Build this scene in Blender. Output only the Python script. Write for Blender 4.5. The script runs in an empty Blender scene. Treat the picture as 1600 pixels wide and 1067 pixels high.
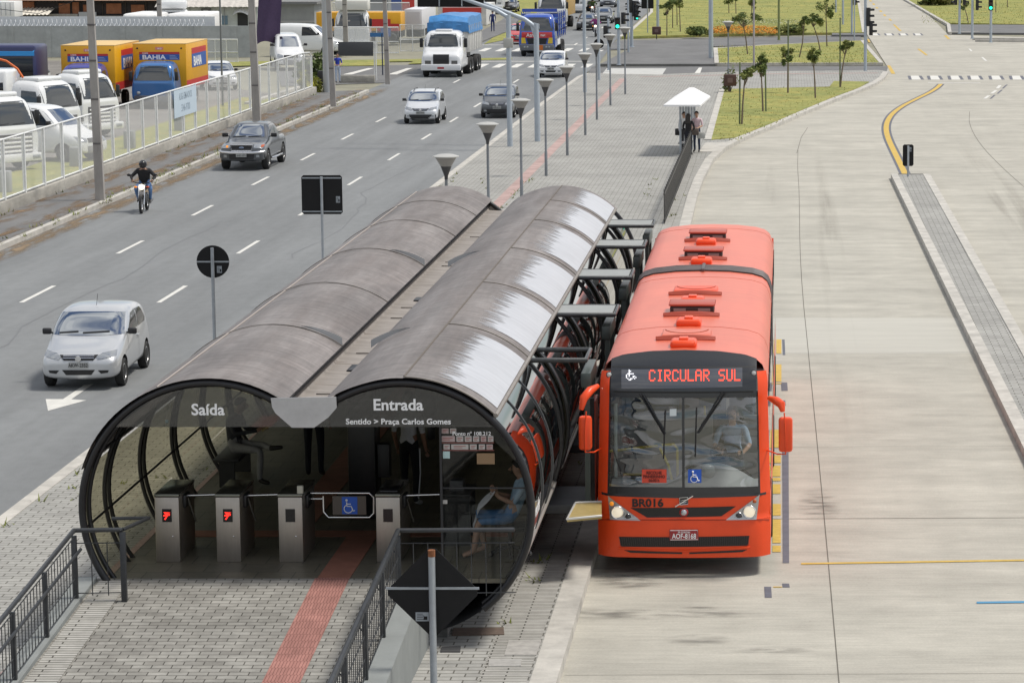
import bpy, bmesh, math, random
from mathutils import Vector, Matrix, Euler
from mathutils.bvhtree import BVHTree
random.seed(7)
R = math.radians
sc = bpy.context.scene
COL = sc.collection
# ---------------------------------------------------------------- camera
H, F, CX, CY = 9.8, 4600.0, 1230.0, 533.5
PITCH = math.atan((CY + 135) / F)
cam = bpy.data.objects.new('camera', bpy.data.cameras.new('camera')); COL.objects.link(cam)
cam.location = (0, 0, H); cam.rotation_euler = (R(90) - PITCH, 0, 0)
cam.data.sensor_width = 36; cam.data.lens = 36 * F / 1600
cam.data.shift_x = (800 - CX) / 1600
cam.data.clip_start = .5; cam.data.clip_end = 3000
sc.camera = cam

def at(px, py, z=0.0):
    """point of height z that the photograph shows at this pixel"""
    a = (px - CX) / F; b = -(py - CY) / F
    d = (a, math.cos(PITCH) + b * math.sin(PITCH), -math.sin(PITCH) + b * math.cos(PITCH))
    t = (z - H) / d[2]
    return Vector((d[0] * t, d[1] * t, z))

def on(px, py, Y):
    """point on the upright plane at distance Y"""
    a = (px - CX) / F; b = -(py - CY) / F
    d = (a, math.cos(PITCH) + b * math.sin(PITCH), -math.sin(PITCH) + b * math.cos(PITCH))
    t = Y / d[1]
    return Vector((d[0] * t, Y, H + d[2] * t))
# ---------------------------------------------------------------- light
SUN_EL, SUN_AZ = 63, 86          # azimuth measured clockwise from +Y
w = bpy.data.worlds.new('World'); sc.world = w; w.use_nodes = True
nt = w.node_tree; nt.nodes.clear()
def N(nt, t, **k):
    n = nt.nodes.new(t)
    for a, b in k.items(): setattr(n, a, b)
    return n
sky = N(nt, 'ShaderNodeTexSky', sky_type='NISHITA', sun_disc=False)
sky.sun_elevation = R(SUN_EL); sky.sun_rotation = R(SUN_AZ)
tc = N(nt, 'ShaderNodeTexCoord'); mp = N(nt, 'ShaderNodeMapping'); mp.inputs['Scale'].default_value = (1.2, 1.2, 3.2)
nz = N(nt, 'ShaderNodeTexNoise'); nz.inputs['Scale'].default_value = 3.6; nz.inputs['Detail'].default_value = 8; nz.inputs['Distortion'].default_value = .5
rp = N(nt, 'ShaderNodeValToRGB'); rp.color_ramp.elements[0].position = .40; rp.color_ramp.elements[1].position = .56
nz2 = N(nt, 'ShaderNodeTexNoise'); nz2.inputs['Scale'].default_value = 4; nz2.inputs['Detail'].default_value = 5
rp2 = N(nt, 'ShaderNodeValToRGB')
rp2.color_ramp.elements[0].color = (5.2, 5.4, 5.8, 1); rp2.color_ramp.elements[1].color = (10.5, 10.3, 10, 1)
rp2.color_ramp.elements[0].position = .3; rp2.color_ramp.elements[1].position = .7
mx = N(nt, 'ShaderNodeMixRGB'); bg = N(nt, 'ShaderNodeBackground'); out = N(nt, 'ShaderNodeOutputWorld')
L = nt.links.new
L(tc.outputs['Generated'], mp.inputs['Vector']); L(mp.outputs[0], nz.inputs['Vector']); L(mp.outputs[0], nz2.inputs['Vector'])
L(nz.outputs['Fac'], rp.inputs['Fac']); L(nz2.outputs['Fac'], rp2.inputs['Fac'])
L(rp.outputs[0], mx.inputs['Fac']); L(sky.outputs[0], mx.inputs[1]); L(rp2.outputs[0], mx.inputs[2])
L(mx.outputs[0], bg.inputs['Color']); bg.inputs['Strength'].default_value = .09
L(bg.outputs[0], out.inputs['Surface'])
sl = bpy.data.lights.new('sun', 'SUN'); sl.energy = 2.6; sl.angle = R(10); sl.color = (1, .95, .87)
so = bpy.data.objects.new('sun', sl); COL.objects.link(so)
sd = Vector((math.sin(R(SUN_AZ)) * math.cos(R(SUN_EL)), math.cos(R(SUN_AZ)) * math.cos(R(SUN_EL)), math.sin(R(SUN_EL))))
so.rotation_euler = sd.to_track_quat('Z', 'Y').to_euler()
vs = sc.view_settings; vs.view_transform = 'Standard'; vs.look = 'None'; vs.exposure = .28; vs.gamma = 1
# ---------------------------------------------------------------- materials
MATS = {}
def M(name, col=(.5, .5, .5), rough=.6, metal=0, var=0, vs=4.0, bump=0, bs=60, emis=0, spec=.5, coat=0, stretch=(1, 1, 1)):
    if name in MATS: return MATS[name]
    m = bpy.data.materials.new(name); m.use_nodes = True; nt = m.node_tree; L = nt.links.new
    p = nt.nodes['Principled BSDF']; c = (*col, 1)
    p.inputs['Base Color'].default_value = c; p.inputs['Roughness'].default_value = rough
    p.inputs['Metallic'].default_value = metal; p.inputs['Specular IOR Level'].default_value = spec
    p.inputs['Coat Weight'].default_value = coat; p.inputs['Coat Roughness'].default_value = .06
    if emis: p.inputs['Emission Color'].default_value = c; p.inputs['Emission Strength'].default_value = emis
    if var or bump:
        tc = N(nt, 'ShaderNodeTexCoord'); mp = N(nt, 'ShaderNodeMapping'); mp.inputs['Scale'].default_value = stretch
        L(tc.outputs['Object'], mp.inputs['Vector'])
    if var:
        nz = N(nt, 'ShaderNodeTexNoise'); nz.inputs['Scale'].default_value = vs; nz.inputs['Detail'].default_value = 6; nz.inputs['Roughness'].default_value = .65
        r = N(nt, 'ShaderNodeValToRGB'); r.color_ramp.elements[0].position = .28; r.color_ramp.elements[1].position = .72
        r.color_ramp.elements[0].color = (*[max(0, x * (1 - var)) for x in col], 1)
        r.color_ramp.elements[1].color = (*[min(1, x * (1 + var)) for x in col], 1)
        L(mp.outputs[0], nz.inputs['Vector']); L(nz.outputs['Fac'], r.inputs['Fac']); L(r.outputs[0], p.inputs['Base Color'])
    if bump:
        nb = N(nt, 'ShaderNodeTexNoise'); nb.inputs['Scale'].default_value = bs; nb.inputs['Detail'].default_value = 4
        b = N(nt, 'ShaderNodeBump'); b.inputs['Strength'].default_value = bump; b.inputs['Distance'].default_value = .02
        L(mp.outputs[0], nb.inputs['Vector']); L(nb.outputs['Fac'], b.inputs['Height']); L(b.outputs[0], p.inputs['Normal'])
    MATS[name] = m; return m

def glass(name, tint, rough=.02, refl=1.0, extra=.0, wavy=0):
    """clear sheet: tinted see-through mixed with a mirror that strengthens at grazing angles on both sides"""
    if name in MATS: return MATS[name]
    m = bpy.data.materials.new(name); m.use_nodes = True; nt = m.node_tree; nt.nodes.clear(); L = nt.links.new
    t = N(nt, 'ShaderNodeBsdfTransparent'); t.inputs[0].default_value = (*tint, 1)
    g = N(nt, 'ShaderNodeBsdfGlossy'); g.inputs['Roughness'].default_value = rough; g.inputs[0].default_value = (refl, refl, refl, 1)
    f = N(nt, 'ShaderNodeLayerWeight'); f.inputs[0].default_value = .5
    pw = N(nt, 'ShaderNodeMath', operation='POWER'); pw.inputs[1].default_value = 4.5
    ad = N(nt, 'ShaderNodeMath', operation='MULTIPLY_ADD'); ad.inputs[1].default_value = .9; ad.inputs[2].default_value = .045 + extra; ad.use_clamp = True
    x = N(nt, 'ShaderNodeMixShader'); o = N(nt, 'ShaderNodeOutputMaterial')
    L(f.outputs['Facing'], pw.inputs[0]); L(pw.outputs[0], ad.inputs[0]); L(ad.outputs[0], x.inputs[0]); L(t.outputs[0], x.inputs[1]); L(g.outputs[0], x.inputs[2]); L(x.outputs[0], o.inputs[0])
    if wavy:
        tc = N(nt, 'ShaderNodeTexCoord'); nb = N(nt, 'ShaderNodeTexNoise'); mp = N(nt, 'ShaderNodeMapping'); mp.inputs['Scale'].default_value = (.5, 1, 1.6); nb.inputs['Scale'].default_value = 1.5; nb.inputs['Detail'].default_value = 1; nb.inputs['Distortion'].default_value = .8
        b = N(nt, 'ShaderNodeBump'); b.inputs['Strength'].default_value = 1; b.inputs['Distance'].default_value = wavy
        L(tc.outputs['Object'], mp.inputs[0]); L(mp.outputs[0], nb.inputs['Vector']); L(nb.outputs['Fac'], b.inputs['Height']); L(b.outputs[0], g.inputs['Normal'])
    MATS[name] = m; return m

def veil(name, col, cover):
    """fine woven wire: part covered, part open"""
    if name in MATS: return MATS[name]
    m = bpy.data.materials.new(name); m.use_nodes = True; nt = m.node_tree; nt.nodes.clear(); L = nt.links.new
    t = N(nt, 'ShaderNodeBsdfTransparent'); d = N(nt, 'ShaderNodeBsdfDiffuse'); d.inputs[0].default_value = (*col, 1)
    x = N(nt, 'ShaderNodeMixShader'); x.inputs[0].default_value = cover; o = N(nt, 'ShaderNodeOutputMaterial')
    L(t.outputs[0], x.inputs[1]); L(d.outputs[0], x.inputs[2]); L(x.outputs[0], o.inputs[0])
    MATS[name] = m; return m
# ---------------------------------------------------------------- mesh building
class MB:
    def __init__(s): s.v = []; s.f = []; s.m = []
    def add(s, vs, fs, mi=0, T=None):
        o = len(s.v)
        for p in vs:
            p = Vector(p); s.v.append(T @ p if T else p)
        for f in fs: s.f.append([i + o for i in f]); s.m.append(mi)
        return s
    def box(s, a, b, mi=0, bev=0, T=None):
        x0, x1 = sorted((a[0], b[0])); y0, y1 = sorted((a[1], b[1])); z0, z1 = sorted((a[2], b[2]))
        if not bev:
            return s.add([(x0, y0, z0), (x1, y0, z0), (x1, y1, z0), (x0, y1, z0), (x0, y0, z1), (x1, y0, z1), (x1, y1, z1), (x0, y1, z1)],
                  [(0, 3, 2, 1), (4, 5, 6, 7), (0, 1, 5, 4), (1, 2, 6, 5), (2, 3, 7, 6), (3, 0, 4, 7)], mi, T)
        bm = bmesh.new(); bmesh.ops.create_cube(bm, size=1)
        for q in bm.verts: q.co = Vector(((x0 + x1) / 2 + q.co.x * (x1 - x0), (y0 + y1) / 2 + q.co.y * (y1 - y0), (z0 + z1) / 2 + q.co.z * (z1 - z0)))
        bmesh.ops.bevel(bm, geom=bm.edges[:], offset=bev, segments=2, profile=.5, affect='EDGES')
        bm.verts.index_update()
        s.add([q.co for q in bm.verts], [[q.index for q in f.verts] for f in bm.faces], mi, T); bm.free(); return s
    def tube(s, pts, r, n=8, mi=0, closed=False, T=None):
        pts = [Vector(p) for p in pts]; k = len(pts); rs = r if isinstance(r, (list, tuple)) else [r] * k
        vs = []; up = None
        for i, p in enumerate(pts):
            if closed: d = pts[(i + 1) % k] - pts[i - 1]
            else: d = pts[min(i + 1, k - 1)] - pts[max(i - 1, 0)]
            d.normalize()
            if up is None: up = Vector((0, 0, 1)) if abs(d.z) < .9 else Vector((0, 1, 0))
            a = d.cross(up)
            if a.length < 1e-4: a = d.orthogonal()
            a.normalize(); b = a.cross(d).normalized(); up = b
            for j in range(n):
                t = 2 * math.pi * (j + .5) / n
                vs.append(p + (a * math.cos(t) + b * math.sin(t)) * rs[i])
        fs = []
        for i in range(k if closed else k - 1):
            i2 = (i + 1) % k
            for j in range(n): fs.append((i * n + j, i * n + (j + 1) % n, i2 * n + (j + 1) % n, i2 * n + j))
        if not closed: fs.append(tuple(range(n - 1, -1, -1))); fs.append(tuple((k - 1) * n + j for j in range(n)))
        return s.add(vs, fs, mi, T)
    def lathe(s, prof, n=16, mi=0, T=None, caps=True):
        vs = []; fs = []; k = len(prof)
        for (r, z) in prof:
            for j in range(n):
                t = 2 * math.pi * j / n; vs.append((r * math.cos(t), r * math.sin(t), z))
        for i in range(k - 1):
            for j in range(n): fs.append((i * n + j, i * n + (j + 1) % n, (i + 1) * n + (j + 1) % n, (i + 1) * n + j))
        if caps: fs.append(tuple(range(n - 1, -1, -1))); fs.append(tuple((k - 1) * n + j for j in range(n)))
        return s.add(vs, fs, mi, T)
    def ball(s, c, r, n=12, mi=0, T=None):
        r = r if isinstance(r, (tuple, list)) else (r, r, r); vs = []; fs = []; k = n // 2
        for i in range(k + 1):
            a = math.pi * i / k
            for j in range(n):
                t = 2 * math.pi * j / n
                vs.append((c[0] + r[0] * math.sin(a) * math.cos(t), c[1] + r[1] * math.sin(a) * math.sin(t), c[2] + r[2] * math.cos(a)))
        for i in range(k):
            for j in range(n): fs.append((i * n + j, (i + 1) * n + j, (i + 1) * n + (j + 1) % n, i * n + (j + 1) % n))
        return s.add(vs, fs, mi, T)
    def grid(s, fn, nu, nv, mi=0, T=None):
        vs = [fn(i / nu, j / nv) for j in range(nv + 1) for i in range(nu + 1)]; q = nu + 1
        return s.add(vs, [(j * q + i, j * q + i + 1, (j + 1) * q + i + 1, (j + 1) * q + i) for j in range(nv) for i in range(nu)], mi, T)
    def prism(s, poly, z0, z1, mi=0, T=None):
        n = len(poly); a = sum(poly[i][0] * poly[(i + 1) % n][1] - poly[(i + 1) % n][0] * poly[i][1] for i in range(n))
        if a < 0: poly = list(poly)[::-1]
        vs = [(p[0], p[1], z0) for p in poly] + [(p[0], p[1], z1) for p in poly]
        fs = [tuple(range(n - 1, -1, -1)), tuple(range(n, 2 * n))] + [(i, (i + 1) % n, n + (i + 1) % n, n + i) for i in range(n)]
        return s.add(vs, fs, mi, T)
    def sheet(s, poly, z, mi=0):
        n = len(poly); a = sum(poly[i][0] * poly[(i + 1) % n][1] - poly[(i + 1) % n][0] * poly[i][1] for i in range(n))
        if a < 0: poly = list(poly)[::-1]
        return s.add([(p[0], p[1], z) for p in poly], [tuple(range(n))], mi)
    def ribbon(s, pts, w, z, mi=0, h=None):
        """strip of width w along a ground polyline; h gives it height (a kerb)"""
        pts = [Vector((p[0], p[1], 0)) for p in pts]; a = []; b = []
        for i, p in enumerate(pts):
            d = (pts[min(i + 1, len(pts) - 1)] - pts[max(i - 1, 0)]).normalized(); q = Vector((-d.y, d.x, 0)) * w / 2
            a.append(p + q); b.append(p - q)
        for i in range(len(pts) - 1):
            poly = [b[i], b[i + 1], a[i + 1], a[i]]
            if h is None: s.sheet(poly, z, mi)
            else: s.prism(poly, z, z + h, mi)
        return s
    def build(s, name, mats, parent=None, loc=None, rot=None, smooth=30):
        me = bpy.data.meshes.new(name); me.from_pydata([tuple(p) for p in s.v], [], s.f)
        for m in (mats if isinstance(mats, (list, tuple)) else [mats]): me.materials.append(m)
        me.polygons.foreach_set('material_index', s.m)
        if smooth:
            me.polygons.foreach_set('use_smooth', [True] * len(me.polygons)); me.set_sharp_from_angle(angle=R(smooth))
        me.update(); return link(name, me, parent, loc, rot)

def link(name, me, parent=None, loc=None, rot=None):
    o = bpy.data.objects.new(name, me); COL.objects.link(o)
    if parent: o.parent = parent
    if loc is not None: o.location = loc
    if rot is not None: o.rotation_euler = rot
    return o
def tag(o, label=None, cat=None, group=None, kind=None):
    for k, v in (('label', label), ('category', cat), ('group', group), ('kind', kind)):
        if v: o[k] = v
    return o
def thing(name, label, cat, loc=(0, 0, 0), rz=0, group=None):
    o = link(name, None, None, loc, (0, 0, rz)); o.empty_display_size = .2
    return tag(o, label, cat, group)
def struct(name, mb, mats, smooth=0): return tag(mb.build(name, mats, smooth=smooth), kind='structure')
KIDS = {}
def copy_tree(o, parent=None):
    c = o.copy(); COL.objects.link(c)
    if parent: c.parent = parent
    for ch in o.children: copy_tree(ch, c)
    return c
def another(o, label, loc, rz=0, scale=None):
    c = copy_tree(o); c['label'] = label; c.location = loc; c.rotation_euler = (0, 0, rz)
    if scale: c.scale = (scale,) * 3
    return c
FR = Matrix.Rotation(R(90), 4, 'X')            # lays a flat design upright, facing -Y
def text(name, s, size, T, mat, parent=None, bold=.012, ext=.003, align='CENTER', xs=1):
    cu = bpy.data.curves.new(name, 'FONT'); cu.body = s; cu.size = size; cu.align_x = align; cu.offset = bold * size; cu.extrude = ext; cu.resolution_u = 3
    o = bpy.data.objects.new(name, cu); COL.objects.link(o)
    dg = bpy.context.evaluated_depsgraph_get(); me = bpy.data.meshes.new_from_object(o.evaluated_get(dg)); bpy.data.objects.remove(o)
    me.transform(Matrix.Diagonal((xs, 1, 1, 1))); me.transform(T); me.materials.clear(); me.materials.append(mat)
    return link(name, me, parent)
def bvh_of(o):
    bm = bmesh.new(); bm.from_mesh(o.data); t = BVHTree.FromBMesh(bm); bm.free(); return t
def decal(mb, bvh, poly, axis='y', sgn=-1, off=.006, cuts=3, mi=0):
    """patch that follows the body, found by looking along an axis from outside"""
    bm = bmesh.new(); vs = [bm.verts.new((p[0], p[1], 0)) for p in poly]; bm.faces.new(vs)
    bmesh.ops.triangulate(bm, faces=bm.faces[:])
    for _ in range(cuts):
        bmesh.ops.subdivide_edges(bm, edges=bm.edges[:], cuts=1, use_grid_fill=True)
    bmesh.ops.triangulate(bm, faces=bm.faces[:]); bm.verts.index_update()
    out = []; nrm = None
    for q in bm.verts:
        a, b = q.co.x, q.co.y
        if axis == 'y': o, d = Vector((a, sgn * 40, b)), Vector((0, -sgn, 0))
        elif axis == 'x': o, d = Vector((sgn * 40, a, b)), Vector((-sgn, 0, 0))
        else: o, d = Vector((a, b, 40)), Vector((0, 0, -1))
        h = bvh.ray_cast(o, d)
        if h[0] is None: h = bvh.find_nearest(o + d * 39)
        out.append(h[0] + h[1] * off if h[1].dot(-d) > .05 else h[0] - d * off)
    n = None; fs = []
    for f in bm.faces:
        i = [q.index for q in f.verts]; nn = (out[i[1]] - out[i[0]]).cross(out[i[2]] - out[i[0]])
        fs.append(i if nn.dot(-d) > 0 else i[::-1])
    mb.add(out, fs, mi); bm.free(); return mb
# shared materials
BLK = M('black_paint', (.012, .012, .014), .35, var=.3, vs=8)
DARK = M('dark_plastic', (.02, .02, .022), .5)
RUB = M('rubber', (.022, .022, .022), .8)
CHROME = M('bright_metal', (.75, .75, .76), .22, 1)
STEEL = M('brushed_steel', (.42, .38, .34), .38, .85, var=.08, vs=30, stretch=(1, 1, .08))
GALV = M('galvanised_steel', (.36, .39, .42), .5, .5, var=.14, vs=5)
WHITE = M('white_paint', (.78, .78, .77), .45, var=.05, vs=3)
LETTER = M('white_lettering', (.85, .85, .85), .5)
PLATE = M('grey_plate', (.45, .46, .47), .5)
CONC = M('concrete_pole', (.34, .32, .30), .85, var=.22, vs=2.5, bump=.15, bs=20, stretch=(1, 1, .3))
KERB = M('kerb_concrete', (.46, .44, .40), .85, var=.25, vs=2.2, bump=.2, bs=25)
# ================================================================ GROUND
def layered(name, base, layers, rough=.85, bump=.0, bs=90, spec=.3, coord='Object', pre=None):
    m = bpy.data.materials.new(name); m.use_nodes = True; nt = m.node_tree; L = nt.links.new; p = nt.nodes['Principled BSDF']
    p.inputs['Roughness'].default_value = rough; p.inputs['Specular IOR Level'].default_value = spec
    tc = N(nt, 'ShaderNodeTexCoord')
    cur = None
    if pre: cur = pre(nt, tc)
    for (sc_, st, a, b, lo, hi, fac) in layers:
        mp = N(nt, 'ShaderNodeMapping'); mp.inputs['Scale'].default_value = st; L(tc.outputs[coord], mp.inputs['Vector'])
        nz = N(nt, 'ShaderNodeTexNoise'); nz.inputs['Scale'].default_value = sc_; nz.inputs['Detail'].default_value = 6; nz.inputs['Roughness'].default_value = .62
        r = N(nt, 'ShaderNodeValToRGB'); r.color_ramp.elements[0].position = lo; r.color_ramp.elements[1].position = hi
        a = (a,) * 3 if not isinstance(a, tuple) else a; b = (b,) * 3 if not isinstance(b, tuple) else b
        r.color_ramp.elements[0].color = (*a, 1); r.color_ramp.elements[1].color = (*b, 1)
        L(mp.outputs[0], nz.inputs['Vector']); L(nz.outputs['Fac'], r.inputs['Fac'])
        x = N(nt, 'ShaderNodeMixRGB', blend_type='MULTIPLY'); x.inputs[0].default_value = fac
        if cur is None: x.inputs[1].default_value = (*base, 1)
        else: L(cur, x.inputs[1])
        L(r.outputs[0], x.inputs[2]); cur = x.outputs[0]
    L(cur, p.inputs['Base Color'])
    if bump:
        nb = N(nt, 'ShaderNodeTexNoise'); nb.inputs['Scale'].default_value = bs; nb.inputs['Detail'].default_value = 3; L(tc.outputs[coord], nb.inputs['Vector'])
        b = N(nt, 'ShaderNodeBump'); b.inputs['Strength'].default_value = bump; b.inputs['Distance'].default_value = .01
        L(nb.outputs['Fac'], b.inputs['Height']); L(b.outputs[0], p.inputs['Normal'])
    return m
def bricks(bw, bh, c1, c2, mortar, ms, rot=0):
    def f(nt, tc):
        mp = N(nt, 'ShaderNodeMapping'); mp.inputs['Rotation'].default_value = (0, 0, rot); nt.links.new(tc.outputs['Object'], mp.inputs['Vector'])
        b = N(nt, 'ShaderNodeTexBrick'); b.inputs['Scale'].default_value = 1; b.inputs['Brick Width'].default_value = bw; b.inputs['Row Height'].default_value = bh
        b.inputs['Color1'].default_value = (*c1, 1); b.inputs['Color2'].default_value = (*c2, 1); b.inputs['Mortar'].default_value = (*mortar, 1)
        b.inputs['Mortar Size'].default_value = ms; b.inputs['Mortar Smooth'].default_value = .3; b.inputs['Bias'].default_value = 0
        nt.links.new(mp.outputs[0], b.inputs['Vector']); return b.outputs['Color']
    return f
ASPH = layered('asphalt', (.205, .213, .216), [(.12, (1, .25, 1), .85, 1.12, .3, .7, 1), (1.1, (1, .05, 1), .86, 1.08, .32, .68, 1), (40, (1, 1, 1), .85, 1.1, .3, .7, .8), (3, (1, .6, 1), .9, 1.05, .3, .6, .7)], .8, .25, 120)
ASPH2 = layered('old_asphalt', (.17, .17, .17), [(.5, (1, .5, 1), .82, 1.1, .3, .7, 1), (30, (1, 1, 1), .85, 1.1, .3, .7, .8), (4, (1, 1, 1), .9, 1.05, .3, .6, .7)], .88, .2, 100)
CONCR = layered('lane_concrete', (.48, .458, .398), [(1.3, (.8, 1, 1), .88, 1.05, .32, .68, 1), (.45, (.6, 1.4, 1), .91, 1.05, .35, .65, 1), (26, (1, 1, 1), .9, 1.05, .3, .7, 1), (60, (1, 1, 1), (.72, .71, .68), 1.0, .26, .36, .8), (.16, (1, 1, 1), .90, 1.06, .3, .7, 1), (7, (.12, 2.4, 1), .90, 1.05, .3, .68, 1), (30, (.06, 2.5, 1), .88, 1.05, .3, .65, .9), (.9, (.18, 1.5, 1), .90, 1.04, .3, .65, 1), (.5, (2.2, .06, 1), .96, 1.02, .3, .7, 1), (11, (.5, 1.2, 1), (.62, .6, .58), 1.0, .25, .34, .8)], .82, .2, 60)
PAV = layered('block_paving', (.4, .4, .4), [(.35, (1, 1, 1), .84, 1.1, .3, .7, 1), (7, (1, 1, 1), .86, 1.08, .3, .7, .9), (60, (1, 1, 1), .86, 1.08, .3, .7, .6)], .88, .15, 120, pre=bricks(.33, .165, (.40, .395, .37), (.33, .325, .305), (.13, .125, .11), .012))
PAVR = layered('ramp_paving', (.4, .4, .4), [(.5, (1, 1, 1), .80, 1.12, .3, .7, 1), (1.6, (1, 2, 1), .84, 1.06, .35, .65, 1), (5, (1, 1, 1), .78, 1.1, .3, .7, .9), (60, (1, 1, 1), .86, 1.08, .3, .7, .6)], .88, .15, 120, pre=bricks(.245, .125, (.355, .345, .315), (.275, .265, .24), (.085, .08, .07), .0085))
EDGE = layered('edge_blocks', (.4, .4, .4), [(4, (1, 1, 1), .82, 1.1, .3, .7, 1), (50, (1, 1, 1), .86, 1.08, .3, .7, .6)], .88, .15, 120, pre=bricks(.6, .085, (.44, .43, .4), (.36, .35, .32), (.09, .085, .075), .012))
TACT = layered('red_paving', (.44, .315, .29), [(2, (1, 1, 1), .8, 1.12, .3, .7, 1), (.6, (1, 1, 1), .85, 1.08, .3, .7, 1), (40, (1, 1, 1), .86, 1.08, .3, .7, .6)], .88, .3, 60)
TACTR = layered('ribbed_red_tile', (.5, .19, .15), [(2, (1, 1, 1), .8, 1.12, .3, .7, 1), (9, (1, .5, 1), .85, 1.08, .3, .7, 1)], .85, .3, 60, pre=bricks(.0412, .25, (.40, .195, .165), (.345, .165, .14), (.21, .095, .08), .006))
GRASS = layered('grass', (.315, .325, .115), [(.25, (1, 1, 1), (.74, .80, .8), (1.15, 1.06, 1.0), .32, .68, 1), (2.2, (1, .6, 1), .74, 1.16, .3, .7, 1), (14, (1, .5, 1), .65, 1.2, .3, .7, .9), (1.0, (1, 1, 1), (1, 1, 1), (1.25, 1.0, .9), .55, .7, 1)], .95, .4, 40, spec=.1)
GRAV = layered('yard_gravel', (.24, .225, .205), [(.3, (1, 1, 1), .75, 1.15, .3, .7, 1), (3, (1, 1, 1), .8, 1.1, .3, .7, 1), (40, (1, 1, 1), .7, 1.15, .3, .7, .8)], .95, .3, 40)
YEL = M('yellow_road_paint', (.55, .37, .07), .7, var=.18, vs=6)
WHT = M('white_road_paint', (.62, .61, .57), .7, var=.12, vs=5)
GRYP = M('grey_road_paint', (.11, .115, .14), .7, var=.2, vs=3)
BLUP = M('blue_road_paint', (.07, .25, .42), .7)
def stain_mat(name, col, sc_, st, lo, hi):
    m = bpy.data.materials.new(name); m.use_nodes = True; nt = m.node_tree; nt.nodes.clear(); L = nt.links.new
    tc = N(nt, 'ShaderNodeTexCoord'); mp = N(nt, 'ShaderNodeMapping'); mp.inputs['Scale'].default_value = st; nz = N(nt, 'ShaderNodeTexNoise')
    nz.inputs['Scale'].default_value = sc_; nz.inputs['Detail'].default_value = 6; r = N(nt, 'ShaderNodeValToRGB')
    r.color_ramp.elements[0].position = lo; r.color_ramp.elements[1].position = hi
    t = N(nt, 'ShaderNodeBsdfTransparent'); d = N(nt, 'ShaderNodeBsdfDiffuse'); d.inputs[0].default_value = (*col, 1); x = N(nt, 'ShaderNodeMixShader'); o = N(nt, 'ShaderNodeOutputMaterial')
    # fades to nothing at the patch border
    u = N(nt, 'ShaderNodeUVMap'); g = N(nt, 'ShaderNodeVectorMath', operation='LENGTH'); mr = N(nt, 'ShaderNodeMapRange'); mr.inputs[1].default_value = 1; mr.inputs[2].default_value = .2
    mu = N(nt, 'ShaderNodeMath', operation='MULTIPLY')
    L(u.outputs[0], g.inputs[0]); L(g.outputs['Value'], mr.inputs[0]); L(mr.outputs[0], mu.inputs[1])
    L(tc.outputs['Object'], mp.inputs[0]); L(mp.outputs[0], nz.inputs['Vector']); L(nz.outputs['Fac'], r.inputs[0]); L(r.outputs[0], mu.inputs[0])
    L(mu.outputs[0], x.inputs[0]); L(t.outputs[0], x.inputs[1]); L(d.outputs[0], x.inputs[2]); L(x.outputs[0], o.inputs[0]); return m
def stains(name, spots, z, mat):
    vs = []; fs = []; uv = []
    for (cx, cy, rx, ry) in spots:
        o = len(vs); vs += [(cx - rx, cy - ry, z), (cx + rx, cy - ry, z), (cx + rx, cy + ry, z), (cx - rx, cy + ry, z)]; fs.append((o, o + 1, o + 2, o + 3)); uv += [(-1, -1), (1, -1), (1, 1), (-1, 1)]
        z += .0006
    me = bpy.data.meshes.new(name); me.from_pydata(vs, [], fs); l = me.uv_layers.new(name='UVMap')
    for i, q in enumerate(uv): l.data[i].uv = q
    me.materials.append(mat); return tag(link(name, me), kind='structure')
P = lambda *a, z=0: [at(x, y, z) for x, y in a]

struct('ground', MB().sheet([(-900, -50), (900, -50), (900, 1600), (-900, 1600)], -.04), layered('bare_ground', (.27, .26, .2), [(.05, (1, 1, 1), .8, 1.1, .3, .7, 1), (2, (1, 1, 1), .85, 1.1, .3, .7, 1)], .95))
AVL, AVR, BK = -23.2, -12.75, -3.1           # avenue kerbs, bus kerb
struct('avenue', MB().sheet([(AVL - .3, 10), (AVR + .3, 10), (AVR + .3, 196), P((960, 65))[0][:2], P((1012, 20))[0][:2], P((1010, -30))[0][:2], P((845, -30))[0][:2], (AVL - .3, 225)], 0), ASPH)
# kerb of the bus side, near to far
KB = [Vector((BK, 15, 0)), Vector((BK, 40, 0)), Vector((BK, 80, 0))] + P((1075, 340), (1082, 312), (1092, 285), (1108, 255), (1128, 236), (1160, 219), (1200, 203), (1250, 181), (1300, 160), (1340, 145), (1365, 134), (1378, 125), (1384, 116))
conc = KB + P((1386, 104), (1352, 50), (1334, -30), (1397, -30), (1482, 55), (1640, 60)) + [Vector((75, 190, 0)), Vector((75, 15, 0))]
struct('bus_lane', MB().sheet(conc, .004), CONCR)
plaza = [Vector((AVR + .15, 15, 0)), Vector((AVR + .2, 150, 0))] + P((905, 124), (918, 119), (1030, 121), (1130, 117), (1372, 114)) + KB[::-1]
struct('plaza', MB().prism(plaza, -.03, .15), PAV)
kb = MB(); kb.ribbon(KB, .34, -.02, 0, .185); kb.ribbon([(AVR + .12, 15), (AVR + .17, 150)] + P((905, 124), (918, 119)), .24, -.02, 0, .18); kb.ribbon(P((918, 119), (1030, 121), (1130, 117), (1372, 114), (1384, 116)), .25, -.02, 0, .175)
kb.ribbon([(AVL, 20), (AVL, 163)], .2, -.02, 0, .175)
struct('kerb', kb, KERB)
struct('edge_paving', MB().ribbon([(p.x - .52, p.y, 0) for p in KB[:7]], .62, .154), EDGE)
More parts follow.
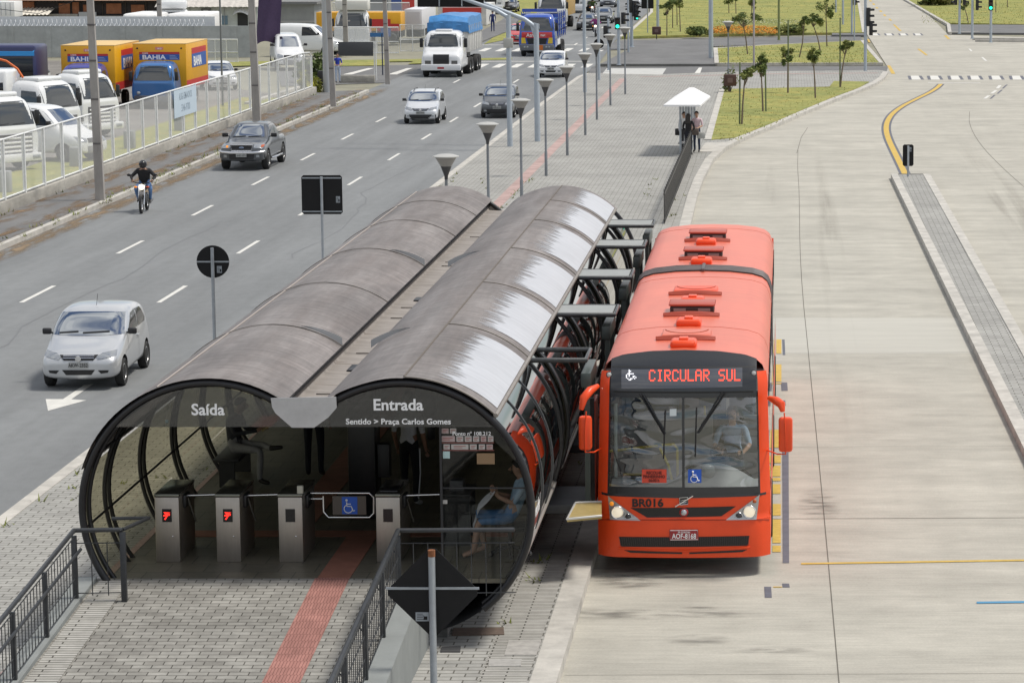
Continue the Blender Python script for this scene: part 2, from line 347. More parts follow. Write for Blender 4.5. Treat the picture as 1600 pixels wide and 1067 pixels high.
# left pavement
struct('pavement', MB().prism([(AVL - .1, 15), (AVL - .1, 163), (-25.8, 161), (-25.8, 15)], -.03, .15), ASPH2)
struct('yard', MB().sheet([(-25.7, 15), (-25.7, 158), (-31, 166), (-46, 198), (-100, 198), (-100, 15)], .03), GRAV)
struct('yard_grass', MB().sheet([(-25.7, 40), (-25.7, 157), (-29.2, 158), (-29.6, 120), (-29.0, 40)], .05), GRASS)
# far left side street, verges
sv = MB()
sv.sheet(P((440, 100), (800, 94), (800, 91), (440, 96)), .02); sv.sheet(P((475, 105), (605, 103), (605, 95), (440, 96)), .025); sv.sheet(P((637, 101), (665, 100), (665, 95), (650, 95)), .03)
sv.sheet(P((756, 70), (795, 62), (830, 36), (800, 38)), .03); sv.sheet(P((800, 36), (836, 34), (850, 0), (800, 0)), .03); sv.sheet(P((330, 98), (460, 96), (460, 101), (330, 106)), .03)
struct('verge', sv, GRASS)
struct('side_street', MB().sheet(P((440, 135), (640, 128), (700, 110), (660, 101), (430, 106)), -.01).sheet(P((915, 121), (925, 105), (1388, 104), (1384, 117), (1030, 124)), .012).sheet(P((935, 79), (1000, 77), (1348, 66), (1344, 56), (1130, 60), (965, 64)), .012), ASPH2)
struct('crossing', MB().prism(P((948, 108), (1041, 108), (1032, 122), (938, 120)), .013, .03), M('crossing_blocks', (.48, .48, .46), .85, var=.12, vs=1.5))
struct('asphalt_island', MB().prism(P((938, 103.5), (985, 79), (1000, 77), (1113, 76), (1118, 103.5)), -.02, .13), ASPH2)
la = MB(); g2 = P((1120, 103), (1118, 79), (1200, 74), (1347, 67), (1362, 85), (1377, 102.5)); la.prism(g2, -.02, .16)
g1 = P((1128, 145), (1106, 225), (1150, 221), (1200, 201), (1250, 179), (1300, 158), (1340, 143), (1358, 133), (1303, 132), (1296, 141)); la.prism(g1, .1, .19)
la.prism(P((968, 61), (985, 52), (1018, 22), (1018, -40), (1334, -40), (1350, 54), (1240, 55), (1130, 57)), -.02, .16)
la.prism(P((1404, -40), (1412, 0), (1480, 39), (1600, 41), (1700, 41), (1700, -40)), -.02, .16)
struct('lawn', la, GRASS)
lk = MB()
for pl in (g2 + g2[:1], P((1404, -40), (1412, 0), (1482, 41), (1484, 54)), P((968, 61), (985, 52), (1018, 22), (1018, -40)), P((1334, -40), (1350, 54)), P((1482, 54), (1530, 53)), P((1524, 66), (1640, 67), (1640, 64), (1520, 63))): lk.ribbon(pl, .3, -.02, 0, .2)
lk.ribbon([g1[0], g1[1]], .3, .1, 0, .1); lk.prism(P((1102, 226), (1092, 240), (1122, 240), (1148, 224), z=.1), .1, .172)
struct('lawn_kerb', lk, KERB)
struct('far_pavement', MB().prism(P((1482, 41), (1700, 42), (1700, 55), (1483, 54)), -.02, .13).prism(P((1300, 55), (1350, 55), (1350, 58), (1300, 58)), -.02, .15).prism(P((745, 70), (790, 52), (815, 30), (790, 30), (745, 55)), -.02, .1), ASPH2)
# the narrow island of the bus lane
isl = [(4.0, 109.6), (5.2, 109.6), (5.35, 55), (5.4, 30), (4.6, 30), (4.42, 55)]
struct('lane_island', MB().prism(isl, -.02, .16), EDGE if 0 else PAV)
struct('island_kerb', MB().ribbon(isl[:2][::-1] + isl[::-1][:4][::-1][::-1] if 0 else [(4.6, 30), (4.42, 55), (4.0, 109.7), (5.2, 109.7), (5.35, 55), (5.4, 30)], .26, -.02, 0, .2), KERB)
# ---- painted markings
mk = MB()
for k in range(-4, 11):
    y = 74.3 + 10.9 * k
    for x in (-19.5, -16.0):
        if y < 180: mk.box((x - .06, y, .003), (x + .06, y + 3.4, .006))
for k in range(6):
    for x in (-19.5, -16): mk.box((x - .07, 222 + k * 11, .003), (x + .07, 225.4 + k * 11, .006))
for i in range(9): mk.sheet([(-22.4 + i * 1.14, 189.5), (-21.9 + i * 1.14, 189.5), (-21.85 + i * 1.14, 194.2), (-22.35 + i * 1.14, 194.2)], .005)
for i in range(8): mk.sheet([(-22.2 + i * 1.2, 212), (-21.7 + i * 1.2, 212), (-21.65 + i * 1.2, 217), (-22.15 + i * 1.2, 217)], .005)
mk.sheet([(-22.9, 197.2), (-13.2, 197.2), (-13.2, 197.7), (-22.9, 197.7)], .005); mk.sheet([(-22.9, 222), (-13.2, 222), (-13.2, 222.5), (-22.9, 222.5)], .005)
mk.sheet(P((71.4, 623.7), (98.4, 623.7), (131, 602), (146, 600), (111.5, 624), (135, 625.5), (75, 642)), .005)
mk.sheet(P((1083, 118), (1092, 106.5), (1097, 106.5), (1093, 118)), .018)
for a in (((535, 117), (575, 107), (585, 107), (550, 117)), ((605, 117), (636, 107), (645, 107), (620, 117))): mk.sheet(P(*a), .006)
for x in (1430, 1460, 1492, 1523, 1556, 1588, 1620): mk.sheet(P((x - 7, 119), (x + 5, 119), (x + 9, 125), (x - 5, 125)), .009)
for x in (1364, 1386, 1408, 1431): mk.sheet(P((x - 2, 53), (x + 6, 53), (x + 9, 56), (x, 56)), .009)
for a in (((1536, 155), (1541, 155), (1548, 150), (1543, 150)), ((1547, 147), (1552, 147), (1559, 142), (1554, 142)), ((1556, 139), (1561, 139), (1565, 134), (1560, 134)), ((1513, 77), (1516, 77), (1520, 81), (1517, 81)), ((1533, 90), (1536, 90), (1543, 96), (1539, 96)), ((1280, 112), (1330, 112), (1330, 113), (1280, 113)), ((1450, 130.2), (1532, 130.2), (1532, 130.9), (1450, 130.9))): mk.sheet(P(*a), .016)
struct('white_road_marking', mk, WHT)
gm = MB()
for x in (1430, 1460, 1492, 1523, 1556, 1588): gm.sheet(P((x - 12, 119), (x - 7.4, 119), (x - 5.4, 125), (x - 10, 125)), .009).sheet(P((x + 5.4, 119), (x + 10, 119), (x + 14, 125), (x + 9.4, 125)), .009)
for x in (1364, 1386, 1408, 1431): gm.sheet(P((x - 5, 53), (x - 2.2, 53), (x - .2, 56), (x - 3, 56)), .009).sheet(P((x + 6.2, 53), (x + 9, 53), (x + 12, 56), (x + 9.2, 56)), .009)
yc = [at(*q) for q in ((1416, 276), (1406, 255), (1396, 235), (1388, 218), (1384, 203), (1386, 190), (1394, 178), (1410, 166), (1432, 155), (1453, 145), (1464, 138), (1470, 132))]
def smooth_line(p, n=3):
    for _ in range(n):
        q = [p[0]]
        for a, b in zip(p, p[1:]): q += [a * .75 + b * .25, a * .25 + b * .75]
        p = q + [p[-1]]
    return p
yc = smooth_line(yc, 2)
gm.ribbon(yc, .44, .009)
for a in ((1222, 531, 1226, 555, 0), (1220, 598, 1230, 611, 0), (1221, 626, 1227, 634, 0), (1222, 672, 1232, 880, 0), (1222, 912, 1233, 918, 0), (1194, 917, 1205, 934, 0)):
    gm.sheet(P((a[0], a[1]), (a[2], a[1]), (a[2] + 1, a[3]), (a[0] + 1, a[3])), .009)
for a in ((1540, 157), (1551, 149), (1559, 141)): gm.sheet(P((a[0] + 6, a[1] - 2), (a[0] + 9, a[1] - 2), (a[0] + 16, a[1] - 8), (a[0] + 13, a[1] - 8)), .012)
struct('grey_road_marking', gm, GRYP)
ym = MB(); ym.ribbon(yc, .24, .013)
for a in ((1213, 531, 1221, 553), (1212, 570, 1221, 597), (1211, 599, 1221, 600.5), (1209, 672, 1220, 700), (1210, 712, 1220, 724), (1207, 728, 1219.5, 745), (1207, 747, 1219.5, 752), (1207, 757, 1219.5, 772), (1207, 788, 1220, 806), (1207, 812, 1220, 849), (1207, 853, 1220, 863), (1208, 917, 1222, 918.2)):
    ym.sheet(P((a[0], a[1]), (a[2], a[1]), (a[2], a[3]), (a[0], a[3])), .012)
ym.sheet(P((1252, 880), (1640, 874), (1640, 876.5), (1252, 882.5)), .012)
for a in (((1386, 103), (1391, 103), (1399, 116), (1393, 116)), ((1433, 77), (1437, 77), (1450, 87), (1446, 87)), ((1475, 56), (1479, 56), (1485, 62), (1481, 62)), ((1355, 62), (1358, 62), (1360, 67), (1357, 67))): ym.sheet(P(*a), .014)
for a in ((1395, 39, 1407, 49), (1388, 30, 1392, 33), (1380, 23, 1383, 26), (1374, 17, 1377, 19.5), (1368, 12, 1371, 14), (1363, 6, 1366, 8.5), (1358, 1, 1361, 3)): ym.sheet(P((a[0], a[1]), (a[0] + 3, a[1]), (a[2] + 2, a[3]), (a[2] - 2, a[3])), .012)
struct('yellow_road_marking', ym, YEL)
struct('blue_road_marking', MB().sheet(P((1526, 940.5), (1640, 939), (1640, 942), (1526, 943.5)), .012), BLUP)
# slab joints of the concrete
jt = MB(); sj = smooth_line([at(*q) for q in ((1247, 235), (1246, 262), (1249, 300), (1250, 420), (1268, 600), (1290, 830), (1313, 1090))], 2); jt.ribbon(sj, .015, .0085)
jt.ribbon([at(*q) for q in ((1245, 240), (1252, 215), (1262, 200))], .022, .0085); jt.ribbon(smooth_line([at(*q) for q in ((1515, 175), (1514, 195), (1530, 225), (1565, 262), (1620, 310))], 2), .02, .0085)
for y in (265, 340, 497, 553, 700, 812, 1055): 
    a, b = at(1080, y), at(1640, y - 3); jt.ribbon([(max(BK + .2, a.x - 6), a.y), (b.x, b.y)], .008 if y != 812 else .02, .0082)
struct('concrete_joint', jt, M('joint_tar', (.13, .12, .10), .9))
struct('light_slab', MB().sheet(P((1212, 497), (1560, 497), (1575, 552), (1212, 553)), .0062), layered('pale_slab', (.465, .45, .40), [(7, (.12, 2.4, 1), .92, 1.04, .3, .68, 1), (.9, (.18, 1.5, 1), .92, 1.04, .3, .65, 1)], .82))
sp = []
for q, rx, ry in (((1010, 895), 1.3, .9), ((960, 905), .5, .35), ((985, 915), .55, .3), ((1105, 950), .45, .12), ((1205, 1017), .6, .22), ((1100, 960), .9, .3), ((960, 960), .9, .5), ((1090, 1000), .5, .35), ((1140, 790), .4, 1.2), ((1280, 790), .4, 1.6)):
    p = at(*q); sp.append((p.x, p.y, rx, ry))
stains('oil_stain', sp, .010, stain_mat('oil', (.19, .18, .165), 3, (.6, 2.2, 1), .40, .85))
stains('tyre_mark', [(-.7, 82, .4, 36), (1.3, 85, .4, 40), (7.5, 90, .9, 40)], .016, stain_mat('tyre_rubber', (.36, .34, .30), 1.2, (1.5, .04, 1), .46, 1.9))
stains('kerb_dirt', [(AVL + .45, y, .5, 9) for y in range(60, 165, 9)], .007, stain_mat('dust', (.26, .2, .14), 2, (1.6, .3, 1), .35, .6))
stains('pavement_dirt', [(-25.1, y, .7, 8) for y in range(70, 160, 9)] + [(AVL - .5, y, .5, 9) for y in range(70, 160, 8)], .155, stain_mat('soil', (.25, .18, .12), 2, (1.6, .3, 1), .42, .7))
ck = MB()
for x0, y0, n in ((-17.85, 58, 26), (-14.2, 84, 20)):
    p_ = [(x0, y0)]
    for k in range(n): p_.append((p_[-1][0] + random.gauss(0, .13), p_[-1][1] + random.uniform(.8, 2.2)))
    ck.ribbon(p_, .035, .004)
for y0 in (): ck.ribbon([(-23 + k * .6, y0 + random.gauss(0, .12)) for k in range(17)], .04, .0045)
struct('crack_sealing', ck, M('crack_tar', (.145, .15, .155), .7))
tx = MB(); tx.ribbon([(-10.0, 20), (-9.72, 70), (-9.68, 174)], .40, .158); tx.ribbon(P((1000, 124.5), (1100, 122.5), (1180, 120), (1372, 118.5)), .5, .158)
struct('tactile_strip', tx, TACT)
# joint weeds on the paving, too many to count
wd = MB()
for i in range(330):
    if i < 170: x = random.choice((AVR + .35, -3.72, -4.9, -9.4, -12.2, random.uniform(-12.4, -9.5))) + random.gauss(0, .06); y = random.uniform(30, 110)
    else: x = random.choice((AVL - .15, AVL - .12, -25.38, -23.0)) + random.gauss(0, .07); y = random.uniform(70, 160)
    if -9.6 < x < -3.8 and y > 33 and x > -9.3 and x < -4.9: continue
    z = .15 if x != -23.0 else 0
    for k in range(5):
        a = random.uniform(0, 6.28); l = random.uniform(.05, .13) * (1.5 if i >= 170 else 1); q = Vector((x + random.gauss(0, .06), y + random.gauss(0, .1), z))
        d = Vector((math.cos(a), math.sin(a), random.uniform(.4, 1.2))) * l; s = Vector((-math.sin(a), math.cos(a), 0)) * .018
        wd.add([q - s, q + s, q + d], [(0, 1, 2)])
tag(wd.build('weeds', M('weed_green', (.14, .16, .03), .9, var=.4, vs=9), smooth=0), kind='stuff')
# ================================================================ PEOPLE
SKIN = M('skin', (.45, .27, .19), .55); SKIN2 = M('tan_skin', (.33, .18, .12), .55)
HAIR = M('dark_hair', (.018, .013, .01), .5); SHOE = M('dark_shoe', (.02, .018, .016), .5)
def cloth(name, c): return M(name, c, .85, var=.15, vs=9, bump=.3, bs=25)
def person(label, loc, rz, top, bottom, skin=SKIN, shoe=SHOE, hair=HAIR, pose=None, scale=1, long_hair=False, sleeve=1, shorts=0, lean=0, belly=1, group=None, barefoot=False, helmet=None, female=False, bulk=1):
    """one continuous body; local -Y is where the person faces"""
    J = dict(pelvis=(0, .0, .95), waist=(0, .01, 1.10), chest=(0, .01, 1.30), neck=(0, .01, 1.47), chin=(0, -.01, 1.53), head=(0, -.015, 1.62), crown=(0, 0, 1.70))
    for s, n in ((1, 'L'), (-1, 'R')):
        J.update({'sh' + n: (s * .18, .01, 1.40), 'el' + n: (s * .24, .03, 1.13), 'wr' + n: (s * .24, -.06, .90), 'ha' + n: (s * .235, -.09, .83),
                  'hip' + n: (s * .09, 0, .90), 'kn' + n: (s * .10, -.02, .50), 'an' + n: (s * .10, .02, .09), 'to' + n: (s * .12, -.15, .04)})
    if pose: J.update(pose)
    rad = dict(pelvis=(.15, .11), waist=(.13 * belly, .10 * belly), chest=(.16, .11), neck=(.055, .055), chin=(.062, .07), head=(.078, .095), crown=(.05, .06), sh=(.065, .065), el=(.042, .042), wr=(.03, .028), ha=(.034, .02), hip=(.088, .09), kn=(.06, .06), an=(.045, .045), to=(.04, .032))
    E = [('pelvis', 'waist'), ('waist', 'chest'), ('chest', 'neck'), ('neck', 'chin'), ('chin', 'head'), ('head', 'crown')]
    for n in 'LR': E += [('chest', 'sh' + n), ('sh' + n, 'el' + n), ('el' + n, 'wr' + n), ('wr' + n, 'ha' + n), ('pelvis', 'hip' + n), ('hip' + n, 'kn' + n), ('kn' + n, 'an' + n), ('an' + n, 'to' + n)]
    names = list(J); ix = {n: i for i, n in enumerate(names)}
    me = bpy.data.meshes.new('tmp'); me.from_pydata([J[n] for n in names], [(ix[a], ix[b]) for a, b in E], [])
    o = bpy.data.objects.new('tmp', me); COL.objects.link(o)
    m = o.modifiers.new('s', 'SKIN'); m.use_smooth_shade = True
    for n in names:
        q = rad.get(n) or rad[n[:-1]]; q = (q[0] * bulk, q[1] * bulk) if n not in ('chin', 'head', 'crown') and n[:2] not in ('wr', 'ha', 'an', 'to') else q; v = me.skin_vertices[0].data[ix[n]]; v.radius = q; v.use_root = n == 'pelvis'
    o.modifiers.new('d', 'SUBSURF').levels = 1
    dg = bpy.context.evaluated_depsgraph_get(); dg.update(); ev = bpy.data.meshes.new_from_object(o.evaluated_get(dg)); bpy.data.objects.remove(o)
    root = thing('person', label, 'person', loc, rz, group); root.scale = (scale,) * 3
    mats = [skin, top, bottom, shoe, M('eye_dark', (.03, .02, .02), .3)]
    def cls(a, b):
        k = {a.rstrip('LR') if a[:-1] in ('sh', 'el', 'wr', 'ha', 'hip', 'kn', 'an', 'to') else a, b[:-1] if b[:-1] in ('sh', 'el', 'wr', 'ha', 'hip', 'kn', 'an', 'to') else b}
        if k & {'head', 'crown', 'chin', 'ha'}: return 0
        if k == {'an', 'to'}: return 0 if barefoot else 3
        if k == {'kn', 'an'}: return 0 if shorts else 2
        if k & {'hip', 'kn'}: return 2
        if k == {'el', 'wr'}: return 1 if sleeve else 0
        if k == {'pelvis', 'waist'}: return -1
        return 1
    segs = [(Vector(J[a]), Vector(J[b]), cls(a, b)) for a, b in E]
    mb = MB(); mb.v = [v.co.copy() for v in ev.vertices]
    for p in ev.polygons:
        c = p.center; best = 9; ci = 1
        for a, b, k in segs:
            d = b - a; t = max(0, min(1, (c - a).dot(d) / d.length_squared)); e = (c - a - d * t).length
            if e < best: best = e; ci = k if k >= 0 else (2 if t < .35 else 1)
        mb.f.append(list(p.vertices)); mb.m.append(ci)
    h = Vector(J['head']); cr = Vector(J['crown'])
    # nose, ears, eyes, mouth
    f = h + Vector((0, -.1, -.012))
    mb.tube([f + Vector((0, .03, .03)), f + Vector((0, -.012, -.012)), f + Vector((0, .02, -.022))], [.008, .016, .012], 6)
    for s in (1, -1):
        mb.ball(h + Vector((s * .085, .01, -.01)), (.012, .025, .035), 8); mb.ball(f + Vector((s * .034, .022, .022)), (.013, .01, .008), 8, 4)
    mb.box(f + Vector((-.025, .012, -.055)), f + Vector((.025, .03, -.047)), 4)
    for n, s in (('L', 1), ('R', -1)):      # five fingers on each hand
        wv, hv = Vector(J['wr' + n]), Vector(J['ha' + n]); d = (hv - wv).normalized(); sd_ = d.cross(Vector((s, .2, .1))).normalized(); inn = d.cross(sd_).normalized() * s
        for k, (ln, off) in enumerate(((.07, -.025), (.08, -.008), (.075, .01), (.06, .026))):
            b = hv + d * .02 + sd_ * off; mb.tube([b, b + d * ln * .5 + inn * .004, b + d * ln * .85 + inn * .028], [.0095, .0085, .007], 6)
        b = hv - d * .02 - sd_ * .03; mb.tube([b, b - sd_ * .025 + d * .02, b - sd_ * .03 + d * .05], [.011, .01, .008], 6)
    body = mb.build('body', mats, root, smooth=80)
    if helmet:
        hb = MB(); hb.ball(h + Vector((0, .01, .02)), (.135, .155, .14), 20); hb.build('helmet', helmet, root, smooth=80)
        MB().grid(lambda u, v: h + Vector((math.sin((u - .5) * 2.2) * .138, .01 - math.cos((u - .5) * 2.2) * .158, .0 + v * .075)), 8, 2).build('visor', M('visor', (.02, .02, .025), .1), root)
    else:
        hb = MB(); c = h + Vector((0, .012, .02))
        def cap(u, v):
            a = 2 * math.pi * u; fr = max(0, -math.sin(a)); t = v * (1.75 - .85 * fr)
            return c + Vector((.092 * math.sin(t) * math.cos(a), .112 * math.sin(t) * math.sin(a), .105 * math.cos(t)))
        hb.grid(cap, 20, 8)
        if long_hair:
            hb.grid(lambda u, v: c + Vector((.098 * math.cos(math.pi * u) * (1 + .25 * v), .075 + .045 * math.sin(math.pi * u) + .03 * v, .03 - .33 * v)), 12, 6)
            hb.grid(lambda u, v: c + Vector((.09 * math.cos(math.pi * u), .06, .03 - .33 * v)), 6, 4)
        hb.build('hair', hair, root, smooth=60)
    return root
SIT = lambda s=.45: {k: v for n, q in (('L', 1), ('R', -1)) for k, v in {'hip' + n: (q * .10, 0, s + .08), 'kn' + n: (q * .12, -.43, s + .06), 'an' + n: (q * .12, -.40, .09), 'to' + n: (q * .13, -.57, .04)}.items()} | {'pelvis': (0, .02, s + .12), 'waist': (0, .05, s + .27), 'chest': (0, .03, s + .47), 'neck': (0, 0, s + .64), 'chin': (0, -.03, s + .70), 'head': (0, -.045, s + .79), 'crown': (0, -.03, s + .87), 'shL': (.18, .02, s + .57), 'shR': (-.18, .02, s + .57), 'elL': (.25, -.06, s + .32), 'elR': (-.25, -.06, s + .32), 'wrL': (.15, -.28, s + .28), 'wrR': (-.15, -.28, s + .28), 'haL': (.10, -.34, s + .29), 'haR': (-.10, -.34, s + .29)}

# ================================================================ TUBE STATION
Y0, Y1, RT, ZC, CL, CR, FL = 38.2, 65.6, 1.7, 2.0, -7.62, -5.08, 1.05
st = thing('tube_station', 'twin barrel glass bus stop with grey brown metal roofs beside the red bus', 'bus station', (-6.35, Y0, 0))
def sp_(x, y, z): return Vector((x + 6.35, y - Y0, z))
def arc(cx, r, y, a, b, n=24): return [sp_(cx + r * math.sin(R(a + (b - a) * i / n)), y, ZC + r * math.cos(R(a + (b - a) * i / n))) for i in range(n + 1)]
def roofmat():
    m = layered('weathered_roof_metal', (.235, .213, .203), [(3.2, (.25, 6, .25), .88, 1.25, .5, .72, 1), (1.0, (1.2, .35, 1.2), .72, 1.2, .3, .7, 1), (5, (1, .9, 1), .86, 1.12, .3, .7, 1), (2.2, (.35, 3.5, .35), .8, 1.12, .3, .7, 1), (1.6, (2.2, .2, .6), (.84, .80, .78), (1.12, 1.12, 1.12), .35, .65, 1), (11, (2.5, .12, .5), .88, 1.06, .3, .7, .8)], .55, .15, 20, spec=.45)
    m.node_tree.nodes['Principled BSDF'].inputs['Metallic'].default_value = .18
    return m
ROOF = roofmat()
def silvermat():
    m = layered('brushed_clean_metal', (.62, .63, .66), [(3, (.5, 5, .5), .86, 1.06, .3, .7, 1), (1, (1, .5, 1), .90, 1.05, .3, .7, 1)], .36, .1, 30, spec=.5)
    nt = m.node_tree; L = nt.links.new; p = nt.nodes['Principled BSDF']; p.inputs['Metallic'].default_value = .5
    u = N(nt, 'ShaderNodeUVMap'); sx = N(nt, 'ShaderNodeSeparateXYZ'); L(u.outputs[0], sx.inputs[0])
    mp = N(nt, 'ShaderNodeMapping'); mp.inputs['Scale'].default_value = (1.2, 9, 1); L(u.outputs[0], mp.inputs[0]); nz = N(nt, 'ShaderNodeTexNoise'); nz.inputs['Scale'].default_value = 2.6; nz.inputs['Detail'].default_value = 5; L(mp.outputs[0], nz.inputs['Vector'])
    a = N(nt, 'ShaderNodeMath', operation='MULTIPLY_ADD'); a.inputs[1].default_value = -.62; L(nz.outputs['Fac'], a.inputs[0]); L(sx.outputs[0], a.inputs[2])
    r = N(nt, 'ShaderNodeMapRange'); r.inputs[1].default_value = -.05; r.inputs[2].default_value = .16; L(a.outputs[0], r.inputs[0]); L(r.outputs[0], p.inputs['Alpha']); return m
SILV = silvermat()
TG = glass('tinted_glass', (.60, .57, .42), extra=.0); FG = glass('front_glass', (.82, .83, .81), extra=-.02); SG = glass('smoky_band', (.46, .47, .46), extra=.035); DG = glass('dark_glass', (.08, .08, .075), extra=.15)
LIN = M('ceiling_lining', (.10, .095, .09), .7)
# roofs: bays of bent sheet, each one lapping a little over the next
bays = [Y0 - .06, 43.2, 48.2, 53.2, 58.2, 62.2, Y1 + .1]
for i in range(6):
    a, b = bays[i], bays[i + 1]; d = b - a
    def f(u, v, cx, t0, t1, lift):
        t = R(t0 + (t1 - t0) * u); sag = lift * (1 - v) ** 2 * max(0, u - .62) * 2.0
        r = RT + .07 + sag + .004 * math.sin(9 * u)
        return sp_(cx + r * math.sin(t), a + (d + (.02 if cx == CL else .0)) * v, ZC + r * math.cos(t))
    m = MB(); m.grid(lambda u, v: f(u, v, CL, -72, 35, .010), 26, 10); m.build('roof_panel', ROOF, st, smooth=60)
    m = MB(); m.grid(lambda u, v: f(u, v, CR, -37, 1.5, -.0), 14, 8); m.build('roof_panel', ROOF, st, smooth=60)
    # right slope: raw seam strips with a brushed silver field whose upper edge is ragged
    rg = [random.uniform(-1, 1) for _ in range(41)]
    def edge(v): return 13 + 2.0 * rg[int(v * 40)] + 4 * (v - .5)
    m = MB()
    NV = 40
    def g2f(u, v, lo, hi, off):
        t = R(lo + (hi - lo) * u); r = RT + .08 + off; return sp_(CR + r * math.sin(t), a + d * v, ZC + r * math.cos(t))
    m.grid(lambda u, v: g2f(u, v, 1.3, 44, .0), 16, 8); m.build('roof_panel', ROOF, st, smooth=60)
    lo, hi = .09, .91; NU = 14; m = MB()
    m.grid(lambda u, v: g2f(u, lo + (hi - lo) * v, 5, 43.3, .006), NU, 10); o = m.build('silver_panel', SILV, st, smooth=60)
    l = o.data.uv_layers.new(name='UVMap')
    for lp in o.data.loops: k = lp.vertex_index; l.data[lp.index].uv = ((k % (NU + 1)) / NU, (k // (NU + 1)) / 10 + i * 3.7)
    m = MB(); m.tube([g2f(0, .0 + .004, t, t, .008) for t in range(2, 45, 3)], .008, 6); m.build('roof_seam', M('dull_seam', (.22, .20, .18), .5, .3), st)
m = MB(); m.tube([sp_(CR + (RT + .085) * math.sin(R(1.5)), y, ZC + (RT + .085) * math.cos(R(1.5))) for y in (Y0, 50, Y1)], .012, 6); m.build('ridge_seam', M('dark_seam', (.13, .11, .09), .7), st)
m = MB(); m.tube([sp_(CR + (RT + .07) * math.sin(R(44.5)), y, ZC + (RT + .07) * math.cos(R(44.5))) for y in (Y0, 50, Y1)], .035, 6); m.build('eaves_trim', M('eaves_metal', (.26, .235, .21), .5, .3, var=.2), st)
for y in bays[1:-1]: m = MB(); m.tube([sp_(CL + (RT + .082) * math.sin(R(t)), y, ZC + (RT + .082) * math.cos(R(t))) for t in range(-70, 36, 5)], .007, 5); m.build('roof_seam', MATS['dull_seam'], st)
m = MB(); m.tube([sp_(CL + (RT + .075) * math.sin(R(-22)), y, ZC + (RT + .075) * math.cos(R(-22))) for y in (Y0, 50, Y1)], .012, 6); m.build('ridge_seam', M('pale_seam', (.36, .32, .29), .6), st)
# lifted sheet corners beside the gutter
for y in (43.2, 53.2):
    for cx, t0, t1 in ((CL, 35, 13), (CR, -37, -16)):
        m = MB(); q = [sp_(cx + (RT + .1) * math.sin(R(t0 + (t1 - t0) * i / 6)), y - .06 * (1 - i / 6), ZC + (RT + .1) * math.cos(R(t0 + (t1 - t0) * i / 6))) for i in range(7)]
        up = [p + Vector((0, -.02, .11 * (1 - i / 6) ** .8 + .004)) for i, p in enumerate(q)]
        vs = q + up; m.add(vs, [(i, i + 1, 8 + i, 7 + i) for i in range(6)]); m.add([p + Vector((0, .01, 0)) for p in vs], [(7 + i, 8 + i, i + 1, i) for i in range(6)]); m.build('sheet_flap', M('bare_sheet', (.5, .53, .55), .4, .3), st)
# dark inner lining
for cx, a, b in ((CL, -60, 33), (CR, -35, 42)):
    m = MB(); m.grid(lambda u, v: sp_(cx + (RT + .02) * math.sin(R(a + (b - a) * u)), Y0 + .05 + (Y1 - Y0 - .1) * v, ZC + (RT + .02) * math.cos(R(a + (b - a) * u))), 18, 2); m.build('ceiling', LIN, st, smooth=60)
# gutter
m = MB(); gp = [(-6.73, 3.36), (-6.66, 3.24), (-6.1, 3.21), (-5.98, 3.42)]
m.grid(lambda u, v: sp_(gp[min(3, round(u * 3))][0], Y0 - .05 + (Y1 - Y0 + .1) * v, gp[min(3, round(u * 3))][1]), 3, 12)
m.build('gutter', layered('stained_gutter', (.33, .30, .275), [(1.2, (.3, 3, 1), .7, 1.1, .3, .7, 1), (4, (1, 1, 1), .86, 1.05, .3, .7, 1), (.9, (.4, 2.2, 1), (.6, .56, .53), 1.0, .34, .42, .8)], .7, .2, 30), st, smooth=0)
for y in (39.6, 40.1, 43.9, 47.8, 49.1, 55, 55.6, 60): MB().box(sp_(-6.5, y, 3.235), sp_(-6.2 + random.uniform(-.15, .1), y + .025, 3.245)).build('gutter_debris', M('leaf_litter', (.05, .04, .03), .9), st)
m = MB(); m.tube([sp_(-6.7, y, 3.30) for y in (Y0, 50, Y1)], .03, 6); m.build('gutter_pipe', M('dark_pipe', (.08, .07, .065), .5, .4), st)
# end cap plate over the gutter
cp = [on(*q, Y0 - .12) for q in ((423, 622), (525, 620), (526, 637), (513, 652), (491, 668), (456, 668), (430, 645), (425, 636))]
m = MB(); cpoly = [(p.x + 6.35, p.z) for p in cp]; m.prism(cpoly, 0, .02, T=Matrix.Translation((0, -.10, 0)) @ FR)
m.build('gutter_end_plate', M('dull_aluminium', (.52, .52, .53), .42, .6, var=.12, vs=4), st)
# front hoops
for cx, a, b, o in ((CL, -128, 47, 0), (CR, -47, 142, 0)):
    m = MB(); m.tube(arc(cx, RT, Y0, a, b, 48), .05, 10); m.tube(arc(cx, RT - .045, Y0 + .17, a, b, 48), .035, 8); m.build('hoop', BLK, st, smooth=60)
    m = MB(); m.tube(arc(cx, RT, Y1, a, b, 40), .05, 8); m.build('hoop', BLK, st, smooth=60)
# ribs on the street side: doubled every other time
y = Y0 + 1.15; k = 0
while y < Y1 - .3:
    m = MB(); m.tube(arc(CL, RT - .03, y, -126, -46, 20), .032, 6)
    if 1: m.tube(arc(CL, RT - .03, y + .26, -126, -46, 20), .032, 6)
    m.build('rib', BLK, st, smooth=60); y += 2.2; k += 1
m = MB()
for t in (-98, -64): m.tube([sp_(CL + (RT - .03) * math.sin(R(t)), yy, ZC + (RT - .03) * math.cos(R(t))) for yy in (Y0, Y1)], .018, 6)
m.build('long_rail', BLK, st)
m = MB(); m.grid(lambda u, v: sp_(CL + RT * math.sin(R(-125 + 55 * u)), Y0 + (Y1 - Y0) * v, ZC + RT * math.cos(R(-125 + 55 * u))), 16, 4); m.build('side_glass', TG, st, smooth=60)
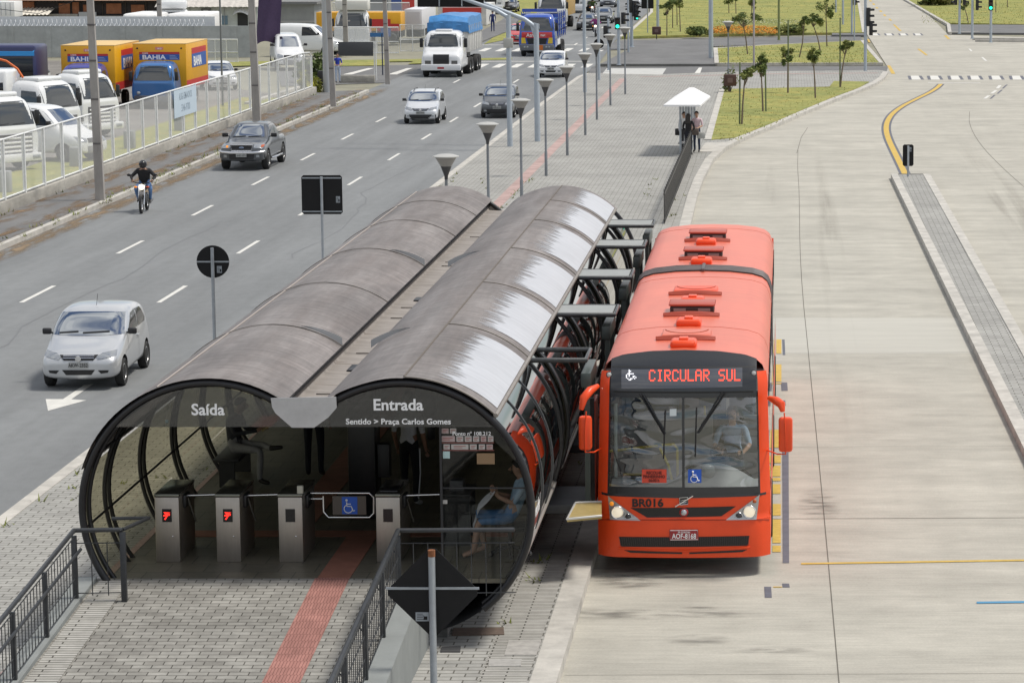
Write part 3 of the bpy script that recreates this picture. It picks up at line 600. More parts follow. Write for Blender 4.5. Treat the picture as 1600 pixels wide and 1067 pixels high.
# bus side: glass fields between doors
doors = [43.45, 48.45, 53.45, 58.45, 62.4]; dw = 1.25
segs = []; a = Y0
for d_ in doors: segs.append((a, d_)); a = d_ + dw
segs.append((a, Y1))
for (a, b) in segs:
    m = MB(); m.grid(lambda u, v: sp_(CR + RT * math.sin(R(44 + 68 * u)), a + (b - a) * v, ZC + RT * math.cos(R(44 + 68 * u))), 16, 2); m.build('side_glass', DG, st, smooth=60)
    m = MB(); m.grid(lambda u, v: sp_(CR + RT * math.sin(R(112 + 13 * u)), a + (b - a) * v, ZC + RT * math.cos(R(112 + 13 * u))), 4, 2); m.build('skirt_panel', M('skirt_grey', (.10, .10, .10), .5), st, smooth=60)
    m = MB(); m.tube([sp_(CR + (RT + .02) * math.sin(R(112)), yy, ZC + (RT + .02) * math.cos(R(112))) for yy in (a, b)], .03, 6); m.build('sill_strip', M('sill_metal', (.42, .40, .37), .4, .6), st)
    n = 3 if a == Y0 else 1
    for i in range(n + 1):
        yy = a + (b - a) * i / n; m = MB(); m.tube(arc(CR, RT + .006, yy, 43, 126, 20), .014 if 0 < i < n else .022, 6); m.build('mullion', M('mullion_grey', (.055, .058, .06), .4), st, smooth=60)
MBL = M('portal_black', (.02, .021, .022), .4)
for i, d_ in enumerate(doors):
    for yy in (d_ - .05, d_ + dw + .05):
        MB().tube(arc(CR, RT + .008, yy, 42, 126, 20), .028, 6).build('door_arch', MBL, st, smooth=60)
    g = MB()
    xo = -2.98
    for yy in (d_, d_ + dw): g.box(sp_(xo - .05, yy - .04, FL), sp_(xo + .03, yy + .04, 2.95))
    g.box(sp_(xo - .10, d_ - .08, 2.80), sp_(xo + .05, d_ + dw + .08, 3.02), bev=.02)
    g.build('door_post', M('post_green_black', (.05, .065, .06), .4), st)
    c = MB(); xa, xb = CR + (RT + .05) * math.sin(R(44)), -2.86; ya, yb = d_ - .12, d_ + .95; z = 3.22
    if i == 0: xb = -3.0
    c.tube([sp_(xa, ya, z), sp_(xb, ya, z), sp_(xb, yb, z), sp_(xa, yb, z)], .04, 8, closed=False); c.build('canopy_frame', M('canopy_black', (.045, .048, .05), .35, var=.4, vs=12), st, smooth=60)
    if i: MB().box(sp_(xa, ya + .04, z + .0), sp_(xb - .04, yb - .04, z + .03)).build('canopy_panel', M('canopy_sheet', (.27, .28, .27), .45, var=.12, vs=3), st)
    a_ = MB(); a_.box(sp_(-3.75, d_ - .1, FL - .16), sp_(-3.02, d_ + dw + .1, FL - .02), bev=.02); a_.build('boarding_plate', M('dark_plate', (.06, .062, .065), .6, var=.2), st)
    # half drawn sliding door leaf
    lf = MB(); lf.grid(lambda u, v: sp_(CR + (RT - .03) * math.sin(R(46 + 74 * u)), d_ + dw * v, ZC + (RT - .03) * math.cos(R(46 + 74 * u))), 12, 1); lf.build('door_leaf', DG, st, smooth=60)
# plinth and floor
m = MB(); m.box(sp_(CL - .6, Y0 + .5, .0), sp_(CR + .5, Y1 - .1, FL - .06)); m.build('plinth', M('dark_concrete', (.13, .13, .125), .9, var=.2), st)
m = MB(); m.box(sp_(CL - 1.40, Y0 + .1, FL - .06), sp_(CR + 1.40, Y1, FL)); m.build('floor', layered('station_floor', (.16, .145, .11), [(2, (1, 1, 1), .8, 1.1, .3, .7, 1), (15, (1, 1, 1), .9, 1.1, .3, .7, 1)], .45, pre=bricks(.5, .5, (.16, .145, .11), (.135, .125, .1), (.07, .065, .055), .01)), st)
m = MB(); m.box(sp_(-6.25, Y0 + .1, FL), sp_(-5.82, 41.0, FL + .008)); m.box(sp_(-8.7, 40.95, FL), sp_(-3.9, 41.35, FL + .009)); m.box(sp_(-7.3, 42.0, FL), sp_(-6.85, Y1 - 1, FL + .008)); m.build('floor_tactile', M('floor_red', (.30, .13, .09), .7, var=.2), st)
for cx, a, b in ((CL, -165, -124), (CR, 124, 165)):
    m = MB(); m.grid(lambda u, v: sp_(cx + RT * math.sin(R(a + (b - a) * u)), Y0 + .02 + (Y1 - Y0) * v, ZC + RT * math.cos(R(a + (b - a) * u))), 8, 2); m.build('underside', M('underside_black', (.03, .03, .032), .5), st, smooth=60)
# rear closing glass
m = MB(); pl = [(CR + RT * math.sin(R(t)) + 6.35, ZC + RT * math.cos(R(t))) for t in range(-46, 125, 6)]; pl += [(CL + RT * math.sin(R(t)) + 6.35, ZC + RT * math.cos(R(t))) for t in range(-124, 47, 6)]
m.prism(pl, 0, .02, T=Matrix.Translation((0, Y1 - Y0 + .03, 0)) @ FR); m.build('end_glass', DG, st)
# lettered band across each front
def zat(py, Y): return on(800, py, Y).z
zb = zat(666, Y0)
def band(cx, sgn, r, mat, name, extra=()):
    lim = math.acos((zb - ZC) / r); tx_ = 48.3
    pts = []
    a0, a1 = (-math.degrees(lim), 44) if cx == CL else (-44, math.degrees(lim))
    for i in range(25):
        t = R(a0 + (a1 - a0) * i / 24); pts.append((cx + r * math.sin(t) + 6.35, ZC + r * math.cos(t)))
    xe = -6.45 if cx == CL else -6.25
    pts += [(xe + 6.35, zb)] if cx == CL else []
    if cx == CR: pts = [(xe + 6.35, zb)] + pts
    m = MB(); m.prism(pts, 0, .012, T=Matrix.Translation((0, -.03, 0)) @ FR); return m.build(name, mat, st)
bl = band(CL, -1, RT - .05, SG, 'lettered_band'); br = band(CR, 1, RT - .05, SG, 'lettered_band')
def put(s, px, py, size, par, bold=.018, xs=1, Y=Y0 - .055, mat=LETTER, name='lettering', rot=0):
    p = on(px, py, Y); o = text(name, s, size, Matrix.Translation((p.x + 6.35, p.y - Y0, p.z)) @ FR, mat, None, bold, xs=xs); o.parent = par; return o
put('Saída', 325, 648, .21, bl, .022, 1.02); put('Entrada', 622, 640.5, .21, br, .022, 1.02); put('Sentido > Praça Carlos Gomes', 622.5, 662.5, .104, br, .02, 1.06)
# glazed closing panel right of the gate
pw = on(690, 800, Y0).x; pts = [(pw + 6.35, zb)]
tt = math.degrees(math.acos((zb - ZC) / (RT - .05)))
for i in range(20): t = R(tt + (124 - tt) * i / 19); pts.append((CR + (RT - .05) * math.sin(t) + 6.35, ZC + (RT - .05) * math.cos(t)))
pts.append((pw + 6.35, FL)); m = MB(); m.prism(pts, 0, .012, T=Matrix.Translation((0, .05, 0)) @ FR); gp_ = m.build('front_glass', FG, st)
m = MB(); m.box(sp_(pw - .015, Y0, FL), sp_(pw + .015, Y0 + .06, zb)); m.box(sp_(pw, Y0 + .02, 2.28), sp_(CR + 1.62, Y0 + .035, 2.30)); m.build('glass_edge', DARK, st)
put('Ponto nº 108.212', 737, 680, .072, gp_, .012, 1, Y0 + .02)
STK = [M('sticker_white', (.42, .40, .38), .6), M('sticker_red', (.30, .10, .09), .6), M('sticker_pink', (.38, .30, .29), .6), M('sticker_cyan', (.4, .55, .55), .6), M('sticker_tan', (.24, .15, .08), .6)]
def stick(x0, y0, x1, y1, k, name='sticker', Y=Y0 + .03, dots=True):
    a, b = on(x0, y0, Y), on(x1, y1, Y); m = MB(); m.box((a.x + 6.35, a.y - Y0, a.z), (b.x + 6.35, a.y - Y0 + .004, b.z), k, bev=0)
    if dots:
        w_, h_ = b.x - a.x, a.z - b.z
        for r_ in range(2): m.box((a.x + 6.35 + w_ * .15, a.y - Y0 - .003, a.z - h_ * (.3 + .3 * r_)), (a.x + 6.35 + w_ * (.85 - .2 * r_), a.y - Y0, a.z - h_ * (.42 + .3 * r_)), 1)
    return m.build(name, STK, gp_)
for a in ((690, 669, 701, 677, 2), (703, 669, 713, 677, 0), (688, 681, 711, 690, 2), (713, 681, 724, 690, 0), (726, 681, 737, 690, 0), (739, 681, 749, 690, 0), (751, 681, 760, 690, 2), (762, 681, 771, 690, 0), (693, 694, 703, 702, 0), (705, 694, 732, 702, 0), (734, 694, 745, 702, 0), (748, 694, 758, 702, 0), (760, 694, 770, 702, 2)): stick(*a)
stick(692, 705, 703, 716, 3, dots=False); stick(745, 708, 773, 725, 4, 'notice', dots=False); stick(689, 781, 699, 787, 0, dots=False)
m = MB()
for y_ in (691, 703): a, b = on(688, y_, Y0 + .03), on(772, y_ + 1, Y0 + .03); m.box((a.x + 6.35, a.y - Y0, a.z), (b.x + 6.35, a.y - Y0 + .004, b.z))
m.build('sticker_edge', STK[1], gp_)
m = MB()
for a in ((425, 633, 432, 637, 0), (205, 655, 206, 656, 0)): pass
m.box(sp_(-8.18, Y0 - .035, zat(660, Y0)), sp_(-8.14, Y0 - .031, zat(655, Y0))); m.build('paper_scrap', STK[3], st)
# name on the bus side glass
def sidetext(s, y, t, size, mat):
    cu = text('side_lettering', s, size, Matrix(), mat, st, .03, 0, 'LEFT')
    for v in cu.data.vertices:
        yy = y + v.co.x; tt = R(t) - v.co.y / RT; v.co = sp_(CR + (RT + .012) * math.sin(tt), yy, ZC + (RT + .012) * math.cos(tt))
m = MB(); m.grid(lambda u, v: sp_(CR + (RT + .006) * math.sin(R(99 + 11 * u)), Y0 + .08 + 1.25 * v, ZC + (RT + .006) * math.cos(R(99 + 11 * u))), 4, 2); m.build('side_band', M('maroon_band', (.20, .025, .02), .5), st, smooth=60)
sidetext('Marechal', Y0 + .12, 98, .32, LETTER); sidetext('Floriano', Y0 + .12, 108.5, .32, LETTER)
# column, bench, ticket desk inside
m = MB(); m.box(sp_(-6.40, 42.2, FL), sp_(-6.0, 42.75, 3.25), bev=.02); m.build('column', BLK, st)
m = MB(); m.box(sp_(-5.98, 42.25, 1.65), sp_(-5.80, 42.45, 2.15), bev=.02); m.build('meter_box', M('box_black', (.02, .02, .02), .5), st)
for y_ in (50, 56): MB().box(sp_(-6.40, y_, FL), sp_(-6.05, y_ + .4, 3.25)).build('column', BLK, st)

# ---- ramp in front
rz = lambda y: FL - .085 * (Y0 + .1 - y)
XR0, XR1 = -9.28, -4.93
m = MB(); yb = 26.5
m.add([(XR0, yb, rz(yb)), (XR1, yb, rz(yb)), (XR1, Y0 + .1, FL), (XR0, Y0 + .1, FL), (XR0, yb, 0), (XR1, yb, 0), (XR1, Y0 + .1, 0), (XR0, Y0 + .1, 0)], [(0, 1, 2, 3), (0, 4, 5, 1), (1, 5, 6, 2), (3, 2, 6, 7), (0, 3, 7, 4)])
struct('ramp', m, PAVR)
m = MB()
for x in (XR0, XR1):
    a, b = x - .16 if x == XR0 else x - .12, x + .12 if x == XR0 else x + .16
    m.add([(a, yb, rz(yb) + .05), (b, yb, rz(yb) + .05), (b, Y0 + .0, FL + .05), (a, Y0 + .0, FL + .05), (a, yb, 0), (b, yb, 0), (b, Y0, 0), (a, Y0, 0)], [(0, 1, 2, 3), (0, 4, 5, 1), (1, 5, 6, 2), (3, 2, 6, 7), (0, 3, 7, 4)])
struct('ramp_curb', m, M('painted_render', (.235, .25, .245), .8, var=.12, vs=2, bump=.1))
m = MB()
for x in (XR0 + .16, XR1 - .52):
    m.add([(x, yb, rz(yb) + .007), (x + .4, yb, rz(yb) + .007), (x + .4, Y0, FL + .007), (x, Y0, FL + .007)], [(0, 1, 2, 3)])
struct('ramp_edge_blocks', m, EDGE)
m = MB(); m.add([(-6.28, yb, rz(yb) + .008), (-5.82, yb, rz(yb) + .008), (-5.82, Y0 + .1, FL + .008), (-6.28, Y0 + .1, FL + .008)], [(0, 1, 2, 3)]); struct('ramp_tactile_strip', m, TACTR)
# railings
RAILM = M('railing_paint', (.035, .038, .042), .45, var=.3, vs=10)
def railing(x, ys, side, label):
    t = thing('ramp_railing', label, 'railing', (x, ys[0], rz(ys[0])))
    l = lambda px, y, z: Vector((px - x, y - ys[0], z - rz(ys[0])))
    for y in ys:
        m = MB(); m.box(l(x - .03, y - .03, rz(y) - .02), l(x + .03, y + .03, rz(y) + .88), bev=.006); m.build('post', RAILM, t)
    m = MB(); a, b = ys[0] - 3, ys[-1]
    m.tube([l(x, a, rz(a) + .95), l(x, b, rz(b) + .95)], .032, 8); m.build('top_rail', RAILM, t, smooth=60)
    m = MB(); m.tube([l(x + side * .08, a, rz(a) + .70), l(x + side * .08, b, rz(b) + .70)], .022, 8)
    for y in ys: m.tube([l(x, y, rz(y) + .62), l(x + side * .08, y, rz(y) + .70)], .01, 6)
    m.build('hand_rail', RAILM, t, smooth=60)
    m = MB(); y = a
    while y < b:
        m.tube([l(x, y, rz(y) + .10), l(x, y, rz(y) + .86)], .0065, 5); y += .15
    for h in (.10, .32, .60, .86): m.tube([l(x, a, rz(a) + h), l(x, b, rz(b) + h)], .008, 5)
    m.build('wire_infill', RAILM, t)
    # return across to the hoop
    xe = x + (.62 if side > 0 else 1.5); ye = ys[-1]
    m = MB(); m.tube([l(x, ye, rz(ye) + .95), l(xe, ye + .05, rz(ye) + .95)] + ([l(xe, ye + .05, rz(ye) + .95), l(xe + .02, ye - .0, rz(ye) + .93)] if 0 else []), .03, 8)
    if side > 0: m.tube([l(xe - .3, ye + .75, rz(ye) + .95), l(xe + .18, ye + .8, rz(ye) + .95), l(xe, ye + .05, rz(ye) + .95)], .025, 8)
    m.build('return_rail', RAILM, t, smooth=60)
    m = MB(); n = 3 if side > 0 else 8
    for i in range(1, n): q = x + (xe - x) * i / n; m.tube([l(q, ye + .04, rz(ye) + .08), l(q, ye + .04, rz(ye) + .78)], .007, 5)
    for h in (.12, .78): m.tube([l(x, ye, rz(ye) + h), l(xe, ye + .04, rz(ye) + h)], .008, 5)
    m.build('return_infill', RAILM, t)
    if side > 0: MB().box(l(xe - .035, ye, rz(ye) - .02), l(xe + .035, ye + .07, rz(ye) + .92), bev=.006).build('post', RAILM, t)
railing(-9.22, [31.0, 32.6, 34.2, 35.75, 37.3], 1, 'black wire infill railing along the left edge of the paved ramp')
railing(-5.03, [31.0, 32.6, 34.2, 35.75, 37.3], -1, 'black wire infill railing behind the black diamond sign')

# ---- turnstiles
RED = M('red_led', (.9, .03, .02), .4, emis=1.2)
def turnstile(label, px, lit, arm=True):
    a = on(px, 800, 39.35); t = thing('turnstile', label, 'turnstile', (a.x, 39.3, FL), 0, 'turnstiles across the entrance')
    MB().box((-.165, 0, 0), (.165, 1.05, .90), bev=.012).build('cabinet', STEEL, t)
    MB().box((-.172, -.01, .903), (.172, 1.06, .945), bev=.01).build('lid', M('lid_steel', (.20, .20, .17), .25, .8), t)
    d = MB().box((-.065, -.008, .56), (.065, 0.0, .74)).build('display', M('display_black', (.01, .01, .012), .2), t)
    if lit:
        m = MB(); T = Matrix.Translation((0, -.012, .65)) @ FR
        m.prism([(-.045, .05), (.05, .045), (-.01, .0)], 0, .003, T=T); m.prism([(-.04, -.05), (.0, -.0), (.03, .02), (-.02, -.06)], 0, .003, T=T); m.prism([(-.045, .01), (.045, .025), (.04, -.0), (-.045, -.012)], .0005, .0028, T=T); m.build('arrow', RED, d)
    MB().ball((.07, -.003, .36), .011, 8).build('lock', CHROME, t)
    MB().box((.165, .25, .70), (.21, .55, .88), bev=.015).build('hub', BLK, t)
    if arm:
        m = MB(); m.tube([(.2, .38, .85), (.66, .38, .865)], .016, 8); m.tube([(.2, .4, .82), (.27, .58, .45)], .016, 8); m.build('arm', CHROME, t, smooth=60)
    return t
turnstile('steel turnstile with red arrow display nearest the left glass wall', 262, True)
turnstile('steel turnstile with red arrow display between two other turnstiles', 357, True)
t3 = turnstile('steel turnstile with blank display hinging the wheelchair gate', 454.5, False, False)
MB().box((.10, -.01, .95), (.18, .06, 1.06), bev=.008).build('reader', M('reader_cream', (.5, .48, .4), .5), t3)
t4 = turnstile('steel turnstile with card reader on top, right of wheelchair gate', 607, False)
MB().box((-.12, .12, .945), (.12, .8, .97), bev=.01).build('reader', M('reader_black', (.015, .015, .018), .25), t4)
def wheelchair(mb, s, T, mi=0):
    mb.ball((0, 0, 0), (.09 * s, .09 * s, .02), 10, mi, T @ Matrix.Translation((-.12 * s, .40 * s, 0)))
    f = lambda pts, r: mb.tube([(x * s, y * s, 0) for x, y in pts], r * s, 6, mi, T=T)
    f([(-.12, .28), (-.10, .0), (.18, .0), (.30, -.32), (.42, -.28)], .042); f([(-.11, .15), (.15, .15)], .035)
    f([(-.13 + 0 * i, .02) if 0 else (-.02 + .27 * math.cos(R(a)), -.17 + .27 * math.sin(R(a))) for i, a in enumerate(range(115, 345, 15))], .035)
BLUE = M('sign_blue', (.02, .10, .50), .5)
ga = on(486, 800, 39.7); gb = on(590, 800, 39.7); g = thing('wheelchair_gate', 'low steel swing gate with a blue wheelchair sign', 'gate', (ga.x, 39.7, FL))
W_ = gb.x - ga.x - .05; m = MB(); m.tube([(0, 0, .88), (W_ - .06, 0, .88), (W_, 0, .82), (W_, 0, .60), (W_ - .06, 0, .54), (.24, 0, .54), (.17, 0, .62), (.17, 0, .84)], .016, 8); m.tube([(0, 0, .80), (.17, 0, .80)], .014, 8); m.build('frame', CHROME, g, smooth=60)
MB().box((.30, -.01, .58), (.76, .0, .84)).build('panel', M('smoked_panel', (.09, .075, .065), .2), g)
sgn = MB().box((.43, -.018, .59), (.64, -.011, .83)).build('sign', BLUE, g)
m = MB(); wheelchair(m, .21, Matrix.Translation((.52, -.02, .70)) @ FR); m.build('wheelchair_symbol', LETTER, sgn, smooth=60)

# ---- people in the station
p = at(412, 757, FL)
sitting = SIT(.5); sitting.update({'knL': (.02, -.42, .62), 'anL': (-.16, -.60, .60), 'toL': (-.12, -.80, .62), 'head': (0, -.10, 1.24), 'crown': (0, -.13, 1.32), 'neck': (0, -.03, 1.12), 'chin': (0, -.08, 1.17), 'wrL': (.12, -.38, .86), 'haL': (.06, -.44, .9), 'wrR': (-.12, -.38, .86), 'haR': (-.06, -.44, .9)})
person('person in dark jacket and grey trousers sitting cross legged reading', (p.x - .42, p.y + .1, FL), R(80), cloth('navy_cloth', (.035, .037, .045)), cloth('grey_trousers', (.26, .26, .27)), pose=sitting)
bn = thing('bench', 'dark bench under the reading person by the left glass wall', 'bench', (p.x - .52, p.y + .3, FL))
MB().box((-.2, -.6, .40), (.2, .9, .45), bev=.01).build('seat', DARK, bn)
for yy in (-.5, .8): MB().box((-.12, yy - .03, 0), (.12, yy + .03, .40)).build('leg', DARK, bn)
pp = MB(); pp.box((-.14, -.2, -.01), (.14, .2, .01)); tag(pp.build('newspaper', M('paper_tan', (.42, .32, .16), .8), loc=(p.x + .10, p.y + .08, FL + .98), rot=(R(15), R(-35), 0)), 'tan folded paper held by the seated reader', 'paper')
p = at(492, 745, FL)
person('person in dark navy trousers standing behind the middle turnstile', (p.x, p.y, FL), R(180), cloth('black_top', (.02, .02, .02)), cloth('navy_trousers', (.012, .014, .022)))
p = at(640, 793, FL)
wb = person('person in white shirt and black tracksuit trousers with white stripe', (p.x, p.y + .1, FL), R(160), cloth('white_shirt', (.62, .62, .64)), cloth('black_track', (.01, .01, .012)), skin=SKIN2, sleeve=0, shoe=M('pale_shoe', (.5, .5, .5), .6))
m = MB()
m.tube([(-.18, .02, .90), (-.165, -.02, .52), (-.148, .02, .13)], [.012, .011, .01], 6); m.build('side_stripe', LETTER, wb)
bg_ = MB(); bg_.box((-.26, -.16, 1.0), (-.12, .12, 1.32), bev=.05); tag(bg_.build('shoulder_bag', BLK, loc=(p.x + .12, p.y + .12, FL), rot=(0, 0, R(200))), 'black shoulder bag carried by the person in white shirt', 'bag')
p = at(742, 868, FL)
ws = SIT(.45); ws.update({'waist': (0, .10, .72), 'chest': (0, .16, .92), 'neck': (0, .18, 1.09), 'chin': (0, .14, 1.14), 'head': (0, .11, 1.22), 'crown': (0, .12, 1.30), 'shL': (.18, .17, 1.02), 'shR': (-.18, .17, 1.02), 'elL': (.25, .06, .76), 'elR': (-.25, .06, .76), 'wrL': (.12, -.15, .84), 'wrR': (-.12, -.15, .84), 'haL': (.08, -.20, .90), 'haR': (-.08, -.20, .9), 'anL': (.12, -.5, .09), 'toL': (.13, -.66, .04), 'anR': (-.12, -.33, .09), 'toR': (-.12, -.5, .04)})
wx, wy = p.x + .48, p.y + .05
wo = person('person in pale blue shirt and blue skirt seated knitting behind the glass', (wx, wy, FL), R(-82), cloth('pale_blue_shirt', (.38, .52, .68)), cloth('blue_denim_skirt', (.10, .24, .48)), pose=ws, sleeve=0, shorts=1, barefoot=True)
m = MB(); m.grid(lambda u, v: Vector((-.18 + .36 * u, -.46 + .38 * v, .60 + .03 * math.sin(5 * u))), 6, 4); m.build('skirt', cloth('blue_denim_skirt', (.10, .24, .48)), wo)
m = MB(); m.grid(lambda u, v: Vector((-.17 + .30 * u + .02 * math.sin(8 * v), -.20 - .30 * v, .90 - .26 * min(1, v * 1.15) - (.22 * max(0, v - .75) * 4) + .025 * math.sin(9 * u + 4 * v))), 10, 14)
tag(m.build('knitting', cloth('white_wool', (.75, .75, .80)), loc=(wx, wy, FL), rot=(0, 0, R(-82)), smooth=60), 'white knitting lying over the seated person in blue', 'knitting')
ch = thing('office_chair', 'black swivel chair carrying the person in pale blue', 'chair', (wx, wy, FL), R(-82))
MB().box((-.24, -.2, .36), (.24, .26, .43), bev=.03).build('seat', DARK, ch); MB().box((-.2, .27, .5), (.2, .33, .95), bev=.03).build('backrest', M('teal_cloth', (.05, .32, .38), .8), ch)
m = MB(); m.tube([(0, 0, .36), (0, 0, .1)], .03, 8); m.build('stem', DARK, ch); m = MB()
for i in range(5): a = i * 1.2566; m.tube([(0, 0, .12), (.28 * math.cos(a), .28 * math.sin(a), .06)], .022, 6); m.ball((.28 * math.cos(a), .28 * math.sin(a), .035), .035, 8)
m.build('base', DARK, ch)
dk = thing('control_desk', 'small dark desk with radio left of the seated person in blue', 'desk', (-4.63, 40.3, FL)); MB().box((-.22, 0, .70), (.22, .8, .74), bev=.01).build('top', DARK, dk)
MB().box((-.2, .05, 0), (.2, .1, .7)).build('leg', DARK, dk); MB().box((-.2, .7, 0), (.2, .75, .7)).build('leg', DARK, dk); MB().box((-.1, .2, .74), (.1, .45, .9), bev=.02).build('radio', M('radio_grey', (.08, .08, .09), .4), dk)
# ================================================================ THE RED BUS
BX, BY = -1.54, 43.0
ORG = M('bus_orange', (.80, .072, .013), .38, var=.07, vs=2, coat=.1, spec=.4); ORF = layered('bus_roof_orange', (.68, .14, .072), [(.8, (1, .5, 1), .88, 1.08, .3, .7, 1), (3, (.25, 2, 1), (.95, .86, .85), 1.04, .3, .6, 1), (1.2, (2.5, .3, 1), (.97, .88, .88), 1.02, .3, .6, .8)], .33, .05, 10, spec=.6)
BMASK = M('bus_mask_black', (.02, .022, .026), .22, spec=.7); BGL = glass('bus_glass', (.80, .85, .84), extra=.11, refl=.95, wavy=.05); BSG = glass('bus_side_glass', (.6, .62, .62), extra=.05)
bus = thing('articulated_bus', 'orange red articulated city bus with lit CIRCULAR SUL display at the station', 'bus', (BX, BY, 0))
def hw(z): return 1.29 if z < 1.2 else 1.29 - .045 * (z - 1.2) / 1.7 if z < 2.9 else 1.245 - .5 * (z - 2.9) ** 2 * 1.6
def FP(x, z):
    y = .10 * (x / 1.29) ** 2 + .16 * (max(0, abs(x) - 1.0) / .29) ** 2.5
    if z < .87: y -= .03 + .02 * math.sin(min(1, max(0, (z - .3) / .57)) * math.pi)
    elif z < .92: y -= .03 * (.92 - z) / .05
    if z > 1.2: y += .11 * (z - 1.2) / 1.55
    if z > 2.75: y += .45 * ((min(z, 3.22) - 2.75) / .6) ** 2.2
    if z > 3.22: y += 1.3 * (z - 3.22)
    return y
def pf(px, py, off=.0):
    p = on(px, py, BY + .15)
    for _ in range(4): x, z = p.x - BX, p.z; p = on(px, py, BY + FP(max(-1.29, min(1.29, x)), z))
    return Vector((p.x - BX, FP(p.x - BX, p.z) - off, p.z))
def patch(poly, fn, cuts=3):
    bm = bmesh.new(); bm.faces.new([bm.verts.new((p[0], p[1], 0)) for p in poly]); bmesh.ops.triangulate(bm, faces=bm.faces[:])
    for _ in range(cuts): bmesh.ops.subdivide_edges(bm, edges=bm.edges[:], cuts=1, use_grid_fill=True)
    bmesh.ops.triangulate(bm, faces=bm.faces[:]); bm.verts.index_update()
    vs = [fn(v.co.x, v.co.y) for v in bm.verts]; fs = []
    for f in bm.faces:
        i = [v.index for v in f.verts]; n = (vs[i[1]] - vs[i[0]]).cross(vs[i[2]] - vs[i[0]]); fs.append(i if n.y < 0 else i[::-1])
    bm.free(); return vs, fs
def fpatch(name, pxpoly, mat, off=.006, par=None, cuts=3, smooth=60):
    m = MB(); vs, fs = patch([(p.x, p.z) for p in (pf(*q) for q in pxpoly)], lambda x, z: Vector((x, FP(x, z) - off, z)), cuts); m.add(vs, fs); return m.build(name, mat, par or bus, smooth=smooth)
def fgrid(name, u0, u1, z0, z1, mat, nu=20, nv=10, off=0, par=None):
    m = MB(); m.grid(lambda u, v: (lambda z: (lambda x: Vector((x, FP(x, z) - off, z)))((u0 + (u1 - u0) * u) * hw(z)))((z0 + (z1 - z0) * v)), nu, nv); return m.build(name, mat, par or bus, smooth=60)
PROF = [(0, 3.33), (.5, 3.315), (.9, 3.27), (1.08, 3.215), (1.17, 3.14), (1.22, 3.02), (1.245, 2.9)]
fgrid('front_panel', -1, 1, .87, 1.24, ORG, 24, 8); fgrid('bumper', -1, 1, .30, .868, ORG, 24, 12)
fgrid('corner_pillar', -1, -.885, 1.24, 3.06, ORG, 6, 16); fgrid('corner_pillar', .885, 1, 1.24, 3.06, ORG, 6, 16)
fgrid('mask_sill', -.885, .885, 1.24, 1.36, BMASK, 20, 4); 
def roofz(x):
    x = abs(x)
    for (a, za), (b, zb_) in zip(PROF, PROF[1:]):
        if x <= b: return za + (zb_ - za) * (x - a) / (b - a)
    return 2.9
m = MB(); m.grid(lambda u, v: (lambda x: (lambda z: Vector((x, FP(x, z) - .004, z)))(2.69 + (roofz(x) + .012 - 2.69) * v))((2 * u - 1) * .885 * 1.225), 28, 18); m.build('mask_head', BMASK, bus, smooth=60)
fgrid('mask_edge', -.885, -.865, 1.36, 2.69, BMASK, 2, 10); fgrid('mask_edge', .865, .885, 1.36, 2.69, BMASK, 2, 10)
ws_ = fgrid('windscreen', -.862, .862, 1.36, 2.69, BGL, 20, 10, -.006)
fgrid('windscreen_bar', -.018, .012, 1.36, 2.69, BMASK, 2, 10, .008); fpatch('mask_chin', ((940, 772), (1000, 776.5), (1068, 778), (1135, 776.5), (1197, 772), (1197, 768), (940, 768)), BMASK, .004)
fgrid('mask_rail', -.885, .885, 2.76, 2.785, M('mask_seam', (.006, .006, .006), .6), 20, 2, .006); fgrid('mask_rail', -.885, .885, 3.115, 3.13, MATS['mask_seam'], 20, 2, .006)
# body shells
prof = [(-x, z) for x, z in PROF[::-1]] + PROF[1:]
def shell(y0, y1, front, name):
    m = MB(); k = len(prof) - 1
    def f(u, v):
        x, z = prof[min(k, round(u * k))]
        a = y0
        if front: a = FP(x, z)
        return Vector((x, a + (y1 - a) * v, z))
    m.grid(f, k, 14); m.build(name, ORF, bus, smooth=50)
JY, EY = 10.45, 19.0
shell(0, JY, True, 'front_roof'); shell(JY + .72, EY - .35, False, 'rear_roof')
m = MB(); k = len(prof) - 1
m.grid(lambda u, v: Vector((prof[round(u * k)][0] * (1 - .03 * v), EY - .35 + .35 * math.sin(v * 1.57), 2.2 + (prof[round(u * k)][1] - 2.2) * (1 - .12 * (1 - math.cos(v * 1.57))))), k, 4); m.build('rear_cap', ORF, bus, smooth=60)
MB().box((-1.25, EY - .06, .4), (1.25, EY - .02, 3.0)).build('rear_wall', ORG, bus)
for s in (-1, 1):
    for (a, b) in ((.28, JY), (JY + .72, EY - .05)):
        m = MB(); m.grid(lambda u, v: (lambda z: Vector((s * hw(z), (FP(hw(z), z) if a < 1 else a) + (b - (FP(hw(z), z) if a < 1 else a)) * u, z)))(.34 + .9 * v), 10, 5); m.build('side_panel', ORG, bus, smooth=60)
        m = MB(); m.grid(lambda u, v: (lambda z: Vector((s * hw(z), (FP(hw(z), z) + .0 if a < 1 else a) + (b - (FP(hw(z), z) if a < 1 else a)) * u, z)))(2.74 + .16 * v), 10, 2); m.build('cant_panel', ORG, bus, smooth=60)
        n = 6 if a < 1 else 5
        for i in range(n):
            p, q = a + .05 + (b - a - .1) * i / n, a + .05 + (b - a - .1) * (i + 1) / n
            m = MB(); m.grid(lambda u, v: (lambda z: Vector((s * (hw(z) - .004), p + .03 + (q - p - .06) * u, z)))(1.24 + 1.5 * v), 1, 4); m.build('side_window', BSG, bus)
            MB().box((s * 1.20, q - .04, 1.22), (s * 1.262, q + .04, 2.76)).build('window_pillar', BMASK, bus)
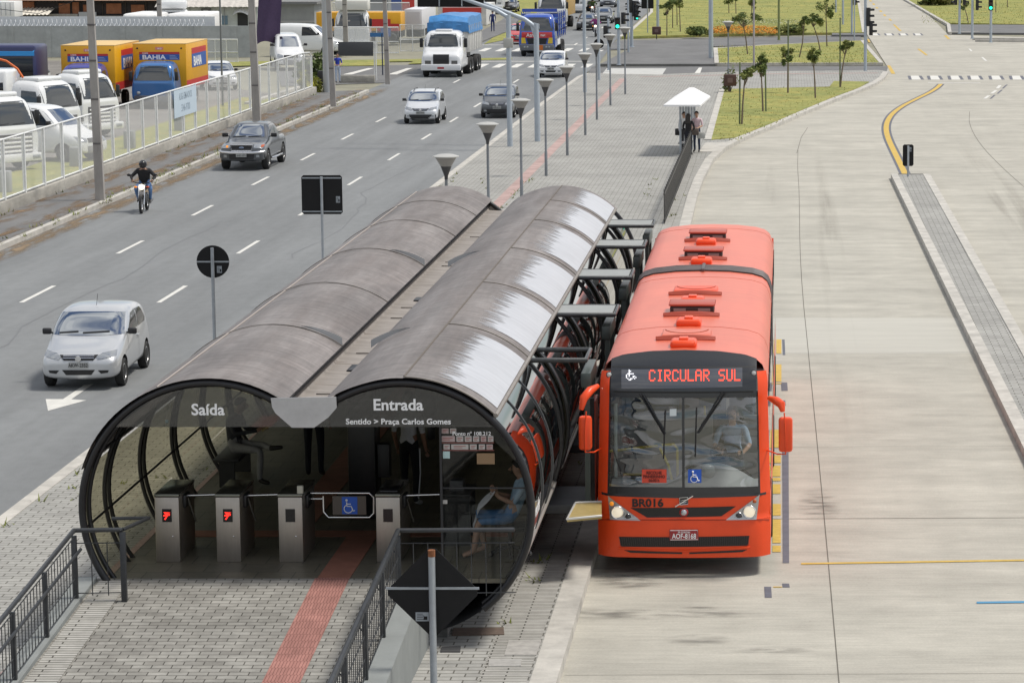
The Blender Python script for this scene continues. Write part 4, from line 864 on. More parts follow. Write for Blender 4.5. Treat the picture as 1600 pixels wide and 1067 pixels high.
for y in (3.2, 9.6, 17.9): m = MB(); m.tube([Vector((x, y, z + .001)) for x, z in prof], .004, 4); m.build('roof_joint', M('joint_dull_red', (.5, .10, .055), .5), bus)
# bellows
m = MB()
for i in range(4):
    y = JY + .06 + i * .2; pts = [Vector((x * 1.0, y, z + .02)) for x, z in [(-1.27, .5), (-1.26, 1.4)] + prof + [(1.26, 1.4), (1.27, .5)]]
    m.tube(pts, .028, 6)
m.grid(lambda u, v: (lambda q: Vector((q[0] * .965, JY + .72 * v, q[1] - .035)))(([(-1.27, .5), (-1.26, 1.4)] + prof + [(1.26, 1.4), (1.27, .5)])[round(u * (len(prof) + 3))]), len(prof) + 3, 4)
m.build('bellows', M('bellows_grey', (.12, .10, .10), .55, var=.5, vs=9, stretch=(.2, 6, 1)), bus, smooth=60)
m = MB(); m.box((-.03, JY - .12, 3.34), (.03, JY + .78, 3.39), bev=.01); m.build('bellows_bracket', M('bracket_grey', (.1, .09, .09), .5), bus)
# chassis, floor, inside
MB().box((-1.1, .5, .38), (1.1, JY, .95)).build('chassis', DARK, bus); MB().box((-1.1, JY + 1, .38), (1.1, EY - .2, .95)).build('chassis', DARK, bus)
INT = M('interior_grey', (.32, .33, .34), .6); 
MB().box((-1.2, .25, .95), (1.2, EY - .3, 1.0)).build('floor', M('bus_floor', (.16, .16, .16), .7), bus)
MB().box((-1.18, .6, 3.02), (1.18, JY, 3.05)).build('ceiling', M('bus_ceiling', (.5, .5, .5), .6), bus)
m = MB(); m.grid(lambda u, v: Vector((-1.1 + 2.2 * u, .26 + .12 * (2 * u - 1) ** 2 + .55 * v, 1.30 + .06 * math.sin(3.1 * v) + (.26 * max(0, math.sin((u - .42) / .55 * math.pi)) * min(1, v * 1.6) if u > .42 and u < .97 else 0))), 40, 12); m.build('dashboard', M('dash_grey', (.36, .37, .38), .55), bus, smooth=60)
m = MB(); m.grid(lambda u, v: Vector((-.15 + 1.25 * u, .80 - .02 * v, 1.33 + .30 * math.sin(math.pi * min(1, u * 1.05)) ** .7 - .05 + .06 * v)), 24, 2); m.build('dash_cowl', DARK, bus, smooth=60)
m = MB(); m.tube([(.62 + .24 * math.cos(a * .2618), .84 + .12 * math.sin(a * .2618), 1.72 + .12 * math.sin(a * .2618)) for a in range(24)], .018, 8, closed=True); m.tube([(.62, .84, 1.70), (.62, .70, 1.4)], .03, 8); m.tube([(.4, .84, 1.72), (.84, .84, 1.72)], .014, 6); m.build('steering_wheel', BLK, bus, smooth=60)
MB().ball((.35, .45, 1.52), (.12, .1, .12), 14).build('fan', M('fan_grey', (.3, .32, .33), .3), bus, smooth=60)
s_ = MB(); s_.box((.38, 1.15, 1.05), (.88, 1.6, 1.45), bev=.04); s_.build('driver_seat', DARK, bus); MB().box((.40, 1.58, 1.45), (.86, 1.7, 2.25), bev=.05).build('seat_back', DARK, bus)
MB().box((-1.15, 2.6, 1.0), (1.15, 2.64, 2.0)).build('partition', INT, bus)
YP = M('yellow_rail', (.62, .48, .05), .4)
def rails(name, pts, r=.022, mat=YP): m = MB(); m.tube(pts, r, 8); return m.build(name, mat, bus, smooth=60)
def inn(px, py, y): p = on(px, py, BY + y); return Vector((p.x - BX, y, p.z))
rails('grab_rail', [inn(948, 705, 1.3), inn(1028, 696, 1.3)]); rails('grab_rail', [inn(1031, 699, 1.0), inn(1044, 726, 1.0), inn(1053, 762, 1.0)]); rails('grab_rail', [inn(1034, 695, 1.1), inn(1053, 694, 1.1), inn(1058, 700, 1.1), inn(1059, 757, 1.1)])
rails('grab_rail', [inn(1101, 634, 3), inn(1102, 760, 3)], .018); rails('grab_rail', [inn(974, 741, 2.2), inn(1010, 741, 2.2)]); rails('grab_rail', [inn(974, 750, 2.2), inn(1010, 750, 2.2)])
rails('door_rail', [inn(962, 630, .9), inn(962, 745, .9)], .03, M('pale_post', (.4, .45, .43), .4)); rails('door_rail', [inn(950, 675, .8), inn(972, 745, .5)], .012, BLK); rails('door_rail', [inn(975, 678, .9), inn(981, 684, .9), inn(995, 720, .9)], .012, BLK)
for xx in (-.95, -.5, .3, .8):
    for yy in (3.2, 4.2, 5.2, 6.4):
        MB().box((xx - .2, yy, 1.35), (xx + .2, yy + .1, 2.05), bev=.03).build('passenger_seat', M('seat_cloth', (.10, .14, .2), .8), bus)
# lettered display
dsp_ = fpatch('display', ((971, 577), (1160, 574), (1160, 604), (971, 607)), M('display_glass', (.085, .09, .105), .12, spec=.7), .008)
LED = M('led_red', (1, .09, .05), .4, emis=.95); LEDW = M('led_white', (.9, .9, .95), .4, emis=.8)
F5 = {'C': ('01110', '10001', '10000', '10000', '10000', '10001', '01110'), 'I': ('01110', '00100', '00100', '00100', '00100', '00100', '01110'), 'R': ('11110', '10001', '10001', '11110', '10100', '10010', '10001'), 'U': ('10001',) * 6 + ('01110',), 'L': ('10000',) * 6 + ('11111',), 'A': ('01110', '10001', '10001', '11111', '10001', '10001', '10001'), 'S': ('01111', '10000', '10000', '01110', '00001', '00001', '11110'), ' ': ('00000',) * 7}
dsp = dsp_; wd_ = 'CIRCULAR SUL'; pxp = (1158 - 1015) / (len(wd_) * 6 - 1.0)
for ci, c in enumerate(wd_):
    m = MB()
    for r_ in range(14):
        for q in range(5):
            if F5[c][r_ // 2][q] == '1':
                px, py = 1015 + (ci * 6 + q) * pxp, 577.6 + r_ * 1.30 - (ci - 6) * .06; a = pf(px, py, .013); w2 = pxp * .0098 * .44; h2 = .0058
                m.add([(a.x - w2, a.y, a.z - h2), (a.x + w2, a.y, a.z - h2), (a.x + w2, a.y + .003, a.z + h2), (a.x - w2, a.y + .003, a.z + h2)], [(0, 1, 2, 3)])
    if c != ' ': m.build('led_letter', LED, dsp, smooth=0)

m = MB()
for r_, row in enumerate(('00100000', '00110000', '00100000', '01111100', '10100000', '10100110', '10000101', '01011010', '00110000')):
    for q, c in enumerate(row):
        if c == '1': a = pf(979 + q * 2.1, 578 + r_ * 1.9, .013); m.add([(a.x - .008, a.y, a.z - .008), (a.x + .008, a.y, a.z - .008), (a.x + .008, a.y + .003, a.z + .008), (a.x - .008, a.y + .003, a.z + .008)], [(0, 1, 2, 3)])
m.build('display_symbol', LEDW, bus, smooth=0)
def disc(name, px, py, r, mat, off=.01, par=None, depth=.02, rim=None):
    a = pf(px, py); T = Matrix.Translation((a.x, a.y - off, a.z)) @ FR
    m = MB(); m.lathe([(r, -depth), (r, 0), (r * .8, depth * .5), (r * .4, depth * .8), (.001, depth)], 20, 0, T); o = m.build(name, mat, par or bus, smooth=60)
    if rim: q = MB(); q.tube([T @ Vector((r * 1.05 * math.cos(t * .3142), r * 1.05 * math.sin(t * .3142), .004)) for t in range(20)], r * .13, 6, closed=True); q.build('rim', rim, o, smooth=60)
    return o
for x in (952, 1178): disc('marker_lamp', x, 585 if x < 1000 else 582.5, .04, M('lamp_clear', (.55, .56, .55), .15, spec=.8), rim=BMASK)
HS = M('lamp_housing', (.42, .42, .42), .25, .5); LENS = M('lens', (.9, .80, .62), .12, emis=.35, spec=.8); AMB = M('amber_lens', (.9, .30, .02), .25, emis=.25); AMB2 = M('dull_amber', (.45, .09, .02), .3)
fpatch('lamp_housing', ((950, 774), (953, 811), (1001, 813)), HS, .012); fpatch('lamp_housing', ((1187, 772), (1182, 811), (1134, 812)), HS, .012)
disc('headlight', 965, 800, .088, LENS, .016, rim=CHROME); disc('headlight', 1171, 799, .088, LENS, .016, rim=CHROME)
disc('fog_lamp', 981.5, 806.5, .045, M('fog_dark', (.05, .05, .055), .2), .016, rim=CHROME); disc('fog_lamp', 1154.5, 805, .045, MATS['fog_dark'], .016, rim=CHROME)
disc('turn_signal', 956, 786.5, .034, AMB, .016); disc('turn_signal', 1179, 782.5, .03, AMB2, .016)
gr = fpatch('grille', ((985, 793), (1150, 790.5), (1127, 806), (1011, 808)), M('grille_black', (.012, .012, .012), .35), .008)
disc('emblem', 1068.5, 800, .068, M('emblem_red', (.35, .03, .03), .3), .012); disc('emblem_face', 1068.5, 800, .045, M('emblem_silver', (.5, .52, .55), .3, .5), .03)
lg = fpatch('badge', ((1061, 776), (1075, 775), (1075.5, 788), (1061.5, 789)), BLK, .010); m = MB()
a, b = pf(1055, 791, .02), pf(1083, 774, .02); m.tube([a, b], .012, 6); c = [pf(*q, .02) for q in ((1062, 777), (1074.5, 776), (1075, 787), (1062.5, 788))]; m.tube(c, .008, 6, closed=True); m.tube([pf(1065, 781, .02), pf(1072, 780, .02), pf(1072.5, 784, .02), pf(1065.5, 785, .02)], .006, 5, closed=True); m.build('badge_bar', CHROME, lg)
def ftext(name, s, px, py, size, mat, par=None, bold=.02, xs=1, off=.009, tilt=0):
    a = pf(px, py, off); n = (pf(px + 6, py, off) - a).normalized(); up = (pf(px, py - 6, off) - a).normalized(); nn = n.cross(up).normalized(); up = nn.cross(n)
    T = Matrix.Translation(a) @ Matrix((n, up, nn)).transposed().to_4x4(); o = text(name, s, size, T, mat, None, bold, xs=xs); o.parent = par or bus; return o
ftext('fleet_number', 'BR016', 1012, 791, .165, BLK, bold=.03, xs=1.08)
lw = fpatch('lower_grille', ((967, 838), (1171, 836.5), (1168, 852), (971, 853.5)), M('slat_black', (.02, .017, .016), .6), .006); m = MB()
for i in range(60):
    t = i / 59; a, b = pf(968 + 202 * t, 839 + -1.5 * t, .010), pf(970 + 199 * t, 852.5 - 1 * t, .010); m.tube([a, b], .0045, 4)
m.build('grille_slat', M('slat_grey', (.045, .04, .038), .5), lw)
for a in (((975, 859), (1066, 862.5), (1066, 865), (985, 863)), ((1077, 862.5), (1168, 858), (1160, 862), (1077, 865))): fpatch('bumper_slot', a, BLK, .006)
m = MB(); 
for q in (((966, 856), (1068, 860), (1172, 854.5)),): m.tube([pf(*p, .012) for p in q], .016, 6)
m.build('bumper_rib', ORG, bus, smooth=60)
m = MB(); m.tube([pf(x, 811.5 + 0 * x, .004) for x in range(938, 1206, 12)], .006, 5); m.build('bumper_seam', M('seam_red', (.2, .02, .01), .6), bus)
PR = M('plate_red', (.33, .02, .025), .45); np_ = fpatch('number_plate', ((1046, 827), (1091, 826.5), (1091.5, 843), (1046.5, 843.5)), PR, .02, cuts=1)
m = MB(); m.tube([pf(*q, .022) for q in ((1047, 828), (1090, 827.5), (1090.5, 842), (1047.5, 842.5))], .006, 4, closed=True); m.build('plate_border', LETTER, np_)
ftext('plate_number', 'AOF-8168', 1069, 840.5, .105, LETTER, np_, .02, .80, .024); ftext('plate_town', 'PR-CURITIBA', 1069, 832, .035, LETTER, np_, .01, .9, .024)
# wipers
def wiper(arm, blade):
    m = MB(); m.tube([pf(*arm[0], .03), pf(*arm[1], .05)], .013, 6); m.tube([pf(arm[0][0] + 5, arm[0][1] + 1, .03), pf(arm[1][0] + 2, arm[1][1] - 1, .05)], .013, 6); m.tube([pf(*blade[0], .035), pf((blade[0][0] + blade[1][0]) / 2, (blade[0][1] + blade[1][1]) / 2, .045), pf(*blade[1], .03)], .013, 6); m.build('wiper', BLK, bus)
wiper(((1000, 615), (1038, 678)), ((1039.5, 641), (1037, 716))); wiper(((1129, 612), (1090, 676)), ((1088.5, 636), (1086.5, 713)))
fpatch('sticker', ((1046.5, 639), (1057, 638.5), (1057, 649.5), (1046.5, 650)), M('sticker_pale', (.62, .68, .70), .5), .004, cuts=1)
nb = fpatch('route_board', ((1003, 733), (1041.5, 733), (1041.5, 754), (1003, 754)), M('board_red', (.68, .07, .035), .5), .004, cuts=1)
for i, s in enumerate(('RECOLHE', 'PINHEIRINHO', '06:00 h')): ftext('board_lettering', s, 1022, 740.5 + i * 6, .062, M('board_letter', (.14, .015, .01), .6), nb, .03, .85, .008)
ab = fpatch('access_sticker', ((1075, 733), (1096, 733), (1096, 754), (1075, 754)), BLUE, .004, cuts=1)
a = pf(1085, 744.5, .010); m = MB(); wheelchair(m, .19, Matrix.Translation(a) @ FR); m.build('wheelchair_symbol', LETTER, ab, smooth=60)
# mirrors
for s, arm, head in ((-1, ((934, 603), (922, 610), (912, 622), (908, 640)), (904, 925, 650, 703)), (1, ((1202, 622), (1213, 626), (1221, 632), (1223, 643)), (1216.5, 1238.5, 652, 706))):
    ym = -.12; l = lambda px, py, d=0: inn(px, py, ym + d)
    m = MB(); m.tube([l(*arm[0], .3), l(*arm[1], .12), l(*arm[2]), l(*arm[3])], [.035, .065, .065, .035], 10); q = m.build('mirror_arm', ORG, bus, smooth=60)
    a, b = l(head[0], head[2]), l(head[1], head[3]); m = MB(); m.box((a.x, ym - .05, b.z), (b.x, ym + .10, a.z), bev=.045); hd = m.build('mirror', ORG, bus, smooth=45)
    MB().box((a.x + .025, ym + .098, b.z + .04), (b.x - .025, ym + .106, a.z - .04), bev=.003).build('mirror_glass', CHROME, hd)
    m = MB(); cx = (a.x + b.x) / 2; m.tube([(cx - s * .02, ym - .058, a.z + .08), (cx, ym - .062, (a.z + b.z) / 2), (cx + s * .0, ym - .058, b.z - .02), (cx - s * .12, ym + .1, b.z - .05), (s * 1.24, .25, b.z - .04)], .012, 6); m.build('mirror_rod', ORG, hd, smooth=60)
# roof hatches and ventilators
def rf(px, py): p = at(px, py, 3.36); return p.x - BX, p.y - BY
def hump(px, py):
    x, y = rf(px, py); m = MB(); m.box((x - .2, y - .15, 3.30), (x + .2, y + .3, 3.43), bev=.05); o = m.build('roof_vent', ORG, bus, smooth=45); MB().box((x - .07, y - .02, 3.42), (x + .07, y + .2, 3.46), bev=.015).build('vent_cap', ORG, o)
def hatch(px, py, mode):
    x, y = rf(px, py); m = MB()
    m.grid(lambda u, v: Vector((x - .46 + .92 * u, y + .03 + .10 * v, 3.352 - .03 * (2 * u - 1) ** 2 + .05 * math.sin(v * 3.14) - .0)), 8, 4); m.box((x - .45, y, 3.30), (x + .45, y + .04, 3.345), bev=.012); m.build('hatch_brim', M('hatch_dark_orange', (.33, .045, .02), .4), bus, smooth=60)
    if mode == 'open':
        m = MB(); m.box((x - .36, y + .35, 3.30), (x + .36, y + .95, 3.44), bev=.02); o = m.build('hatch_well', M('hatch_black', (.03, .014, .012), .5), bus)
        MB().box((x - .38, y + .33, 3.44), (x + .38, y + 1.0, 3.48), bev=.03).build('hatch_lid', M('hatch_lid_red', (.42, .06, .03), .4), o, smooth=45)
        m = MB()
        for t in (-.2, .2): m.box((x + t - .1, y + .345, 3.36), (x + t + .1, y + .352, 3.41))
        m.build('hatch_hinge', M('hinge_grey', (.25, .2, .19), .5), o)
    else:
        m = MB(); m.box((x - .38, y + .12, 3.28), (x + .38, y + .85, 3.385), bev=.03); o = m.build('hatch_lid', ORF if mode == 'low' else ORG, bus, smooth=45)
        q = MB(); q.tube([(x + .34 * math.cos(R(a)), y + .8 - .45 * math.sin(R(a)), 3.387) for a in range(10, 171, 16)], .008, 4); q.build('hatch_groove', M('groove', (.35, .06, .03), .6), o)
hump(1068, 538); hatch(1071, 528, 'low'); hump(1076, 505); hatch(1080, 491, 'open'); hump(1082, 471); hatch(1086, 458, 'shut')
hump(1096, 409); hatch(1098, 403.5, 'open'); hump(1103, 379); hatch(1105, 375, 'open')
# wheels
def wheel(par, x, y, r, w, rim=M('rim_silver', (.5, .5, .5), .35, .7), hub=.6, rimr=.62):
    s = 1 if x > 0 else -1; T = Matrix.Translation((x, y, r)) @ Matrix.Rotation(R(90) * s, 4, 'Y')
    h = w / 2; wh = MB().lathe([(r * rimr, -h * .7), (r * .9, -h), (r, -h * .7), (r, h * .7), (r * .9, h), (r * rimr, h * .7)], 24, 0, T, caps=True).build('wheel', RUB, par, smooth=50)
    m = MB(); m.lathe([(r * rimr, h * .72), (r * rimr * .92, h * .78), (r * rimr * .85, h * .45), (r * .2, h * .5), (.001, h * .62)], 20, 0, T, caps=False); o = m.build('rim', rim, wh, smooth=50)
    m = MB()
    for k in range(6):
        a = k * math.pi / 3 + .3; m.add([(r * rimr * .82 * math.cos(a + d), r * rimr * .82 * math.sin(a + d), h * .62) for d in (-.22, .22)] + [(r * .3 * math.cos(a + d), r * .3 * math.sin(a + d), h * .64) for d in (.3, -.3)], [(0, 1, 2, 3)], 0, T)
    m.build('rim_opening', DARK, wh); return wh
for y in (2.75, 8.7, 15.8):
    for s in (-1, 1): wheel(bus, s * 1.16, y, .5, .3)
# open door with ramp flap, mirror side
MB().box((-1.42, .95, .95), (-1.36, 1.6, 2.5), bev=.01).build('door_leaf', M('door_red', (.40, .045, .02), .45), bus)
m = MB(); m.box((-1.45, .92, .93), (-1.38, 1.0, 2.55)); m.build('door_frame', BLK, bus)
a, b, c, d = inn(897, 785, 2.0), inn(932, 783, 2.0), inn(932, 803, .9), inn(885, 810, .9)
a, b, c, d = [Vector((p.x - BX, p.y - BY, p.z)) for p in (at(899, 786, 1.1), at(940, 784, 1.1), at(940, 806, 1.1), at(886, 811, 1.1))]
m = MB(); m.add([a, b, c, d] + [p - Vector((0, 0, .04)) for p in (a, b, c, d)], [(3, 2, 1, 0), (4, 5, 6, 7), (0, 1, 5, 4), (1, 2, 6, 5), (2, 3, 7, 6), (3, 0, 4, 7)]); fl = m.build('ramp_flap', M('flap_gold', (.36, .27, .10), .5, var=.15, vs=12), bus)
m = MB(); m.tube([p + Vector((0, 0, .005)) for p in (b, a, d, c)], .018, 6); m.build('flap_edge', M('edge_silver', (.6, .6, .58), .4, .4), fl)
# the driver
dv = SIT(.45); dv.update({'wrL': (.16, -.46, .70), 'haL': (.14, -.54, .72), 'wrR': (-.16, -.46, .70), 'haR': (-.14, -.54, .72), 'elL': (.27, -.18, .78), 'elR': (-.27, -.18, .78)})
person('person in pale blue shirt driving the red bus', (BX + .70, BY + 1.42, 1.0), 0, cloth('driver_shirt', (.35, .45, .58)), cloth('driver_trousers', (.03, .035, .05)), pose=dv, skin=SKIN, sleeve=0)
# ================================================================ VEHICLES
CGL = M('car_glass', (.46, .49, .52), .03, 1); SGL = M('car_side_glass', (.012, .014, .016), .08, spec=.5); TGL = M('truck_glass', (.03, .036, .04), .06, 0, spec=.9, coat=.6)
def paint(name, c, metal=.0, rough=.3): return M(name, c, rough, metal, var=.03, vs=2, coat=.8)
SILVER = paint('silver_paint', (.55, .565, .58), .45, .32); BLACKP = paint('black_car_paint', (.02, .021, .024), .1); GREYP = paint('graphite_paint', (.085, .092, .10), .35); WHITEP = paint('white_car_paint', (.72, .73, .74)); REDP = paint('red_car_paint', (.50, .02, .02))
HL = M('headlight_glass', (.36, .38, .40), .12, .5, spec=.9); GRL = M('grille_dark', (.012, .012, .013), .4); PLT = M('plate_grey', (.42, .43, .42), .5); PLTL = M('plate_letter', (.06, .06, .06), .6)
def loft(name, st, mat, par, wells=(), level=2):
    """closed body from cross sections; wheel wells cut out of it; returns the body and a ray tree of the uncut form"""
    vs = []; fs = []; n = None
    for (y, zt, wt, zs, ws, wm, zl, zb) in st:
        h = [(wt * .55, zt - .006), (wt, zt - .04), (ws, zs), (wm, (zs + zl) / 2 + .04), (wm - .01, zl), (wm - .07, zb)]
        ring = [(-x, z) for x, z in h[::-1]] + h; n = len(ring); vs += [(x, y, z) for x, z in ring]
    for i in range(len(st) - 1):
        for j in range(n): fs.append((i * n + j, i * n + (j + 1) % n, (i + 1) * n + (j + 1) % n, (i + 1) * n + j))
    for i, fl in ((0, 1), (len(st) - 1, 0)):
        for j in range(n // 2 - 1):
            q = (i * n + j, i * n + j + 1, i * n + n - 2 - j, i * n + n - 1 - j); fs.append(q[::-1] if fl else q)
    me = bpy.data.meshes.new(name); me.from_pydata(vs, [], fs); o = bpy.data.objects.new(name, me); COL.objects.link(o)
    bm = bmesh.new(); bm.from_mesh(me); bmesh.ops.recalc_face_normals(bm, faces=bm.faces[:]); bm.to_mesh(me); bm.free()
    me.materials.append(mat); me.materials.append(DARK)
    if level: o.modifiers.new('s', 'SUBSURF').levels = level
    dg = bpy.context.evaluated_depsgraph_get(); dg.update(); m1 = bpy.data.meshes.new_from_object(o.evaluated_get(dg))
    o.modifiers.clear(); o.data = m1; bv = bvh_of(o)
    if wells:
        cb = MB()
        for (yy, zz, r, x0, x1) in wells:
            for s in (-1, 1):
                T = Matrix.Translation((s * (x0 + x1) / 2, yy, zz)) @ Matrix.Rotation(R(90), 4, 'Y'); h = (x1 - x0) / 2; cb.lathe([(r, -h), (r, h)], 22, 0, T)
        co = cb.build('cut', DARK, smooth=0); b = o.modifiers.new('b', 'BOOLEAN'); b.operation = 'DIFFERENCE'; b.object = co; b.solver = 'EXACT'; b.material_mode = 'TRANSFER'
        dg = bpy.context.evaluated_depsgraph_get(); dg.update(); m2 = bpy.data.meshes.new_from_object(o.evaluated_get(dg)); o.modifiers.clear(); o.data = m2; bpy.data.objects.remove(co)
    for p in o.data.polygons: p.use_smooth = True
    o.data.set_sharp_from_angle(angle=R(42)); o.data.name = name; o.name = name; o.parent = par
    return o, bv
def pt(name, bv, poly, mat, par, axis='y', sgn=-1, off=.006, cuts=2, mirror=False):
    m = MB(); decal(m, bv, poly, axis, sgn, off, cuts); o = m.build(name, mat, par, smooth=60)
    if mirror:
        m = MB(); decal(m, bv, [(-a, b) for a, b in poly] if axis == 'y' else poly, axis, sgn if axis == 'y' else -sgn, off, cuts); m.build(name, mat, par, smooth=60)
    return o
def mirrors(par, x, y, z, mat, s=1):
    for k in (-1, 1): MB().box((k * x, y, z), (k * (x + .19 * s), y + .09 * s, z + .13 * s), bev=.03).tube([(k * (x - .08), y + .06, z + .02), (k * (x + .05), y + .05, z + .04)], .02, 6).build('mirror', mat, par, smooth=45)
def wipers(bv, par, z, xs):
    for a, b in xs:
        m = MB(); decal(m, bv, [(a, z), (a, z + .02), (b, z + .045), (b, z + .025)], off=.018, cuts=1); m.build('wiper', BLK, par)
HATCH = [(-1.90, .60, .48, .54, .60, .64, .40, .30), (-1.84, .74, .54, .66, .71, .76, .36, .22), (-1.62, .84, .57, .75, .76, .81, .35, .20), (-1.1, .99, .68, .90, .785, .82, .34, .19), (-.92, 1.03, .78, .93, .79, .82, .34, .19), (-.28, 1.45, .77, 1.0, .81, .82, .34, .19), (.05, 1.53, .77, .99, .795, .82, .34, .19), (.6, 1.555, .77, 1.0, .795, .82, .34, .19), (1.3, 1.51, .75, 1.02, .785, .815, .34, .2), (1.62, 1.41, .70, 1.02, .77, .80, .34, .22), (1.84, 1.02, .54, .95, .72, .78, .36, .25), (1.9, .72, .50, .66, .66, .70, .4, .3)]
def hatchback(label, loc, mat, group=None, dark_bumper=False, rz=0, plate='AKW-2352', sc_=1, racks=False, smile=False):
    t = thing('hatchback_car', label, 'car', loc, rz, group)
    b, bv = loft('body', HATCH, mat, t, [(-1.17, .30, .36, .52, 1.1), (1.28, .30, .36, .52, 1.1)])
    pt('windscreen', bv, [(-.75, 1.04), (-.3, 1.02), (.3, 1.02), (.75, 1.04), (.66, 1.42), (.3, 1.435), (-.3, 1.435), (-.66, 1.42)], CGL, t, cuts=3)
    for k in (-1, 1):
        pt('side_window', bv, [(-.6, 1.05), (-.12, 1.33), (.0, 1.385), (.36, 1.41), (.36, 1.04)], SGL, t, 'x', k); pt('side_window', bv, [(.44, 1.04), (.44, 1.41), (.98, 1.39), (1.30, 1.12), (1.2, 1.05)], SGL, t, 'x', k)
        m = MB(); decal(m, bv, [(.40, .42), (.40, 1.0), (.412, 1.0), (.412, .42)], 'x', k, .004, 2); m.build('door_gap', GRL, t); m = MB(); m.box((k * .80, .22, .86), (k * .845, .36, .89), bev=.012); m.build('door_handle', mat, t)
        pt('headlight', bv, [(k * .74, .70), (k * .40, .645), (k * .36, .70), (k * .47, .765), (k * .72, .80)], HL, t, off=.012)
    if dark_bumper: pt('bumper', bv, [(-.70, .27), (.70, .27), (.72, .46), (-.72, .46)], DARK, t, off=.02)
    g = pt('grille', bv, [(-.40, .735), (-.3, .63), (.3, .63), (.40, .735)], GRL, t, off=.012)
    m = MB()
    for z in (.715, .675): decal(m, bv, [(-.32, z - .006), (.32, z - .006), (.32, z + .008), (-.32, z + .008)], off=.022, cuts=1)
    m.build('grille_bar', CHROME, g); m = MB(); m.lathe([(.062, 0), (.062, .012), (.001, .016)], 16, 0, Matrix.Translation((0, -1.905, .672)) @ FR); m.build('badge', CHROME, g)
    if not dark_bumper:
        pt('lower_grille', bv, [(-.34, .44), (-.26, .335), (.26, .335), (.34, .44)], GRL, t, off=.012)
        for k in (-1, 1): pt('fog_grille', bv, [(k * .62, .43), (k * .40, .43), (k * .46, .36), (k * .6, .38)], GRL, t, off=.012)
    else:
        for k in (-1, 1): pt('fog_lamp', bv, [(k * .62, .42), (k * .5, .42), (k * .5, .36), (k * .62, .36)], HL, t, off=.03)
    p = pt('number_plate', bv, [(-.2, .475), (.2, .475), (.2, .60), (-.2, .60)], PLT, t, off=.022, cuts=1)
    text('plate_number', plate, .11, Matrix.Translation((0, -1.935, .505)) @ FR, PLTL, p, .02, .001, xs=.78)
    wipers(bv, t, 1.055, ((-.6, -.2), (-.1, .45))); mirrors(t, .80, -.72, 1.02, DARK)
    for y in (-1.17, 1.28):
        for k in (-1, 1): wheel(t, k * .735, y, .29, .185)
    if racks:
        for k in (-1, 1): m = MB(); m.tube([(k * .5, -.2, 1.47), (k * .5, .1, 1.56), (k * .5, 1.1, 1.55), (k * .5, 1.3, 1.49)], .018, 6); m.build('roof_rail', BLK, t)
    m = MB(); m.tube([(0, .1, 1.53), (0, .25, 1.75)], .006, 4); m.build('aerial', BLK, t)
    t.scale = (sc_,) * 3; return t
def front(px, py, d=1.17): p = at(px, py); return (p.x, p.y + d, 0)
hatchback('silver hatchback driving over the white lane arrow', front(133, 602), SILVER, 'hatchbacks on the avenue', rz=R(1.5))
hatchback('silver hatchback with black bumper and roof rails in the middle lane', front(660, 193), paint('pale_silver_paint', (.66, .68, .70), .35), 'hatchbacks on the avenue', True, plate='ARU-7310', racks=True)
hatchback('graphite hatchback partly behind a steel pole on the avenue', front(779, 184), GREYP, 'hatchbacks on the avenue', True, plate='APK-6112')
hatchback('white hatchback driving behind the steel mast, closest ahead of the red fronted truck', front(862, 121), WHITEP, 'hatchbacks on the avenue', plate='AMB-1904')
hatchback('red hatchback half hidden by the blue and red truck', front(811, 70), REDP, 'hatchbacks on the avenue', plate='AQT-2208')
SEDAN = [(-2.1, .58, .5, .52, .62, .68, .40, .30), (-2.04, .70, .56, .62, .74, .79, .36, .22), (-1.8, .80, .6, .71, .79, .84, .34, .19), (-1.15, .92, .62, .84, .81, .85, .33, .18), (-.9, .97, .72, .88, .81, .85, .33, .18), (-.2, 1.37, .64, .92, .81, .85, .33, .18), (.2, 1.45, .64, .93, .81, .85, .33, .18), (.7, 1.43, .64, .94, .81, .85, .33, .18), (1.3, 1.08, .68, .95, .80, .85, .33, .18), (1.5, 1.02, .6, .94, .79, .84, .33, .19), (2.0, .98, .58, .90, .74, .80, .36, .24), (2.1, .75, .5, .68, .66, .7, .4, .3)]
def sedan(label, loc, mat, group=None, rz=0, lit=False):
    t = thing('saloon_car', label, 'car', loc, rz, group); b, bv = loft('body', SEDAN, mat, t, [(-1.3, .3, .37, .54, 1.1), (1.32, .3, .37, .54, 1.1)])
    pt('windscreen', bv, [(-.74, .99), (.74, .99), (.60, 1.36), (-.60, 1.36)], CGL, t, cuts=3)
    for k in (-1, 1):
        pt('side_window', bv, [(-.6, .99), (0, 1.33), (.36, 1.37), (.36, .98)], SGL, t, 'x', k); pt('side_window', bv, [(.44, .98), (.44, 1.37), (.75, 1.34), (1.15, 1.04)], SGL, t, 'x', k)
        pt('headlight', bv, [(k * .78, .64), (k * .45, .60), (k * .45, .70), (k * .74, .745)], HL, t, off=.012)
    pt('grille', bv, [(-.36, .68), (-.3, .59), (.3, .59), (.36, .68)], GRL, t, off=.012); pt('lower_grille', bv, [(-.5, .42), (-.4, .32), (.4, .32), (.5, .42)], GRL, t, off=.012); pt('number_plate', bv, [(-.2, .45), (.2, .45), (.2, .56), (-.2, .56)], PLT, t, off=.022, cuts=1)
    wipers(bv, t, .985, ((-.6, -.1), (0, .5))); mirrors(t, .82, -.66, .98, mat)
    for y in (-1.3, 1.32):
        for k in (-1, 1): wheel(t, k * .76, y, .30, .19)
    return t
s0 = sedan('black saloon car nearest behind the far crossing', front(917, 48), BLACKP, 'saloon cars on the avenue')
